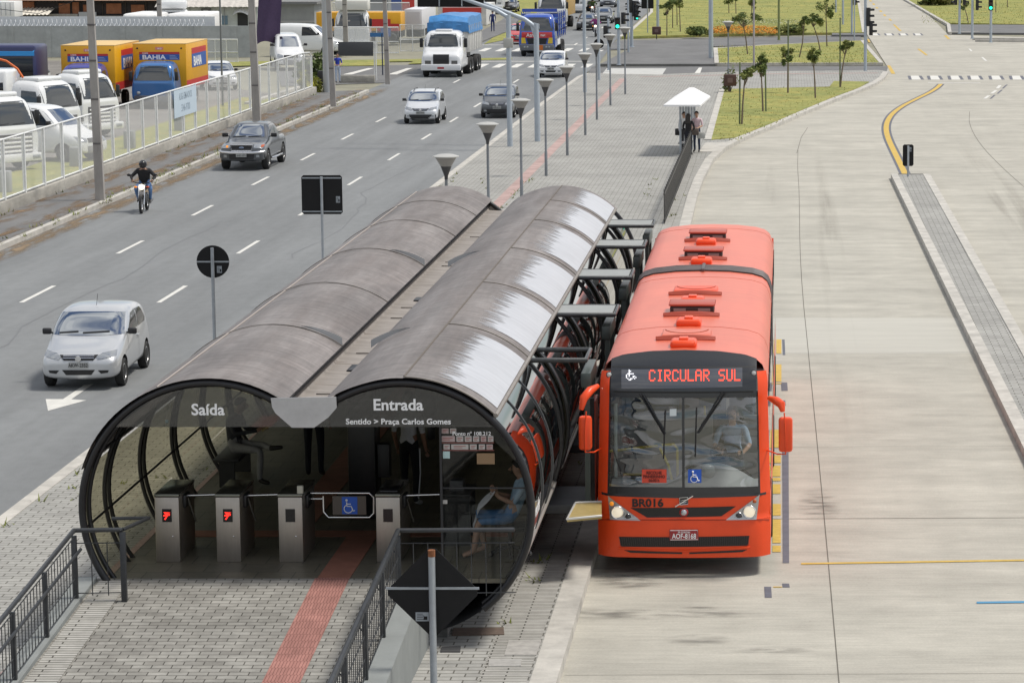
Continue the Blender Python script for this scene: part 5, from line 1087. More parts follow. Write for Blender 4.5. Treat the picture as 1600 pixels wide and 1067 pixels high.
def sedan2(label, px, py, mat): 
    c = another(s0, label, front(px, py))
    for ch in c.children:
        if ch.name.startswith('body'): ch.data = ch.data.copy(); ch.data.materials[0] = mat
        if ch.name.startswith('mirror'): ch.data = ch.data.copy(); ch.data.materials[0] = mat
sedan2('grey saloon car just behind the black saloon', 943, 37, GREYP); sedan2('dark graphite saloon far up the avenue near the top edge', 950, 12, paint('dark_blue_grey', (.10, .11, .13), .3)); sedan2('black saloon cut by the top edge, left of the graphite saloon', 926, 3, BLACKP)
sedan2('white saloon near the top edge beside the dark hanging panel', 994, 11, WHITEP); sedan2('black saloon parked on the far left verge by the top edge', 795, 20, BLACKP)
# ---- pickup
PICK = [(-2.5, .78, .5, .70, .70, .74, .5, .42), (-2.44, .98, .58, .88, .80, .84, .46, .36), (-2.2, 1.06, .62, .98, .84, .88, .44, .34), (-1.25, 1.14, .64, 1.08, .84, .88, .44, .33), (-1.05, 1.18, .76, 1.1, .84, .88, .44, .33), (-.45, 1.67, .68, 1.13, .83, .88, .44, .33), (-.2, 1.73, .68, 1.13, .83, .88, .44, .33), (.75, 1.73, .68, 1.14, .83, .88, .44, .33), (1.0, 1.67, .68, 1.14, .83, .88, .44, .33), (1.12, 1.18, .7, 1.12, .83, .88, .44, .33), (1.3, 1.16, .72, 1.11, .83, .88, .44, .34), (2.4, 1.16, .72, 1.11, .82, .87, .46, .38), (2.5, 1.0, .65, .9, .8, .84, .5, .45)]
t = thing('pickup_truck', 'dark grey pickup with chrome grille and lit indicator', 'pickup', front(386, 264, 1.55), R(-.5)); b, bv = loft('body', PICK, GREYP, t, [(-1.6, .38, .45, .56, 1.2), (1.6, .38, .45, .56, 1.2)])
pt('windscreen', bv, [(-.77, 1.20), (.77, 1.20), (.63, 1.65), (-.63, 1.65)], CGL, t, cuts=3)
for k in (-1, 1):
    pt('side_window', bv, [(-.75, 1.19), (-.35, 1.62), (.22, 1.65), (.22, 1.18)], SGL, t, 'x', k); pt('side_window', bv, [(.3, 1.18), (.3, 1.65), (.92, 1.62), (.98, 1.2)], SGL, t, 'x', k)
    h_ = pt('headlight', bv, [(k * .80, .86), (k * .46, .86), (k * .46, 1.0), (k * .78, 1.0)], HL, t, off=.012)
    m = MB(); decal(m, bv, [(k * .52, .88), (k * .6, .88), (k * .6, .95), (k * .52, .95)] if k < 0 else [(k * .72, .9), (k * .8, .9), (k * .8, .97), (k * .72, .97)], off=.02, cuts=1); m.build('indicator', AMB if k < 0 else AMB2, h_)
    m = MB(); m.tube([(k * .88, -1.0, .40), (k * .95, -.9, .40), (k * .95, .9, .40), (k * .88, 1.0, .40)], .04, 8); m.build('side_step', CHROME, t, smooth=60); pt('fog_lamp', bv, [(k * .68, .52), (k * .56, .52), (k * .56, .62), (k * .68, .62)], HL, t, off=.04)
gg = pt('grille', bv, [(-.42, .98), (-.38, .78), (.38, .78), (.42, .98)], GRL, t, off=.012); m = MB(); m.tube([(-.43, -2.46, 1.0), (.43, -2.46, 1.0), (.38, -2.52, .77), (-.38, -2.52, .77)], .028, 8, closed=True); m.build('grille_frame', CHROME, gg, smooth=60); m = MB(); m.ball((0, -2.5, .89), (.1, .02, .04), 12); m.build('badge', M('badge_blue', (.2, .25, .35), .3, .5), gg)
pt('bumper', bv, [(-.84, .44), (.84, .44), (.86, .70), (-.86, .70)], DARK, t, off=.03); m = MB(); m.tube([(-.86, -2.32, .74), (-.7, -2.52, .72), (-.4, -2.56, .70), (.4, -2.56, .70), (.7, -2.52, .72), (.86, -2.32, .74)], .055, 8); m.build('bumper_bar', CHROME, t, smooth=60)
p = MB().box((-.2, -2.59, .54), (.2, -2.575, .66)).build('number_plate', PLT, t); text('plate_number', 'AND-1073', .10, Matrix.Translation((0, -2.592, .565)) @ FR, PLTL, p, .02, .001, xs=.78)
mirrors(t, .84, -.85, 1.18, BLK, 1.2); wipers(bv, t, 1.19, ((-.6, -.1), (0, .5))); MB().box((-.66, 1.32, 1.15), (.66, 2.38, 1.175)).build('load_bed', DARK, t)
for y in (-1.6, 1.6):
    for k in (-1, 1): wheel(t, k * .78, y, .37, .25)
# ---- trucks
FLAT = [(0, 1.62, 1.12, 1.5, 1.2, 1.24, .75, .45), (.06, 1.75, 1.16, 1.56, 1.24, 1.27, .7, .42), (.26, 2.62, 1.14, 1.68, 1.23, 1.27, .7, .42), (.5, 2.90, 1.12, 1.72, 1.23, 1.27, .7, .42), (1.3, 2.94, 1.12, 1.74, 1.23, 1.27, .7, .42), (1.75, 2.92, 1.1, 1.74, 1.23, 1.27, .7, .42), (1.82, 2.75, 1.05, 1.7, 1.2, 1.24, .75, .5)]
NOSE = [(-.9, 1.22, 1.0, 1.1, 1.12, 1.18, .7, .45), (-.82, 1.46, 1.02, 1.24, 1.16, 1.22, .66, .42), (-.2, 1.66, 1.05, 1.42, 1.2, 1.25, .66, .42), (.05, 1.76, 1.14, 1.54, 1.22, 1.26, .66, .42), (.22, 2.52, 1.12, 1.66, 1.22, 1.26, .66, .42), (.45, 2.76, 1.1, 1.7, 1.22, 1.26, .66, .42), (1.5, 2.80, 1.1, 1.72, 1.22, 1.26, .66, .42), (2.0, 2.74, 1.08, 1.7, 1.2, 1.25, .66, .42)]
def cab(t, mat, nose=False, low=None, ws_z=None):
    b, bv = loft('cab', NOSE if nose else FLAT, mat, t)
    if nose: pt('windscreen', bv, [(-1.08, 1.80), (1.08, 1.80), (1.03, 2.56), (-1.03, 2.56)], TGL, t, cuts=3)
    else: pt('windscreen', bv, [(-1.1, 1.76), (1.1, 1.76), (1.04, 2.68), (-1.04, 2.68)], TGL, t, cuts=3)
    for k in (-1, 1):
        y0 = .5 if nose else .38
        pt('side_window', bv, [(y0 - .12, 1.76), (y0 + .12, 2.46), (y0 + .85, 2.5), (y0 + .85, 1.74)], TGL, t, 'x', k)
        m = MB(); m.box((k * 1.24, y0 - .25, 1.75), (k * 1.44, y0 - .15, 2.3), bev=.03); m.tube([(k * 1.15, y0 - .1, 2.35), (k * 1.34, y0 - .2, 2.32)], .015, 5); m.build('mirror', BLK, t, smooth=45)
    return bv
def axles(t, ys, r=.5):
    for y, dual in ys:
        for k in (-1, 1): wheel(t, k * 1.02, y, r, .30 if not dual else .5)
# white truck with blue tarpaulin
p = at(693, 120); t = thing('tipper_truck', 'white bonneted truck carrying a load under a blue tarpaulin', 'truck', (p.x, p.y - .1, 0), R(-1))
bv = cab(t, WHITEP, True); pt('grille', bv, [(-.48, 1.36), (-.48, .68), (.48, .68), (.48, 1.36)], GRL, t, off=.03)
for k in (-1, 1): pt('headlight', bv, [(k * .98, .78), (k * .62, .78), (k * .62, 1.0), (k * .98, 1.0)], M('lamp_dark', (.12, .12, .12), .2, .3), t, off=.02)
MB().box((-1.2, -1.12, .42), (1.2, -.86, .80), bev=.05).build('bumper', WHITEP, t); q = MB().box((-.2, -1.13, .52), (.2, -1.12, .63)).build('number_plate', M('plate_truck_red', (.4, .03, .04), .5), t)
MB().box((-.5, .5, 2.66), (.5, 1.2, 2.84), bev=.06).build('roof_spoiler', WHITEP, t, smooth=45); wipers(bv, t, 1.78, ((-.8, -.2), (0, .6)))
MB().box((-1.24, 2.6, 1.35), (1.24, 9.4, 2.95), bev=.03).build('load_body', M('trailer_white', (.58, .57, .54), .6, var=.1), t)
for yy in range(8):
    for k in (-1, 1): MB().box((k * 1.24, 2.8 + yy * .9, 1.35), (k * 1.28, 2.9 + yy * .9, 3.0)).build('body_rib', MATS['trailer_white'], t)
m = MB(); m.grid(lambda u, v: Vector((-1.3 + 2.6 * u, 2.5 + 7.0 * v, 2.5 + (0 if min(u, 1 - u) < .03 else .95 + .16 * math.sin(u * math.pi) + .05 * math.sin(9 * v + 5 * u)) + (-.5 if v < .03 and .03 < u < .97 else 0))), 22, 20); m.grid(lambda u, v: Vector((-1.28 + 2.56 * u, 2.49 - .05 * math.sin(14 * u), 2.6 + .55 * v + .1 * math.sin(u * math.pi) * v)), 16, 4)
m.build('tarpaulin', M('blue_tarp', (.05, .22, .50), .45, var=.25, vs=3, bump=.5, bs=5), t, smooth=60)
MB().box((-.5, .4, .6), (.5, 9.3, 1.3)).build('chassis', DARK, t); axles(t, ((-.1, 0), (3.4, 1), (4.6, 1), (7.0, 1), (8.2, 1)))
for k in (-1, 1): MB().box((k * .75, 1.3, .6), (k * 1.22, 2.4, 1.05), bev=.05).build('fuel_tank', WHITEP, t)
# red and blue truck
p = at(841, 88); t = thing('cargo_truck', 'truck with red front, yellow lamps and blue stake body', 'truck', (p.x, p.y - .9, 0), R(-1))
BLT = paint('truck_blue', (.03, .09, .42)); bv = cab(t, BLT); pt('front_band', bv, [(-1.05, 1.28), (1.05, 1.28), (1.05, 1.68), (-1.05, 1.68)], REDP, t, off=.012); o = bpy.data.objects['front_band']
text('lettering', 'Atma', .34, Matrix.Translation((-.35, -.075, 1.36)) @ FR, LETTER, t, .01, .004); text('lettering', 'nar.', .26, Matrix.Translation((.45, -.075, 1.40)) @ FR, LETTER, t, .01, .004)
pt('grille', bv, [(-.72, 1.26), (-.6, .86), (.6, .86), (.72, 1.26)], GRL, t, off=.015)
for k in (-1, 1): pt('corner_lamp', bv, [(k * .74, .9), (k * 1.08, .9), (k * 1.08, 1.3), (k * .82, 1.3)], M('yellow_lamp', (.7, .5, .04), .3), t, off=.02)
m = MB(); m.box((-1.18, -.12, .42), (1.18, .12, .84), bev=.05); m.build('bumper', M('bumper_grey', (.13, .14, .16), .5), t); MB().box((-.05, -.14, .46), (.42, -.122, .80)).build('hazard_plate', M('orange_plate', (.55, .14, .02), .5), t)
for k in (-1, 1):
    for j in (0, 1): MB().ball((k * (.65 + .2 * j), -.12, .66), (.07, .03, .07), 10).build('headlight', HL, t)
MB().box((-.35, .16, 1.86), (.05, .19, 2.0)).build('sun_sticker', STK[0], t)
m = MB(); 
for k in range(4):
    for s in (-1, 1): m.box((s * 1.2, 2.1, 1.35 + .42 * k), (s * 1.25, 7.6, 1.62 + .42 * k))
    m.box((-1.2, 2.05, 1.35 + .42 * k), (1.2, 2.1, 1.62 + .42 * k))
m.box((-1.2, 2.1, 1.2), (1.2, 7.6, 1.32))
for yy in (2.1, 3.5, 4.9, 6.3, 7.5):
    for s in (-1, 1): m.box((s * 1.25, yy, 1.2), (s * 1.3, yy + .1, 3.0))
m.build('stake_body', BLT, t); MB().box((-1.22, 2.0, 3.0), (1.22, 2.08, 3.22)).build('headboard', BLT, t); MB().box((-1.05, 2.2, 1.4), (1.05, 7.4, 2.6), bev=.15).build('load', M('blue_tarp2', (.06, .2, .5), .5, var=.3, bump=.5, bs=4), t)
MB().box((-.45, .3, .6), (.45, 7.5, 1.2)).build('chassis', DARK, t); axles(t, ((.95, 0), (5.2, 1), (6.4, 1)), .48)
for k in (-1, 1): MB().box((k * 1.0, 2.4, .7), (k * 1.2, 4.4, 1.1)).build('side_guard', WHITE, t)
# tan bodied white truck, far white truck
def boxtruck(label, px, py, bodymat, cabmat=WHITEP, dy=-.9, L_=7.0, h=3.3, rz=R(-1)):
    p = at(px, py); t = thing('box_truck', label, 'truck', (p.x, p.y + dy, 0), rz); bv = cab(t, cabmat); pt('grille', bv, [(-.6, 1.4), (-.55, .95), (.55, .95), (.6, 1.4)], GRL, t, off=.015)
    MB().box((-1.2, -.12, .42), (1.2, .1, .85), bev=.05).build('bumper', cabmat, t)
    for k in (-1, 1): pt('headlight', bv, [(k * 1.05, .95), (k * .7, .95), (k * .7, 1.15), (k * 1.05, 1.15)], HL, t, off=.02)
    MB().box((-1.25, 2.0, 1.1), (1.25, 2.0 + L_, h), bev=.03).build('load_body', bodymat, t); MB().box((-.45, .3, .6), (.45, 1.8 + L_, 1.15)).build('chassis', DARK, t); axles(t, ((.95, 0), (L_ * .7 + 1.5, 1)), .48); return t
boxtruck('white cab truck with tan body behind the blue truck', 863, 46, M('tan_body', (.42, .27, .09), .6)); boxtruck('white truck with black grille near the top edge, ahead of the tan one', 897, 21, M('grey_body', (.45, .45, .45), .6))
boxtruck('white van bodied truck on the far left roadside behind the hanging sign panel', 768, 22, WHITE, L_=4, h=2.8)
# ---- motorcycles
def motorcycle(label, loc, rz, riderlabel, top, bottom, helmet, detail=True, sc_=1):
    t = thing('motorcycle', label, 'motorcycle', loc, rz, 'motorcycles on the avenue')
    for y, n in ((-.66, 'front'), (.62, 'rear')):
        T = Matrix.Translation((0, y, .30)) @ Matrix.Rotation(R(90), 4, 'Y'); wv = MB(); wv.tube([T @ Vector((.26 * math.cos(a * .2618), .26 * math.sin(a * .2618), 0)) for a in range(24)], .045, 8, closed=True); wv = wv.build('wheel', RUB, t, smooth=60)
        m = MB(); m.tube([T @ Vector((.21 * math.cos(a * .2618), .21 * math.sin(a * .2618), 0)) for a in range(24)], .014, 6, closed=True)
        for a in range(0, 24, 3): m.tube([T @ Vector((0, 0, 0)), T @ Vector((.21 * math.cos(a * .2618), .21 * math.sin(a * .2618), 0))], .007, 4)
        m.build('rim', CHROME, wv)
    m = MB()
    for k in (-1, 1): m.tube([(k * .09, -.66, .30), (k * .09, -.46, .80), (k * .10, -.42, .95)], .022, 8)
    m.build('fork', CHROME, t, smooth=60); m = MB(); m.grid(lambda u, v: Vector(((u - .5) * .12, -.66 - .33 * math.cos(.4 + 2.0 * v), .30 + .33 * math.sin(.4 + 2.0 * v))), 4, 8); m.build('mudguard', BLK, t, smooth=60)
    m = MB(); m.tube([(-.36, -.28, 1.04), (-.2, -.38, 1.0), (0, -.42, .97), (.2, -.38, 1.0), (.36, -.28, 1.04)], .016, 8); m.build('handlebar', BLK, t, smooth=60)
    m = MB(); m.ball((0, -.50, .86), (.10, .09, .10), 14); m.build('headlight', M('lit_lamp', (1, .93, .8), .2, emis=.9), t, smooth=60)
    for k, mt in ((-1, AMB), (1, M('indicator_red', (.5, .08, .03), .3))): m = MB(); m.ball((k * .2, -.44, .86), (.055, .04, .035), 8); m.tube([(k * .08, -.42, .86), (k * .2, -.42, .86)], .01, 5); m.build('indicator', mt, t, smooth=60)
    for k in (-1, 1): m = MB(); m.tube([(k * .28, -.32, 1.02), (k * .40, -.34, 1.22)], .009, 5); m.ball((k * .42, -.34, 1.25), (.075, .02, .045), 10); m.build('mirror', BLK, t, smooth=60)
    m = MB(); m.ball((0, -.12, .82), (.14, .26, .13), 14); m.build('fuel_tank', BLK, t, smooth=60); m = MB(); m.box((-.12, .05, .74), (.12, .75, .83), bev=.04); m.build('seat', DARK, t, smooth=45)
    m = MB(); m.box((-.14, -.28, .32), (.14, .2, .62), bev=.05); m.tube([(0, -.42, .8), (0, -.2, .45), (0, .2, .35), (0, .62, .30)], .03, 6); m.tube([(0, -.4, .8), (0, .7, .75)], .03, 6); m.tube([(.12, -.2, .4), (.16, .2, .28), (.16, .8, .34)], .035, 8); m.build('engine', M('engine_grey', (.12, .12, .12), .4, .6), t, smooth=60)
    MB().box((-.08, -.56, .62), (.08, -.55, .72)).build('number_plate', STK[0], t)
    ps = dict(pelvis=(0, .25, .92), waist=(0, .20, 1.06), chest=(0, .10, 1.26), neck=(0, .04, 1.42), chin=(0, -.02, 1.48), head=(0, -.03, 1.56), crown=(0, -.01, 1.65))
    for k, n in ((1, 'L'), (-1, 'R')): ps.update({'sh' + n: (k * .2, .08, 1.36), 'el' + n: (k * .40, .0, 1.16), 'wr' + n: (k * .33, -.26, 1.07), 'ha' + n: (k * .31, -.31, 1.06), 'hip' + n: (k * .11, .22, .90), 'kn' + n: (k * .24, -.16, .80), 'an' + n: (k * .19, .10, .40), 'to' + n: (k * .20, -.08, .34)})
    r = person(riderlabel, loc, rz, top, bottom, pose=ps, helmet=helmet, group='riders', bulk=1.32); t.scale = (sc_,) * 3; r.scale = (sc_,) * 3
p = at(219, 334)
JK = cloth('black_jacket', (.016, .016, .018)); JN = cloth('blue_jeans', (.12, .22, .42)); HB = M('helmet_black', (.02, .02, .022), .2, coat=.6)
motorcycle('black motorcycle with lit lamp riding by the left kerb', (p.x, p.y + .66, 0), R(4), 'rider in black jacket, black helmet and blue jeans on the near motorcycle', JK, JN, HB)
p = at(926, 26); motorcycle('motorcycle far up the avenue between white truck and grey saloon', (p.x, p.y, 0), 0, 'rider with dark green jacket and helmet far up the avenue', cloth('green_jacket', (.05, .08, .02)), JK, HB)
p = at(931, 58); motorcycle('motorcycle with lit lamp at the far crossing, left of the traffic signals', (p.x, p.y, 0), 0, 'rider in purple top at the far crossing', cloth('purple_top', (.28, .05, .22)), JK, M('helmet_white', (.6, .6, .6), .3))
# ================================================================ POLES, SIGNS, LAMPS
SIGNB = M('sign_back', (.008, .008, .009), .6, var=.2, vs=6, spec=.3)
def sign(label, x, y, zc, zt, shape, s, bars, stick_, z0=.15, rz=0, cat='traffic sign', r=.035):
    """the unpainted back of a traffic sign on its post; the post stands on our side"""
    t = thing('traffic_sign', label, cat, (x, y, z0), rz); m = MB(); m.tube([(0, -.04, 0), (0, -.04, zt - z0)], r, 12); p = m.build('post', GALV, t, smooth=60)
    if shape == 'disc': poly = [(s * math.cos(a * .1963), s * math.sin(a * .1963)) for a in range(32)]
    elif shape == 'diamond':
        poly = []
        for k in range(4):
            a = k * math.pi / 2
            for d in (-.04, .04): c = math.cos(a), math.sin(a); poly.append((c[0] * (s - .04) - c[1] * d, c[1] * (s - .04) + c[0] * d))
    else:
        w_, h_ = s; q = .05; poly = [(w_ - q, -h_), (w_, -h_ + q), (w_, h_ - q), (w_ - q, h_), (-w_ + q, h_), (-w_, h_ - q), (-w_, -h_ + q), (-w_ + q, -h_)]
    pl = MB().prism(poly, -.008, .004, 0, Matrix.Translation((0, .012, zc - z0)) @ FR).build('plate', SIGNB, t)
    for (zz, hw_) in bars: MB().box((-hw_, -.012, zc - z0 + zz - .014), (hw_, .006, zc - z0 + zz + .014)).build('bracket', GALV, t)
    if stick_:
        a, b, w_, h_ = stick_; q = MB().box((a - w_ / 2, .0005, zc - z0 + b - h_ / 2), (a + w_ / 2, .004, zc - z0 + b + h_ / 2)).build('sticker', M('sticker_grey', (.30, .33, .36), .5), pl)
        m = MB()
        for i in range(4): m.box((a - w_ * .4, -.0015, zc - z0 + b + h_ * (.28 - .2 * i)), (a + w_ * (.05 + .1 * (i % 2)), .002, zc - z0 + b + h_ * (.34 - .2 * i)))
        m.box((a + w_ * .1, -.0015, zc - z0 + b - h_ * .35), (a + w_ * .38, .002, zc - z0 + b + h_ * .05)); m.build('print', SIGNB, q)
    return t
q = on(676, 925, 34.6); d1 = sign('black diamond sign back with rusty post top beside the ramp railing', q.x, q.y, q.z, on(676, 859, 34.6).z, 'diamond', .575, ((.05, .56),), (-.13, -.30, .16, .11), r=.042)
m = MB(); m.tube([(0, -.04, on(676, 868, 34.6).z - .15), (0, -.04, on(676, 858, 34.6).z - .148)], .0445, 12); m.build('rusty_cap', M('rust', (.20, .075, .03), .9, var=.5, vs=25), d1); 
q = on(332.5, 409, 59.9); sign('round black sign back on a thin post left of the station roof', q.x, q.y, q.z, on(333, 387, 59.9).z, 'disc', .335, ((0, .33),), (.13, -.16, .10, .14))
q = on(503, 304.5, 73.5); sign('square black sign back with two brackets left of the station roof', q.x, q.y, q.z, on(503, 276, 73.5).z, 'rect', (.51, .49), ((.42, .49), (-.42, .49)), (.40, -.12, .10, .16))
q = on(1419, 243, 108.8); sign('narrow black sign back at the tip of the paved island', q.x, q.y, q.z, on(1419, 228, 108.8).z, 'rect', (.2, .40), (), (.08, .22, .08, .16), r=.04)
# lamp posts
def lamp(label, x, y, ht, green=False):
    t = thing('lamp_post', label, 'lamp post', (x, y, .15), 0, 'cone lamp posts on the plaza'); m = MB(); m.tube([(0, 0, 0), (0, 0, .9), (0, 0, .92), (0, 0, ht - .6)], [.055, .055, .043, .038], 12); m.build('post', M('lamp_post_grey', (.20, .215, .23), .5, .4, var=.12, vs=5), t, smooth=40)
    m = MB(); m.lathe([(.042, ht - .66), (.05, ht - .56), (.135, ht - .34), (.14, ht - .32)], 20); m.build('lamp_cone', M('lamp_dark_metal', (.07, .07, .075), .4, .5), t, smooth=40)
    m = MB(); m.lathe([(.14, ht - .32), (.27, ht - .10)], 24, caps=False); m.build('diffuser', M('lamp_diffuser', (.27, .26, .245), .4), t, smooth=40)
    m = MB(); m.lathe([(.27, ht - .10), (.335, ht - .085), (.335, ht - .065), (.2, ht - .02), (.001, ht)], 24); m.build('lid', M('lamp_lid', (.42, .42, .40), .5), t, smooth=30); return t
l0 = None
for i, (hx, hy) in enumerate(((703, 234), (767, 184), (818, 147), (856, 116), (889, 96), (917, 76), (935, 61), (956, 47), (979, 36))):
    Y = 6.05 * 4600 / (hy + 4 + 135); x = (hx - 1230) / 4600 * (Y + 1); nm = ('nearest cone lamp post, rising behind the left station roof', 'second cone lamp post from the station roof', 'third cone lamp post, next to the second steel mast', 'fourth cone lamp post from the station', 'fifth cone lamp post, halfway along the plaza', 'sixth cone lamp post from the station', 'seventh cone lamp post, its head over a round black sign', 'eighth cone lamp post, short of the side street', 'ninth and farthest cone lamp post of the row')[i]
    if l0 is None: l0 = lamp(nm, x, Y, 3.62)
    else: another(l0, nm, (x, Y, .15))
q = at(1138, 133, .15); another(l0, 'single cone lamp post behind the brown bin near the lawn', q)
# steel masts
def mast(label, px, py, w_, ptop, mat=GALV, z0=.1, kind='mast', cat='mast', lean=0):
    q = at(px, py, z0); t = thing(kind, label, cat, q); r = w_ / 2; zt = on(px, ptop, q.y).z - z0
    m = MB(); m.tube([(0, 0, 0), (0, 0, zt * .5), (0, 0, zt)], [r, r * .95, r * .88], 14); m.build('shaft', mat, t, smooth=60); m = MB(); m.box((-r * 1.5, -r * 1.5, 0), (r * 1.5, r * 1.5, .03), bev=.005); m.build('base_plate', mat, t); return t, zt
MG = M('mast_grey', (.40, .45, .50), .5, .3, var=.08, vs=2)
t, zt = mast('pale steel mast with a junction box and an arm over the avenue', 797, 231, .23, 24, MG)
m = MB(); m.tube([(0, 0, zt - .1), (-.5, 0, zt + .2), (-2.2, .6, zt + .75), (-4.8, 1.2, zt + 1.15)], [.085, .085, .075, .06], 10); m.build('arm', MG, t, smooth=60); m = MB(); m.box((-.2, -.22, zt - 1.35), (.2, -.1, zt - .95), bev=.02); m.build('junction_box', M('box_grey', (.40, .40, .37), .5), t)
q = at(797, 231, .1); Yp = q.y + 1.3; a, b = on(651, -60, Yp), on(756, 11.5, Yp); ap = thing('overhead_sign', 'dark back of a wide sign hanging over the avenue from two mast arms', 'road sign', (a.x, Yp, b.z))
MB().box((0, 0, 0), (b.x - a.x, .05, a.z - b.z), bev=.01).build('panel', SIGNB, ap)
for f_ in (.33, .67): MB().box(((b.x - a.x) * f_ - .025, -.03, .02), ((b.x - a.x) * f_ + .025, 0, a.z - b.z)).build('bracket', GALV, ap)
t, zt = mast('pale steel mast with a thicker arm, second beside the avenue', 840, 223, .25, 38, MG)
m = MB(); m.tube([(0, 0, zt - .15), (-.5, 0, zt + .2), (-2.4, .5, zt + .9), (-5, 1, zt + 1.35)], [.1, .1, .085, .07], 10); m.build('arm', MG, t, smooth=60); m = MB(); m.prism([(-.14, zt - .45), (.13, zt - .2), (.13, zt), (-.3, zt + .1)], -.06, .06, 0, FR); m.build('bracket', MG, t)
mast('steel mast between the fifth and sixth lamp posts', 914, 146, .2, -60, MG); t, zt = mast('steel mast carrying a round black sign back', 936, 127, .17, 13, MG); Y = at(936, 127, .1).y
m = MB().prism([(.30 * math.cos(a * .3142), .30 * math.sin(a * .3142)) for a in range(20)], 0, .015, 0, Matrix.Translation((0, .1, on(937, 69, Y).z - .1)) @ FR); m.build('round_sign', SIGNB, t)
def head(t, x, z, lit=None, rz=0, n=3, s=1):
    T = Matrix.Translation((x, -.06, z)) @ Matrix.Rotation(rz, 4, 'Z') @ Matrix.Scale(s, 4); m = MB(); m.box((-.17, -.1, -.19 * n), (.17, .1, .19 * n), bev=.03, T=T)
    for k in range(n):
        zc = (n - 1) * .19 - k * .38
        m.grid(lambda u, v: Vector((.14 * math.cos(math.pi * u), -.1 - .25 * v, zc + .14 * math.sin(math.pi * u))), 10, 1, 0, T)
    o = m.build('signal_head', M('signal_black', (.012, .012, .013), .45), t)
    for k in range(n):
        zc = (n - 1) * .19 - k * .38; on_ = lit is not None and k == n - 1
        m = MB(); m.ball((0, -.1, zc), (.12, .02, .12), 12, 0, T); m.build('lens', M('signal_green', (.02, .95, .55), .3, emis=1.6) if on_ else M('lens_dark', (.05, .03, .02), .2), o, smooth=60)
def signal(label, px, py, w_, ptop, heads, mat=MG):
    t, zt = mast(label, px, py, w_, ptop, mat, .12, 'traffic_signal', 'traffic light'); Y = at(px, py, .12).y
    for (hx, hy, lit, rz, n) in heads: q = on(hx, hy, Y); head(t, q.x - t.location.x, q.z - .12, lit, R(rz), n)
    return t
signal('traffic signal showing green, between the lamp posts at the far crossing', 967, 102, .2, -50, ((965, 37, 1, 0, 2), (974, 29, None, 70, 2)))
signal('traffic signal with two dark heads behind the eighth lamp post', 951, 110, .16, 30, ((946, 50, None, 80, 2),))
signal('cluster of black signal heads on a mast at the far right kerb of the avenue', 987, 74, .25, -50, ((985, 8, None, -60, 3), (991, 14, None, 60, 3), (994, 20, 1, 50, 3)))
mast('slim steel post beside the cluster of signal heads', 982, 83, .14, -40, MG)
signal('tall traffic signal mast with two side heads at the bus lane corner', 1352, 112, .2, -60, ((1357, 27, None, 75, 3), (1361, 46, None, 80, 2)))
signal('traffic signal post with one head, cut by the top edge left of the bus street', 1331, 55, .18, -50, ((1336, 1, None, 70, 2),)); mast('slim post close beside the single head signal', 1335, 65, .1, -40, MG); mast('plain grey steel mast on the lawn left of the bus street', 1317, 40, .2, -40, MG); mast('shorter grey steel mast higher on the lawn left of the bus street', 1306, 21, .2, -40, MG)
signal('traffic signal post with two heads right of the bus street', 1499, 53, .2, -50, ((1493, 1, None, -70, 2), (1507, 1, None, 70, 2))); signal('traffic signal post with one side head right of the bus street', 1519, 61, .2, -50, ((1527, 5, None, 75, 3),)); signal('traffic signal showing green at the right edge', 1548, 67, .2, -50, ((1548, 5, 1, 0, 3),))
mast('thick grey steel mast on the asphalt island by the lawn', 1111, 92, .32, -60, MG); mast('thin pinkish grey post on the lawn behind the bin', 1178, 112, .13, -60, M('post_pale', (.36, .33, .32), .6)); t, zt = mast('green post with a small blue plate on top by the flower bed', 1217, 63, .2, 0, M('post_green', (.20, .23, .08), .6)); MB().box((-.45, -.05, zt), (.2, 0, zt + .25)).build('plate', M('plate_blue_grey', (.25, .30, .38), .5), t)
q = at(1012, 52, .15); sign('dark hanging sign back on a thin post at the far end of the avenue', q.x, q.y, on(1011, 2, q.y).z, on(1011, -10, q.y).z, 'rect', (.5, .62), (), None, r=.05); mast('grey steel mast behind the small brown bin on the far lawn', 1028, 55, .24, -40, MG)
# concrete utility poles
def upole(label, px, py, w_, tilt=0, extra=0):
    q = at(px, py, .15); t = thing('utility_pole', label, 'utility pole', q, 0, 'concrete utility poles on the left pavement'); hh = 9.5; r0, r1 = w_ / 2, w_ / 2 * .62; dx = tilt * hh
    m = MB(); vs = []
    for z, r in ((0, r0), (hh, r1)):
        d = dx * z / hh
        vs += [(d - r, -r * .75, z), (d + r, -r * .75, z), (d + r, r * .75, z), (d - r, r * .75, z)]
    m.add(vs, [(0, 3, 2, 1), (4, 5, 6, 7), (0, 1, 5, 4), (1, 2, 6, 5), (2, 3, 7, 6), (3, 0, 4, 7)]); m.build('shaft', CONC, t)
    for z in (1.9, 3.4, 4.7, 5.9): d = dx * z / hh; MB().box((d - r0 * .8, -r0 * .75, z), (d + r0 * .8, r0 * .75, z + .06)).build('strap', M('strap_grey', (.12, .11, .11), .7), t)
    return t
upole('concrete utility pole nearest to us, by the motorcycle', 157, 313, .30, -.018); upole('concrete utility pole behind the dark grey pickup', 402, 200, .36, -.02)
upole('concrete utility pole in front of the tall grey steel mast', 521, 167, .28, -.025); upole('concrete utility pole farthest along the pavement, by the blue street sign', 606, 132, .27, -.02)
q = at(348, 150, .1); mast('thin dark steel post inside the yard behind the fence', 348, 165, .10, -60, M('thin_post', (.16, .17, .17), .6), kind='flag_pole', cat='pole'); upole('concrete pole behind the grey yard wall', 251, 85, .34, 0)
mast('thick pale grey steel mast on the left pavement corner', 512, 146, .48, -80, M('mast_pale', (.42, .44, .45), .5, .2)); upole('slim concrete pole beyond the side street', 541, 86, .34, -.01)
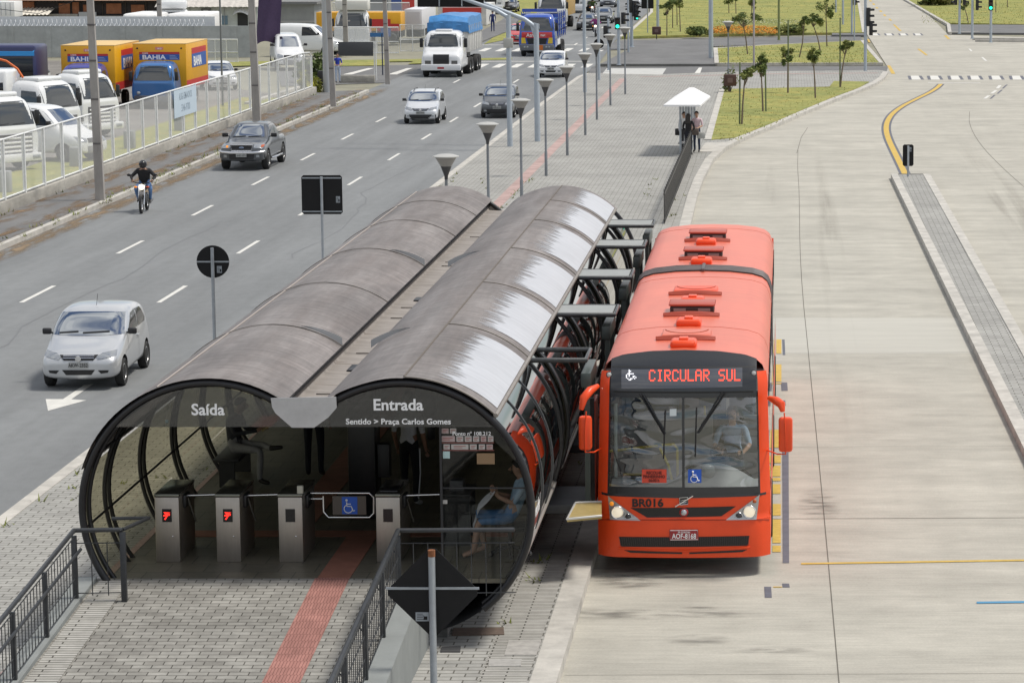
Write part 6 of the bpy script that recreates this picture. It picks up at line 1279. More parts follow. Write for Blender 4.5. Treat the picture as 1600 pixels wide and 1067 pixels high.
# purple banner on its own mast
t, zt = mast('pale mast that carries the purple banner', 431, 105, .40, -80, M('mast_pale', (.42, .44, .45), .5, .2), kind='banner_mast'); Y = at(431, 105, .1).y
a, b = on(400, -70, Y - .5), on(440, 70, Y - .5); m = MB()
m.grid(lambda u, v: Vector((a.x + (b.x - a.x) * u + .10 * math.sin(v * 5), Y - .5 + .14 * math.sin(6 * u + 3 * v) * (.3 + v), a.z + (b.z - a.z) * v + (.18 * math.sin(u * 4.5) + .1 * u) * v)), 16, 30)
tag(m.build('banner', cloth('purple_cloth', (.07, .045, .10)), smooth=60), 'faded purple banner hanging from the pale mast above the fence', 'banner')
# ================================================================ SHELTER AND ITS PEOPLE
X, Y = -4.18, 118.6; t = thing('bus_shelter', 'small white shelter with a row of pyramid roofs on the plaza', 'shelter', (X, Y, .15), R(-2.5)); WR = M('shelter_white', (.80, .80, .80), .45)
for k in range(4):
    y = k * 1.45; m = MB(); e, tp, zz = .74, .10, 2.0
    vs = [(-e, y - .69, zz), (e, y - .69, zz), (e, y + .69, zz), (-e, y + .69, zz), (-e, y - .69, zz + .07), (e, y - .69, zz + .07), (e, y + .69, zz + .07), (-e, y + .69, zz + .07), (-tp, y - tp, zz + .46), (tp, y - tp, zz + .46), (tp, y + tp, zz + .46), (-tp, y + tp, zz + .46)]
    m.add(vs, [(0, 3, 2, 1), (0, 1, 5, 4), (1, 2, 6, 5), (2, 3, 7, 6), (3, 0, 4, 7), (4, 5, 9, 8), (5, 6, 10, 9), (6, 7, 11, 10), (7, 4, 8, 11), (8, 9, 10, 11)]); m.build('roof', WR, t)
    for s in (-.12, .12): m = MB(); m.tube([(s, y, 0), (s, y, 2.02)], .05, 8); m.build('post', GALV, t, smooth=60)
MB().box((-.25, .3, .42), (.25, 4.4, .48), bev=.015).build('bench', M('bench_grey', (.3, .3, .3), .6), t)
st_ = {'wrL': (.10, -.24, 1.02), 'haL': (.06, -.30, 1.03), 'wrR': (-.10, -.24, 1.02), 'haR': (-.06, -.30, 1.03), 'elL': (.25, -.02, 1.12), 'elR': (-.25, -.02, 1.12), 'head': (0, -.05, 1.61), 'crown': (0, -.04, 1.69), 'chin': (0, -.04, 1.52)}
q = at(1089, 238, .15); person('person in pink T-shirt and jeans looking into a bag by the shelter', q, R(-15), cloth('pink_shirt', (.58, .44, .48)), cloth('dark_jeans', (.02, .035, .07)), pose=st_, sleeve=0, scale=.97, group='people waiting at the shelter')
m = MB(); m.box((-.15, -.08, -.15), (.15, .08, .13), bev=.05); tag(m.build('handbag', M('bag_brown', (.09, .07, .06), .7), loc=(q.x - .06, q.y - .36, 1.02)), 'dark brown handbag held by the person in pink', 'bag'); m = MB(); m.box((-.17, -.07, -.13), (.17, .07, .13), bev=.04); tag(m.build('handbag', M('bag_grey', (.40, .40, .38), .7), loc=(q.x + .18, q.y - .3, .86)), 'pale grey bag hanging at the side of the person in pink', 'bag')
q = at(1076, 243, .15); person('person in black with long dark hair, back turned, by the shelter', q, R(165), cloth('black_knit', (.012, .012, .014)), cloth('black_jeans', (.012, .014, .022)), pose={k: v for k, v in st_.items() if k[:2] in ('wr', 'ha', 'el')}, long_hair=True, scale=.97, group='people waiting at the shelter')
q = at(1069, 239, .15); person('person in white top and dark trousers half hidden by the shelter post', q, R(30), cloth('white_top', (.62, .62, .62)), cloth('grey_black_trousers', (.03, .03, .035)), scale=.96, group='people waiting at the shelter'); m = MB(); m.box((-.1, -.06, -.14), (.1, .06, .14), bev=.04); tag(m.build('handbag', BLK, loc=(q.x - .27, q.y, 1.0)), 'black handbag of the person in white top by the shelter', 'bag')
# black barrier
t = thing('steel_barrier', 'black flat bar barrier between plaza and bus lane', 'barrier', (-3.86, 92, .15)); m = MB(); m.box((-.02, 0, .10), (.02, 26, .14)); m.box((-.02, 0, .92), (.02, 26, .96)); m.build('rail', BLK, t)
for k in range(90): MB().box((-.012, k * .29, 0), (.012, k * .29 + .11, 1.05 if k % 3 else 1.1)).build('bar', BLK, t)
# bins
for lb, px, py, h_ in (('brown litter bin with leaves in front at the lawn corner', 1141, 145, .38), ('small brown litter bin on the far lawn', 1026, 62, .38)):
    q = at(px, py, .15); t = thing('litter_bin', lb, 'litter bin', q, 0, 'brown litter bins'); MB().box((-.34, -.2, .36), (.34, .2, .98), bev=.04).build('bin', M('bin_brown', (.075, .035, .028), .6), t); m = MB(); m.tube([(0, 0, 0), (0, 0, .4)], .04, 8); m.build('leg', DARK, t); MB().box((-.14, -.21, .55), (.14, -.2, .8)).build('label_plate', M('plate_dull', (.16, .10, .09), .6), t)
# manhole and drain covers on the near paving
for lb, c, nm in (('rust brown drain cover beside the ramp wall', ((708, 982), (787, 981), (788, 992), (706, 993)), (.13, .095, .075)), ('small dark drain cover near the diamond sign', ((690, 1011), (720, 1010), (719, 1019), (688, 1019)), (.06, .06, .062)), ('long pale inspection cover on the near paving', ((764, 1031), (815, 1030), (814, 1041), (763, 1042)), (.36, .35, .33)), ('square concrete inspection cover by the bus kerb', ((795, 1001), (846, 1001), (838, 1024), (788, 1024)), (.36, .345, .32))):
    m = MB(); m.prism(P(*c, z=.15), .15, .165); tag(m.build('drain_cover', M('cover_' + lb.split()[0] + lb.split()[1], nm, .85, var=.2, vs=10), smooth=0), lb, 'drain cover')
m = MB(); m.ball((0, 0, 0), (.06, .04, .03), 8); tag(m.build('litter', M('paper_white', (.7, .7, .7), .7), loc=at(621, 1056, .18)), 'crumpled white paper on the ground beside the ramp wall', 'litter')
# ================================================================ PLANTS
LEAF = [M('leaf_dark', (.085, .12, .03), .8, var=.35, vs=3), M('leaf_mid', (.15, .19, .045), .8, var=.35, vs=3), M('leaf_light', (.21, .235, .065), .8, var=.3, vs=3)]
def leaves(m, c, r, n, s, bias=0, clumps=7):
    c = Vector(c); cl = [(Vector((random.gauss(0, .45) * r[0], random.gauss(0, .45) * r[1], random.gauss(0, .4) * r[2])), random.randint(0, 2)) for _ in range(clumps)]
    for _ in range(n):
        q, mi = random.choice(cl); d = Vector((random.gauss(0, 1), random.gauss(0, 1), random.gauss(0, 1))); d.normalize(); p = c + q + Vector((d.x * r[0], d.y * r[1], d.z * r[2])) * (.42 * random.random() ** .4)
        a = Vector((random.gauss(0, 1), random.gauss(0, 1), random.gauss(0, .7))).normalized(); b = a.orthogonal().normalized(); b.rotate(Matrix.Rotation(random.uniform(0, 6.28), 3, a)); k = s * random.uniform(.6, 1.3)
        m.add([p - a * k, p + b * k * .4, p + a * k, p - b * k * .4], [(0, 1, 2, 3)], max(0, min(2, mi + bias)))
BARK = M('bark', (.16, .125, .09), .9, var=.3, vs=15); STAKE = M('stake_green', (.14, .17, .09), .9, var=.2)
def sapling(label, px, py, crowns, stake=None, bend=0, mats=LEAF, n=330, z0=.17):
    q = at(px, py, z0); t = thing('young_tree', label, 'tree', q, 0, 'staked young trees on the lawns'); cs = []
    for (cx, cy, rx, ry) in crowns: p = on(cx, cy, q.y); sc__ = q.y / 4600; cs.append((p - q, rx * sc__, ry * sc__))
    m = MB(); top = cs[0][0]
    m.tube([(0, 0, 0), (bend + top.x * .3, .02, top.z * .4), (top.x * .8, 0, top.z * .8), tuple(top)], [.05, .042, .032, .016], 7)
    for c, rx, ry in cs:
        for _ in range(5): e = c + Vector((random.uniform(-1, 1) * rx * .8, random.uniform(-1, 1) * rx * .6, random.uniform(-.3, .8) * ry)); m.tube([(top.x * .8, 0, top.z * .75), tuple((Vector((top.x * .8, 0, top.z * .8)) + e) / 2), tuple(e)], [.02, .014, .006], 5)
    m.build('trunk', BARK, t, smooth=60); m = MB()
    for c, rx, ry in cs: leaves(m, c, (rx, rx * .9, ry), n // len(cs) + 60, .12)
    m.build('crown', mats, t, smooth=0)
    if stake: dx, top_ = stake; zt = on(px, top_, q.y).z - z0; m = MB(); m.tube([(dx, .05, 0), (dx * .8, .05, zt)], .045, 6); m.build('stake', STAKE, t)
for a in (('young tree leaning on a stake at the left edge of the near lawn', 1159, 195, ((1164, 116, 12, 11), (1172, 112, 9, 8)), (-.1, 98)), ('young tree with feathery crown beside the leaning one', 1192, 175, ((1189, 106, 13, 14), (1190, 92, 8, 8)), (.15, 100)), ('young tree with bronze tinted crown low on a tall stake', 1231, 146, ((1231, 84, 10, 12),), (.02, 32)), ('young tree with round dark crown on the near lawn', 1274, 154, ((1271, 92, 11, 11),)), ('young tree at the right tip of the near lawn with crown beside a tall stake', 1313, 137, ((1322, 71, 8, 9), (1317, 76, 5, 5)), (-.02, 28)),
          ('young tree with wide flat crown behind the bin', 1168, 85, ((1160, 29, 17, 8), (1182, 27, 12, 7), (1148, 31, 8, 6))), ('slanting young tree on the middle lawn', 1249, 90, ((1257, 35, 8, 8),), None, .1), ('young tree with two dark branches of leaves on the middle lawn', 1282, 81, ((1268, 30, 13, 9), (1281, 32, 9, 8))), ('young tree with tall crown at the back of the middle lawn', 1292, 73, ((1290, 10, 12, 18), (1296, 22, 7, 8))),
          ('young tree at the left of the far lawn', 1042, 56, ((1042, 14, 9, 8), (1046, 8, 7, 6))), ('young tree with thin crown, second on the far lawn', 1051, 44, ((1051, 4, 9, 10),)), ('bare stemmed young tree, third on the far lawn', 1058, 40, ((1057, -8, 9, 9),)), ('young tree by the flower bed end on the far lawn', 1063, 50, ((1061, 3, 9, 9),)),
          ('young tree high on the far lawn, left of the lamp head', 1139, 21, ((1138, -2, 12, 8),)), ('thin young tree high on the far lawn, right of the lamp head', 1150, 22, ((1149, -6, 8, 8),)), ('young tree cut by the top edge above the wide flat crown', 1175, 36, ((1174, 5, 8, 10),)), ('thin young tree on the right lawn near the signal posts', 1513, 37, ((1506, 8, 6, 8),)), ('thin young tree at the right lawn edge', 1556, 20, ((1556, -10, 8, 8),)), ('second thin young tree on the right lawn', 1574, 12, ((1574, -14, 8, 8),))):
    sapling(*a)
def bush(label, c, r, n, s, mats=LEAF, cat='bush', bias=0, kind='bush'):
    t = thing(kind, label, cat, c); m = MB(); leaves(m, (0, 0, r[2] * .8), (r[0] * 1.0, r[1], r[2]), n, s, bias, 14); m.build('foliage', mats, t, smooth=0); m = MB()
    for _ in range(6): e = Vector((random.uniform(-.7, .7) * r[0], random.uniform(-.6, .6) * r[1], r[2] * random.uniform(.8, 1.2))); m.tube([(e.x * .2, e.y * .2, 0), tuple(e)], [.03, .01], 5)
    m.build('stem', BARK, t)
YG = [M('leaf_yellow_dark', (.16, .17, .02), .8, var=.3), M('leaf_yellow', (.30, .30, .03), .8, var=.3), M('leaf_yellow_light', (.40, .38, .05), .8, var=.3)]
bush('clipped yellow green bush at the fence corner', at(488, 146, .1), (.75, .7, .55), 1100, .10, YG); bush('smaller yellow green bush beside the palm like shrub', at(474, 136, .1), (.35, .35, .45), 300, .09, YG)
bush('dark arching palm like shrub behind the yellow bush', at(492, 126, .1), (.95, .8, .75), 700, .2, LEAF, bias=-1)
bush('small leafy shrub in front of the brown bin', at(1139, 144, .17), (.45, .3, .75), 300, .09)
for lb, x0, x1, y in (('low dark hedge left of the orange flower bed', 1072, 1110, 57), ('low dark hedge right of the orange flower bed', 1214, 1262, 52)):
    a, b = at(x0, y, .15), at(x1, y, .15); bush(lb, (a + b) / 2, ((b.x - a.x) * .48, 1.3, .45), 1300, .16, LEAF, 'hedge', 0, 'hedge')
a, b = at(1426, 9, .15), at(1494, 9, .15); bush('long clipped hedge at the top right of the bus street', (a + b) / 2, ((b.x - a.x) * .48, 2.2, .7), 2000, .22, [M('hedge_olive', (.10, .10, .03), .85, var=.3), M('hedge_olive2', (.13, .125, .03), .85, var=.3), LEAF[0]], 'hedge', 0, 'hedge')
FW = [M('flower_orange', (.72, .26, .02), .7, var=.2), M('flower_yellow', (.75, .42, .03), .7, var=.2), LEAF[1], M('flower_white', (.6, .62, .5), .7)]
m = MB()
for i in range(2600):
    px = random.uniform(1113, 1217); u = (px - 1113) / 104; y0, y1 = 56.0, 44 + 9 * abs(u - .45) ** 1.3; q = at(px, random.uniform(y1, y0), .15); h_ = random.uniform(.1, .32); a = random.uniform(0, 6.28); s = random.uniform(.06, .12)
    m.add([q + Vector((s * math.cos(a + k * 1.571), s * math.sin(a + k * 1.571), h_ + .03 * (k % 2))) for k in range(4)], [(0, 1, 2, 3)], random.choice((0, 0, 1, 2)))
for i in range(900):
    q = at(random.uniform(1118, 1250), random.uniform(38, 45), .15); a = random.uniform(0, 6.28); s = random.uniform(.05, .1); m.add([q + Vector((s * math.cos(a + k * 1.571), s * math.sin(a + k * 1.571), .4 + .03 * (k % 2))) for k in range(4)], [(0, 1, 2, 3)], random.choice((2, 2, 3)))
tag(m.build('flower_bed', FW, smooth=0), kind='stuff')
m = MB()
for i in range(4500):
    px, py = random.choice(((random.uniform(1020, 1330), random.uniform(2, 54)), (random.uniform(1122, 1370), random.uniform(72, 101)), (random.uniform(1118, 1330), random.uniform(138, 220)), (random.uniform(1440, 1600), random.uniform(4, 38))))
    if py > 130 and (px < 1128 - (py - 145) * .27 + 2 or py > 222 - (px - 1150) * .44): continue
    if 72 < py < 101 and px > 1350 + (py - 72) * .7: continue
    if py < 54 and px > 1000 and px < 1340 and px < 1018 + 0 * py: continue
    q = at(px, py, .16); a = random.uniform(0, 6.28); l = random.uniform(.05, .12); d = Vector((math.cos(a) * .05, math.sin(a) * .05, l)); s = Vector((-math.sin(a), math.cos(a), 0)) * .03; m.add([q - s, q + s, q + d], [(0, 1, 2)], random.choice((0, 1, 2)))
tag(m.build('grass_tufts', [M('tuft_olive', (.22, .22, .05), .9), M('tuft_dry', (.34, .31, .10), .9), M('tuft_green', (.17, .21, .04), .9)], smooth=0), kind='stuff')
# ================================================================ YARD ON THE LEFT
FW_ = M('fence_white', (.70, .71, .70), .5, var=.1, vs=6); NET = veil('woven_wire', (.70, .71, .70), .36)
XF = -25.6
m = MB(); m.box((XF - .14, 50, 0), (XF + .14, 159.6, .52), bev=.02); tag(m.build('low_wall', layered('stained_wall', (.45, .43, .385), [(.7, (1, .5, 2), .7, 1.1, .3, .7, 1), (3, (1, .6, 2), .75, 1.08, .3, .7, 1), (12, (1, 1, 1), .85, 1.05, .3, .7, .7)], .9, .3, 30)), 'low stained concrete wall under the white wire fence', 'wall')
t = thing('wire_fence', 'long white post and wire fence on the low wall beside the pavement', 'fence', (XF, 70, .52)); ys = [75 - 70 + 2.62 * k for k in range(34) if 75 + 2.62 * k < 159.5]
for i, y in enumerate(ys):
    h_ = 2.0 if y < 86 else 2.0 - .1 * (y - 86)
    MB().box((-.05, y - .06, 0), (.05, y + .06, h_)).build('post', FW_, t)
ye = ys[-1]; m = MB(); m.tube([(0, ys[0] - 8, 1.98), (0, ye - 3, 1.98), (0, ye - .6, 1.9), (0, ye, 1.65), (0, ye + .1, 0)], .035, 6); m.tube([(0, ys[0] - 8, .06), (0, ye, .06)], .035, 6); m.build('rail', FW_, t, smooth=60)
m = MB(); m.add([(.0, ys[0] - 8, .06), (0, ye, .06), (0, ye, 1.7), (0, ye - 2, 1.97), (0, ys[0] - 8, 1.97)], [(0, 1, 2, 3, 4)]); m.build('wire_mesh', NET, t)
for k in range(9): p_ = (0, ys[0] + 1 + k * 7.86, .62)
# notice on the fence
a, b = at(273, 190, .9), at(308, 178, .9); Yn = 113.5 * 4600 / 4600
def fx(px): return -25.54 * 4600 / (px - 1230)
y0, y1 = fx(273), fx(308); T = Matrix.Translation((XF + .07, (y0 + y1) / 2, 0)) @ Matrix.Rotation(R(90), 4, 'Z') @ FR
za, zb2 = on(290, 138, (y0 + y1) / 2).z, on(290, 180, (y0 + y1) / 2).z
n_ = MB().box((XF + .055, y0, zb2), (XF + .07, y1, za)); n_ = tag(n_.build('fence_notice', M('notice_pale_blue', (.50, .60, .68), .6)), 'pale blue notice board tied to the white fence', 'notice board')
for s_, zz, sz in (('ALUGA SEMI-NOVOS', .62, .40), ('3346-9700', .18, .42)):
    text('lettering', s_, sz, Matrix.Translation((0, 0, zb2 + (za - zb2) * zz)) @ T, M('notice_ink', (.20, .26, .32), .6), n_, .01, .002, xs=.72 if sz < .41 else 1)
# yellow delivery trucks
YB = M('box_yellow', (.72, .36, .01), .4, var=.06, vs=1.5); YR = M('box_yellow_top', (.66, .46, .20), .6); RB = M('box_red', (.50, .03, .03), .5); BB = M('box_blue', (.03, .10, .38), .5)
def yellow(label, px, py, Y, blue, rz=0, fleet='0136'):
    x = (px - 1230) / 4600 * Y; t = thing('delivery_truck', label, 'truck', (x, Y, .05), rz, 'yellow delivery trucks in the yard')
    c = thing('cab_holder', '', '') if 0 else None
    bv = cab(t, blue); cb_ = [o for o in t.children if o.name.startswith('cab')]
    for o in t.children: o.scale = (.86, 1, .86) if 1 else (1, 1, 1)
    m = MB(); m.box((-.95, -.12, .36), (.95, .1, .72), bev=.05); m.build('bumper', M('bumper_dark', (.09, .095, .11), .5), t)
    for k in (-1, 1): MB().ball((k * .72, -.1, .86), (.11, .05, .09), 10).build('headlight', HL, t, smooth=60)
    MB().box((-1.35, 1.75, 1.0), (1.35, 7.4, 3.42), bev=.02).build('box_body', YB, t); MB().box((-1.36, 1.74, 3.41), (1.36, 7.42, 3.45), bev=.01).build('box_roof', YR, t)
    for k in (-1, 1): MB().box((k * 1.345, 1.8, 1.0), (k * 1.356, 7.36, 1.42)).build('red_band', RB, t)
    for k in (-1, 1): MB().ball((k * 1.12, 1.74, 3.18), .05, 8).build('marker_lamp', BLK, t)
    p = MB().box((-1.02, 1.735, 2.55), (1.02, 1.748, 2.86)).build('name_board', BB, t); MB().box((-1.02, 1.733, 2.86), (1.02, 1.748, 2.98)).build('red_stripe', RB, p)
    text('lettering', 'BAHIA', .34, Matrix.Translation((-.28, 1.728, 2.58)) @ FR, LETTER, p, .03, .003, xs=1.22); text('lettering', 'CASAS', .10, Matrix.Translation((-.72, 1.727, 2.88)) @ FR, LETTER, p, .02, .003)
    for i in range(3): MB().box((.52, 1.726, 2.60 + i * .08), (.94 - .06 * i, 1.733, 2.63 + i * .08)).build('small_print', M('print_pale', (.35, .42, .6), .6), p)
    text('lettering', 'casasbahia.com.br', .14, Matrix.Translation((.1, 1.74, 2.40)) @ FR, M('print_brown', (.15, .07, .01), .6), t, .01, .003); q = MB().box((-.2, 1.735, 3.10), (.2, 1.748, 3.25)).build('fleet_plate', M('fleet_pink', (.7, .25, .2), .6), t); text('fleet_number', fleet, .12, Matrix.Translation((0, 1.73, 3.12)) @ FR, LETTER, q, .02, .003)
    RY = Matrix.Rotation(R(90), 4, 'Z') @ FR
    p = MB().box((1.35, 3.2, 2.05), (1.364, 6.9, 2.80)).build('side_board', BB, t); MB().box((1.35, 3.2, 2.80), (1.364, 6.9, 3.12)).build('red_stripe', RB, p); text('lettering', 'BAHIA', .72, Matrix.Translation((1.37, 4.6, 2.14)) @ RY, LETTER, p, .03, .003, xs=1.0)
    MB().box((-.4, .3, .5), (.4, 7.2, 1.0)).build('chassis', DARK, t)
    for y in (.95, 5.6):
        for k in (-1, 1): wheel(t, k * .95, y, .42, .26)
    t.scale = (1, 1, .93); return t
yellow('yellow box truck with violet blue cab, left of the pair behind the fence', 128, 165, 146.5, paint('cab_violet_blue', (.05, .06, .30)), fleet='0136'); yellow('yellow box truck with lighter blue cab, right of the pair behind the fence', 241, 160, 148.5, paint('cab_mid_blue', (.03, .14, .38)), fleet='1913')
# white tractor trucks
WT = paint('truck_white', (.74, .75, .75))
def tractor(label, px, Y, rz, sc_=1.0, tall=False):
    x = (px - 1230) / 4600 * Y; t = thing('tractor_truck', label, 'truck', (x, Y, .05), R(rz), 'white tractor trucks in the yard'); bv = cab(t, WT)
    m = MB()
    for k in range(4): m.box((-.85, -.07, .72 + k * .17), (.85, .04, .80 + k * .17), bev=.02)
    m.build('grille', WHITE, t); MB().box((-.88, -.035, .68), (.88, .03, 1.42)).build('grille_back', M('grille_grey', (.17, .17, .18), .6), t); MB().box((-1.27, -.2, .34), (1.27, .12, .66), bev=.06).build('bumper', WT, t, smooth=45)
    for k in (-1, 1): MB().box((k * .72, -.21, .42), (k * 1.12, -.15, .58), bev=.02).build('headlight', HL, t)
    MB().box((-.8, .6, 2.85), (.8, 1.6, 3.04), bev=.09).build('roof_fairing', WT, t, smooth=45); wipers(bv, t, 1.8, ((-.8, -.2), (0, .6)))
    for k in (-1, 1): m = MB(); decal(m, bv, [(.3, .8), (.3, 1.7), (.32, 1.7), (.32, .8)], 'x', k, .006, 1); decal(m, bv, [(1.3, .8), (1.3, 2.6), (1.32, 2.6), (1.32, .8)], 'x', k, .006, 1); m.build('door_gap', GRL, t)
    MB().box((-.45, .3, .5), (.45, 5.6, 1.0)).build('chassis', DARK, t); axles(t, ((.9, 0), (4.2, 1), (5.2, 1)), .5); t.scale = (sc_,) * 3; return t
tractor('white tractor truck facing right with black window frames, nearest the concrete pole', 100, 122.5, 66); tractor('white tractor truck behind the one by the concrete pole', 160, 129.5, 62, .97); tractor('white tractor truck cut by the left edge', 22, 112.5, 56, .98)
# white van nose
VAN = [(-2.4, .80, .6, .7, .74, .8, .5, .35), (-2.32, 1.0, .66, .88, .84, .9, .46, .3), (-1.5, 1.25, .74, 1.1, .9, .95, .44, .28), (-1.3, 1.34, .8, 1.16, .92, .96, .44, .28), (-.55, 2.05, .76, 1.3, .92, .96, .44, .28), (-.2, 2.2, .78, 1.35, .92, .96, .44, .28), (2.2, 2.25, .78, 1.35, .92, .96, .44, .28), (2.4, 2.1, .74, 1.3, .88, .92, .5, .35)]
def van(label, px, Y, rz, mat=WT, sc_=1):
    x = (px - 1230) / 4600 * Y; t = thing('van', label, 'van', (x, Y, .05), R(rz)); b, bv = loft('body', VAN, mat, t, [(-1.5, .34, .42, .6, 1.2), (1.5, .34, .42, .6, 1.2)])
    pt('windscreen', bv, [(-.8, 1.4), (.8, 1.4), (.7, 2.02), (-.7, 2.02)], CGL, t, cuts=3)
    for k in (-1, 1): pt('side_window', bv, [(-.85, 1.42), (-.3, 1.95), (.3, 1.98), (.3, 1.38)], SGL, t, 'x', k); pt('headlight', bv, [(k * .85, .78), (k * .5, .78), (k * .5, .92), (k * .8, 1.0)], HL, t, off=.015)
    pt('grille', bv, [(-.45, .92), (-.45, .76), (.45, .76), (.45, .92)], GRL, t, off=.015); pt('bumper', bv, [(-.9, .36), (.9, .36), (.9, .62), (-.9, .62)], M('bumper_mid', (.25, .25, .26), .6), t, off=.03); mirrors(t, .94, -1.0, 1.45, DARK, 1.2)
    for y in (-1.5, 1.5):
        for k in (-1, 1): wheel(t, k * .84, y, .34, .22)
    t.scale = (sc_,) * 3
van('white van with sloping bonnet between two white tractor trucks', 72, 118, 66); van('white van in the grass beside the low grey gate', 452, 188, 15)
van('white van nosed behind the white gate, left of the thick pale mast', 488, 205, 80)
# coaches
def coach(label, x0, x1, Y, z, body, stripe, h=3.2, name='coach'):
    t = thing(name, label, 'bus', ((x0 + x1) / 2, Y, .05)); L_ = abs(x1 - x0) / 2; m = MB(); m.box((-L_, 0, .35), (L_, 2.5, h), bev=.14); m.build('body', body, t, smooth=45)
    MB().box((-L_ + .2, -.012, 1.55), (L_ - .15, .03, h - .55), bev=.01).build('side_window', CGL if 0 else M('coach_window', (.012, .014, .02), .06), t)
    for i in range(7): MB().box((-L_ + .3 + i * L_ * .27, -.02, 1.55), (-L_ + .36 + i * L_ * .27, .02, h - .55)).build('window_pillar', BLK, t)
    if stripe: m = MB(); m.grid(lambda u, v: Vector((L_ * (-.25 + .3 * v) + (L_ * 1.24 - L_ * (.3 * v)) * u, -.01 + (.0 if v < .5 else .25 * (v - .5)), h - .52 + .42 * v)), 6, 4); m.build('blue_stripe', stripe, t)
    for xx in (-L_ * .55, L_ * .6): wh = wheel(t, .0, 0, .45, .28); wh.rotation_euler = (0, 0, R(90)); wh.location = (xx, .15, 0)
    return t
coach('dark blue coach with bright blue roof stripe behind the white minibuses', -49.5, -37.4, 147, 0, M('coach_navy', (.03, .035, .10), .35), M('coach_bright_blue', (.03, .30, .72), .4), 3.25)
coach('white minibus roof behind the nearest white tractor truck', -46.5, -35.2, 133, 0, WT, None, 2.75, 'minibus'); van('small white van near the yard wall at the left edge', 12, 168, 90)
hatchback('white and blue hatchback parked at the right of the yellow trucks', (-32.0, 166, .05), WHITEP, 'hatchbacks on the avenue', rz=R(20)); bpy.data.objects[-1] if 0 else None
m = MB(); q = [on(-5, 92, 121), on(10, 96, 121), on(27, 108, 121)]; m.tube([tuple(p) for p in q] + [tuple(on(36, 122, 121))], .05, 6); tag(m.build('hose', M('orange_hose', (.65, .14, .03), .5), smooth=60), 'orange hose arching above the white minibus at the left edge', 'hose')
# small grey stones by the fence
for lb, px, py in (('grey concrete block in the grass nearest the left edge', 8, 300), ('grey concrete block in the grass left of the concrete pole', 119, 260), ('grey concrete block in the grass right of the concrete pole', 203, 232), ('grey concrete block in the grass below the pale blue notice', 281, 204)):
    q = at(px, py, .05); q.x = min(q.x, -26.3); tag(MB().box((-.22, -.2, 0), (.22, .2, .75), bev=.04).build('concrete_block', M('block_grey', (.30, .31, .31), .9, var=.15), loc=q), lb, 'block', 'concrete blocks in the yard grass')
# grey block wall with pillars and wire coil
YW = 203; xa, xb = -56.5, -36.9; t = thing('yard_wall', 'grey block wall with shallow pillars closing the yard', 'wall', (xa, YW, 0)); WM = layered('grey_blocks', (.40, .42, .42), [(.5, (1, 1, 2), .82, 1.08, .3, .7, 1), (4, (1, 1, 1), .9, 1.05, .3, .7, 1)], .9, .15, 30)
MB().box((0, 0, 0), (xb - xa, .2, 2.15)).build('panel', WM, t)
for i in range(8): MB().box((i * 2.55 + .5, -.06, 0), (i * 2.55 + .85, .0, 2.15)).build('pillar', WM, t)
t = thing('razor_wire', 'pale coil of razor wire along the grey yard wall', 'razor wire', (xa, YW + .1, 2.15)); m = MB(); m.tube([(i * .045, .2 * math.cos(i * .9), .22 + .22 * math.sin(i * .9)) for i in range(int((xb - xa - 3) / .045))], .018, 4); m.build('coil', M('wire_pale', (.7, .72, .74), .5), t)
MB().box((xa + .0, YW + 1.2, 0), (xb - 2.6, YW + 1.25, 2.75)).build('tarp_screen', M('screen_white', (.72, .74, .75), .7, var=.1, vs=2)); tag(bpy.data.objects['tarp_screen'], 'pale sheet screen above the grey yard wall', 'screen')
# house, sheds
def bx_px(x0, y0, x1, y1, Y, d=.1): a, b = on(x0, y0, Y), on(x1, y1, Y); return (a.x, Y, b.z), (b.x, Y + d, a.z)
Yh = 232; HO = M('house_wall', (.50, .53, .50), .85, var=.12, vs=1.5)
a, b = on(255, 9, Yh), on(402, 60, Yh); t = thing('house', 'low pale green house with tiled eaves behind the yard wall', 'house', (a.x, Yh, 0)); o_ = t.location
def hb(x0, y0, x1, y1, d0, d1, name, mat): p, q = on(x0, y0, Yh), on(x1, y1, Yh); return MB().box((p.x - a.x, d0, q.z), (q.x - a.x, d1, p.z)).build(name, mat, t)
MB().box((0, 0, 0), (b.x - a.x, 7, a.z)).build('wall', HO, t)
m = MB(); m.grid(lambda u, v: Vector((-.5 + (b.x - a.x + 1) * u, -.9 + 5.5 * v, a.z - .12 + 1.9 * v + .05 * abs(math.sin(60 * u)))), 60, 2); m.build('roof', M('roof_tile_pale', (.52, .49, .45), .85, var=.2, vs=3), t)
hb(341, 25, 356, 39, -.04, .02, 'window', M('window_blue', (.16, .24, .30), .1)); hb(371, 21, 388, 58, -.05, .02, 'door', M('doorway_dark', (.02, .02, .02), .6)); m = MB(); p, q = on(366, 17, Yh), on(390, 24, Yh); m.grid(lambda u, v: Vector((p.x - a.x + (q.x - p.x) * u, -.7 + .7 * v - .15 * math.sin(math.pi * u), q.z + (p.z - q.z) * v + .25 * math.sin(math.pi * u))), 8, 3); m.build('awning', WHITE, t)
k_ = hb(315, 14, 330, 24, -.3, .0, 'air_conditioner', M('ac_dark', (.12, .12, .12), .6)); hb(319, 16, 326, 23, -.32, -.28, 'fan_grille', M('ac_pale', (.5, .52, .52), .5))
for x_ in (296, 350): hb(x_, 10, x_ + 1.5, 40, -.08, 0, 'downpipe', M('pipe_grey', (.35, .36, .36), .6))
Ys = 243; BRK = M('brick_orange', (.34, .14, .07), .9, var=.25, vs=3); SHD = M('shed_dark', (.045, .04, .04), .9, var=.3); p0, p1 = on(22, 2, Ys), on(258, 45, Ys)
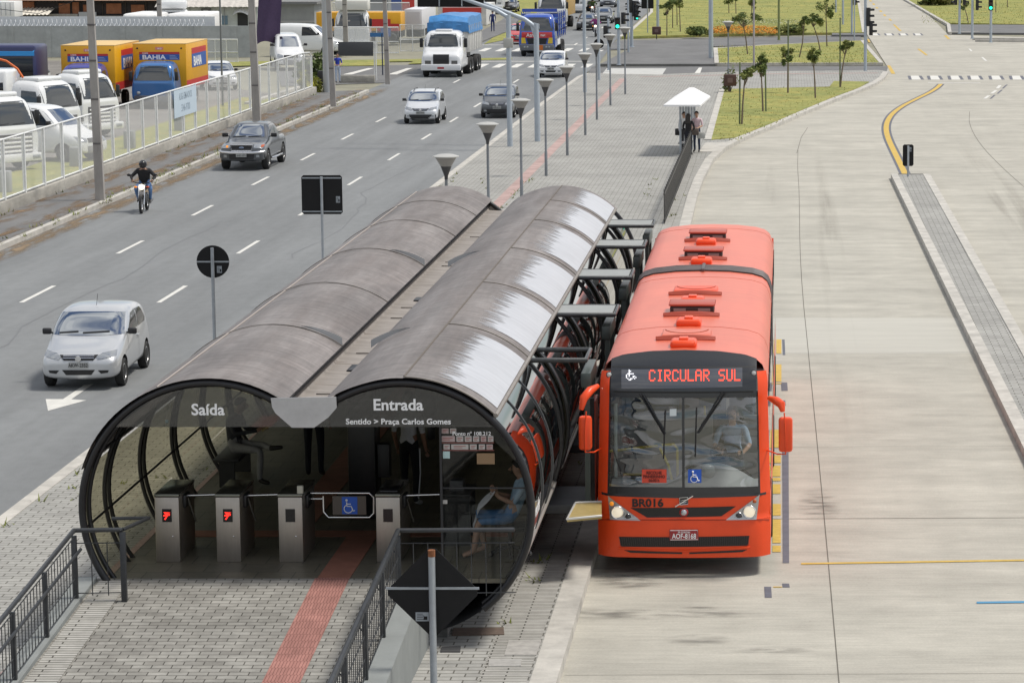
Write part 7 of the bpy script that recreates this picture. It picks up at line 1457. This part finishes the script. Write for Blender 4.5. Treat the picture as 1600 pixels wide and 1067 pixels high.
t = thing('shed', 'dark open shed with orange brick panels and tin lean-to roofs', 'shed', (p0.x, Ys, 0)); s_ = lambda x0, y0, x1, y1, d0, d1, n, mt: (lambda p, q: MB().box((p.x - p0.x, d0, q.z), (q.x - p0.x, d1, p.z)).build(n, mt, t))(on(x0, y0, Ys), on(x1, y1, Ys))
MB().box((0, 0, 0), (p1.x - p0.x, 6, p0.z)).build('wall', SHD, t)
for x0, x1, y0, y1 in ((25, 54, 3, 14), (92, 110, 6, 25), (113, 124, 4, 22), (166, 190, 6, 22), (205, 226, 8, 25), (130, 140, 8, 20)): s_(x0, y0, x1, y1, -.08, .02, 'brick_panel', BRK)
for x_ in (55, 91, 111, 125, 160, 196, 228): s_(x_, 2, x_ + 1.6, 40, -.14, 0, 'post', M('post_brown', (.12, .09, .07), .9))
for x0, x1, y0, y1, mt in ((25, 76, 24, 40, M('boards_grey', (.22, .22, .21), .9, var=.3)), (78, 124, 22, 40, M('boards_tan', (.33, .31, .28), .9, var=.2)), (125, 153, 19, 37, M('boards_pale', (.44, .45, .46), .8)), (153, 258, 25, 42, MATS['boards_tan'])): s_(x0, y0, x1, y1, -.5, -.4, 'hoarding', mt)
m = MB(); 
for (x0, y0, x1, y1) in ((20, 20, 88, 15), (-5, 30, 46, 26)): 
    p, q = on(x0, y0, Ys), on(x1, y1, Ys); m.grid(lambda u, v: Vector((p.x - p0.x + (q.x - p.x) * u, -2.6 + 2.4 * v, p.z - .1 + .5 * v + .04 * math.sin(70 * u))), 50, 1)
m.build('lean_to_roof', M('tin_pale', (.62, .58, .50), .6, var=.2), t)
m = MB(); p, q = on(18, 1, Ys), on(265, -1, Ys); m.grid(lambda u, v: Vector((p.x - p0.x + (q.x - p.x) * u, -1.2 + 8 * v, p.z + 2.0 * v)), 8, 1); m.build('roof', M('rust_tin', (.26, .15, .10), .7, var=.3), t)
Yc = 225; p, q = on(-30, 3, Yc), on(23, 27, Yc); t = thing('cargo_container', 'white container raised at the top left corner', 'container', (p.x, Yc, q.z)); MB().box((0, 0, 0), (q.x - p.x, 2.4, p.z - q.z), bev=.02).build('body', WHITE, t)
for i in range(4): MB().box(((q.x - p.x) * (.45 + .14 * i), -.03, .1), ((q.x - p.x) * (.45 + .14 * i) + .04, 0, p.z - q.z - .1)).build('locking_bar', M('bar_grey', (.4, .42, .44), .5), t)
for xx in (.2, q.x - p.x - .3): MB().box((xx, .2, -q.z), (xx + .2, .5, 0)).build('leg', DARK, t)
x = (283 - 1230) / 4600 * 216; t = thing('tractor_truck', 'white high cab truck behind the grey yard wall', 'truck', (x, 214, .05), R(8), 'white tractor trucks in the yard'); bv = cab(t, WT); MB().box((-1.05, .2, 2.9), (1.05, 1.6, 3.5), bev=.15).build('roof_fairing', WT, t, smooth=45); MB().box((-1.27, -.2, .34), (1.27, .12, .7), bev=.06).build('bumper', WT, t); MB().box((-.45, .3, .5), (.45, 5.6, 1.0)).build('chassis', DARK, t); axles(t, ((.9, 0), (4.2, 1)), .5)
for lb, pxx, w2 in (('white rounded tank body right of the high cab truck', 313, 2.2), ('white box trailer left of the high cab truck', 242, 1.9)): x = (pxx - 1230) / 4600 * 214; tag(MB().box((x - w2 / 2 * 1.3, 210, .6), (x + w2 / 2 * 1.3, 216, 2.75), bev=.25).build('trailer', WHITE, smooth=45), lb, 'trailer')
# grey buildings and gates beyond the side street
for lb, x0, y0, x1, y1, Y, c in (('grey flat concrete building right of the purple banner', 436, 7, 492, 60, 236, (.30, .31, .31)), ('white and blue hall cut by the top edge', 552, -40, 648, 30, 262, (.62, .62, .60)), ('pale building with red strip at the top edge', 684, 8, 760, 40, 262, (.62, .62, .60))):
    p, q = on(x0, y0, Y), on(x1, y1, Y); t = thing('building', lb, 'building', (p.x, Y, 0)); MB().box((0, 0, 0), (q.x - p.x, 8, p.z)).build('wall', M('wall_' + str(x0), c, .85, var=.15, vs=.8), t)
    W3 = q.x - p.x
    if x0 == 436: MB().box((0, -.05, p.z * .45), (W3, 0, p.z * .5)).build('ledge', M('ledge_grey', (.4, .4, .4), .8), t); MB().box((-.3, -.5, p.z), (W3 + .3, 8.3, p.z + .2)).build('roof_slab', M('slab_dark', (.2, .2, .2), .8), t)
    elif x0 == 552:
        for f0, f1, c2, n2 in ((.0, .12, (.25, .03, .03), 'column'), (.28, .56, (.2, .21, .22), 'opening'), (.62, .78, (.05, .10, .32), 'blue_panel'), (.80, 1.0, (.55, .05, .04), 'red_panel')): MB().box((W3 * f0, -.1, 0), (W3 * f1, .0, p.z - .2)).build(n2, M('front_' + n2, c2, .6), t)
        MB().box((-.2, -.4, p.z - .2), (W3 + .2, 8.2, p.z)).build('roof_slab', M('slab_dark', (.2, .2, .2), .8), t)
    else: MB().box((W3 * .1, -.1, p.z * .6), (W3 * .9, 0, p.z * .85)).build('red_strip', M('front_red_panel', (.55, .05, .04), .6), t); MB().box((W3 * .3, -.06, 0), (W3 * .5, 0, p.z * .5)).build('door', M('front_opening', (.2, .21, .22), .6), t)
def gate(label, x0, x1, yt, yb, n, Y, dark=None):
    p, q = on(x0, yt, Y), on(x1, yb, Y); t = thing('wire_gate', label, 'gate', (p.x, Y, max(0, q.z - .1)), 0, 'white wire gates'); W3, h3 = q.x - p.x, p.z - q.z
    m = MB(); m.tube([(0, 0, .05), (W3, 0, .05), (W3, 0, h3), (0, 0, h3)], .045, 6, closed=True)
    for i in range(1, n): m.tube([(W3 * i / n, 0, 0), (W3 * i / n, 0, h3)], .035, 6)
    m.tube([(0, 0, h3 * .45), (W3, 0, h3 * .45)], .035, 6); m.build('frame', FW_, t); m = MB(); m.add([(0, .01, 0), (W3, .01, 0), (W3, .01, h3), (0, .01, h3)], [(0, 1, 2, 3)]); m.build('wire_mesh', NET, t)
gate('white wire gate left of the thick pale mast', 459, 507, 41, 83, 2, 207); gate('white wire gate in front of the yellow trailer', 521, 623, 41, 82, 3, 207.5); gate('white wire gate by the white van trailer', 625, 664, 37, 79, 2, 208); gate('white wire gate in the yard wall by the purple banner', 374, 396, 43, 86, 1, 203.6); gate('white wire fence panel far left of the banner behind the yellow truck', 318, 372, 62, 98, 3, 196)
gate('white wire fence at the top edge behind the yellow trailer', 520, 560, 3, 26, 1, 246); gate('white wire fence at the top edge right of the blue panel', 568, 640, 3, 26, 2, 246)
# yellow trailer, white cab, white van trailer
Yt = 222; p, q = on(494, 22, Yt), on(627, 80, Yt); t = thing('box_trailer', 'long yellow trailer with red and blue boards beyond the side street', 'trailer', (p.x, Yt, .1)); W3, h3 = q.x - p.x, p.z
MB().box((0, 0, .95), (W3, 2.5, h3), bev=.02).build('body', YB, t); MB().box((W3 * .72, -.012, .95), (W3 * .98, 0, 1.5)).build('red_band', RB, t); MB().box((W3 * .24, -.02, h3 - 1.1), (W3 * .88, 0, h3 - .5)).build('red_board', RB, t); MB().box((W3 * .24, -.02, h3 - 1.9), (W3 * .36, 0, h3 - 1.1)).build('blue_board', BB, t); b_ = MB().box((W3 * .76, -.022, h3 - 1.8), (W3 * .88, 0, h3 - 1.1)).build('blue_board', BB, t); MB().box((0, .1, .5), (W3, 2.3, .95)).build('chassis', DARK, t)
for xx in (W3 * .2, W3 * .3, W3 * .9): wh = wheel(t, 0, 0, .48, .3); wh.rotation_euler = (0, 0, R(90)); wh.location = (xx, .15, 0)
x = (559 - 1230) / 4600 * 213; t = thing('tractor_truck', 'white square cab truck in front of the long yellow trailer', 'truck', (x, 211, .05), R(3), 'white tractor trucks in the yard'); bv = cab(t, WT); MB().box((-1.15, .1, 2.9), (1.2, 1.7, 3.65), bev=.1).build('roof_fairing', M('fairing_cream', (.66, .65, .60), .5), t, smooth=45); MB().box((-1.27, -.2, .34), (1.27, .12, .7), bev=.06).build('bumper', WT, t); axles(t, ((.9, 0), (4.2, 1)), .5); MB().box((-.45, .3, .5), (.45, 5.6, 1.0)).build('chassis', DARK, t); MB().box((-.5, .14, 1.95), (-.1, .17, 2.2)).build('sticker', STK[0], t)
Yv = 226; p, q = on(632, 17, Yv), on(660, 76, Yv); t = thing('box_trailer', 'white box trailer end right of the yellow trailer', 'trailer', (p.x, Yv, .1)); MB().box((0, 0, .9), (q.x - p.x, 9, p.z), bev=.03).build('body', M('trailer_offwhite', (.64, .64, .66), .5), t); MB().box((.1, .1, .35), (q.x - p.x - .1, 8, .9)).build('chassis', DARK, t); MB().box((.15, -.015, 1.0), (q.x - p.x - .15, 0, p.z - .2)).build('door', M('trailer_door', (.58, .58, .61), .5), t)
# signs and walls by the corner
Yb = 173; p, q = on(528, 66, Yb), on(583, 88, Yb); t = thing('billboard', 'dark grey board on two thin posts at the side street corner', 'board', (p.x, Yb, .1)); MB().box((0, 0, q.z - .1), (q.x - p.x, .06, p.z - .1), bev=.01).build('panel', M('board_dark', (.055, .058, .065), .6), t)
for f_ in (1.03, 1.08): m = MB(); m.tube([((q.x - p.x) * f_, .03, 0), ((q.x - p.x) * f_, .03, p.z - .1)], .035, 6); m.build('post', FW_, t)
q = at(598, 118, .12); t = thing('street_sign', 'blue street name plate on a thin dark post at the corner', 'street sign', q); m = MB(); m.tube([(0, 0, 0), (0, 0, on(598, 53, q.y).z - .12)], .04, 8); m.build('post', M('post_navy', (.04, .05, .08), .5), t); zz = on(588, 55, q.y).z - .12; MB().box((-.72, -.02, zz - .12), (.08, .02, zz + .12)).build('plate', M('plate_blue', (.04, .16, .36), .5), t)
a, b = at(532, 128, .05), at(595, 124, .05); m = MB(); m.box((a.x, a.y, 0), (b.x, a.y + .3, .42), bev=.03); tag(m.build('low_wall', MATS['stained_wall'] if 'stained_wall' in MATS else bpy.data.materials['stained_wall']), 'short low concrete wall at the side street corner', 'wall')
m = MB(); m.ribbon(P((386, 165), (466, 140), (478, 136)), .3, 0, 0, .16); m.ribbon(P((468, 146), (505, 128)), .22, .1, 0, .17); struct('corner_kerb', m, KERB)
bl_ = cloth('blue_workwear', (.02, .045, .36)); q = at(528, 130, .1); person('person in blue T-shirt and pale blue jeans standing by the thick pale mast', q, R(20), bl_, cloth('pale_jeans', (.35, .42, .55)), pose=st_, sleeve=0); q = at(770, 50, .1); person('person in navy blue workwear walking beyond the crossing', q, R(190), cloth('navy_work', (.015, .03, .13)), MATS['navy_work'])
MB().box((-.2, -.2, 0), (.2, .2, .8), bev=.02).build('bollard', BLK, None, at(503, 133, .1)); tag(bpy.data.objects['bollard'], 'dark box shaped bollard beside the thick pale mast', 'bollard')
# overhead wires at the top left
w0 = on(146, -8, 104); m = MB(); m.tube([tuple(on(-40, 10, 150)), tuple(on(60, 22, 150)), tuple(on(110, 4, 150)), tuple(on(135, -10, 150))], .02, 4); tag(m.build('cable', BLK), 'thin black cable crossing the sheds at the top left', 'cable')
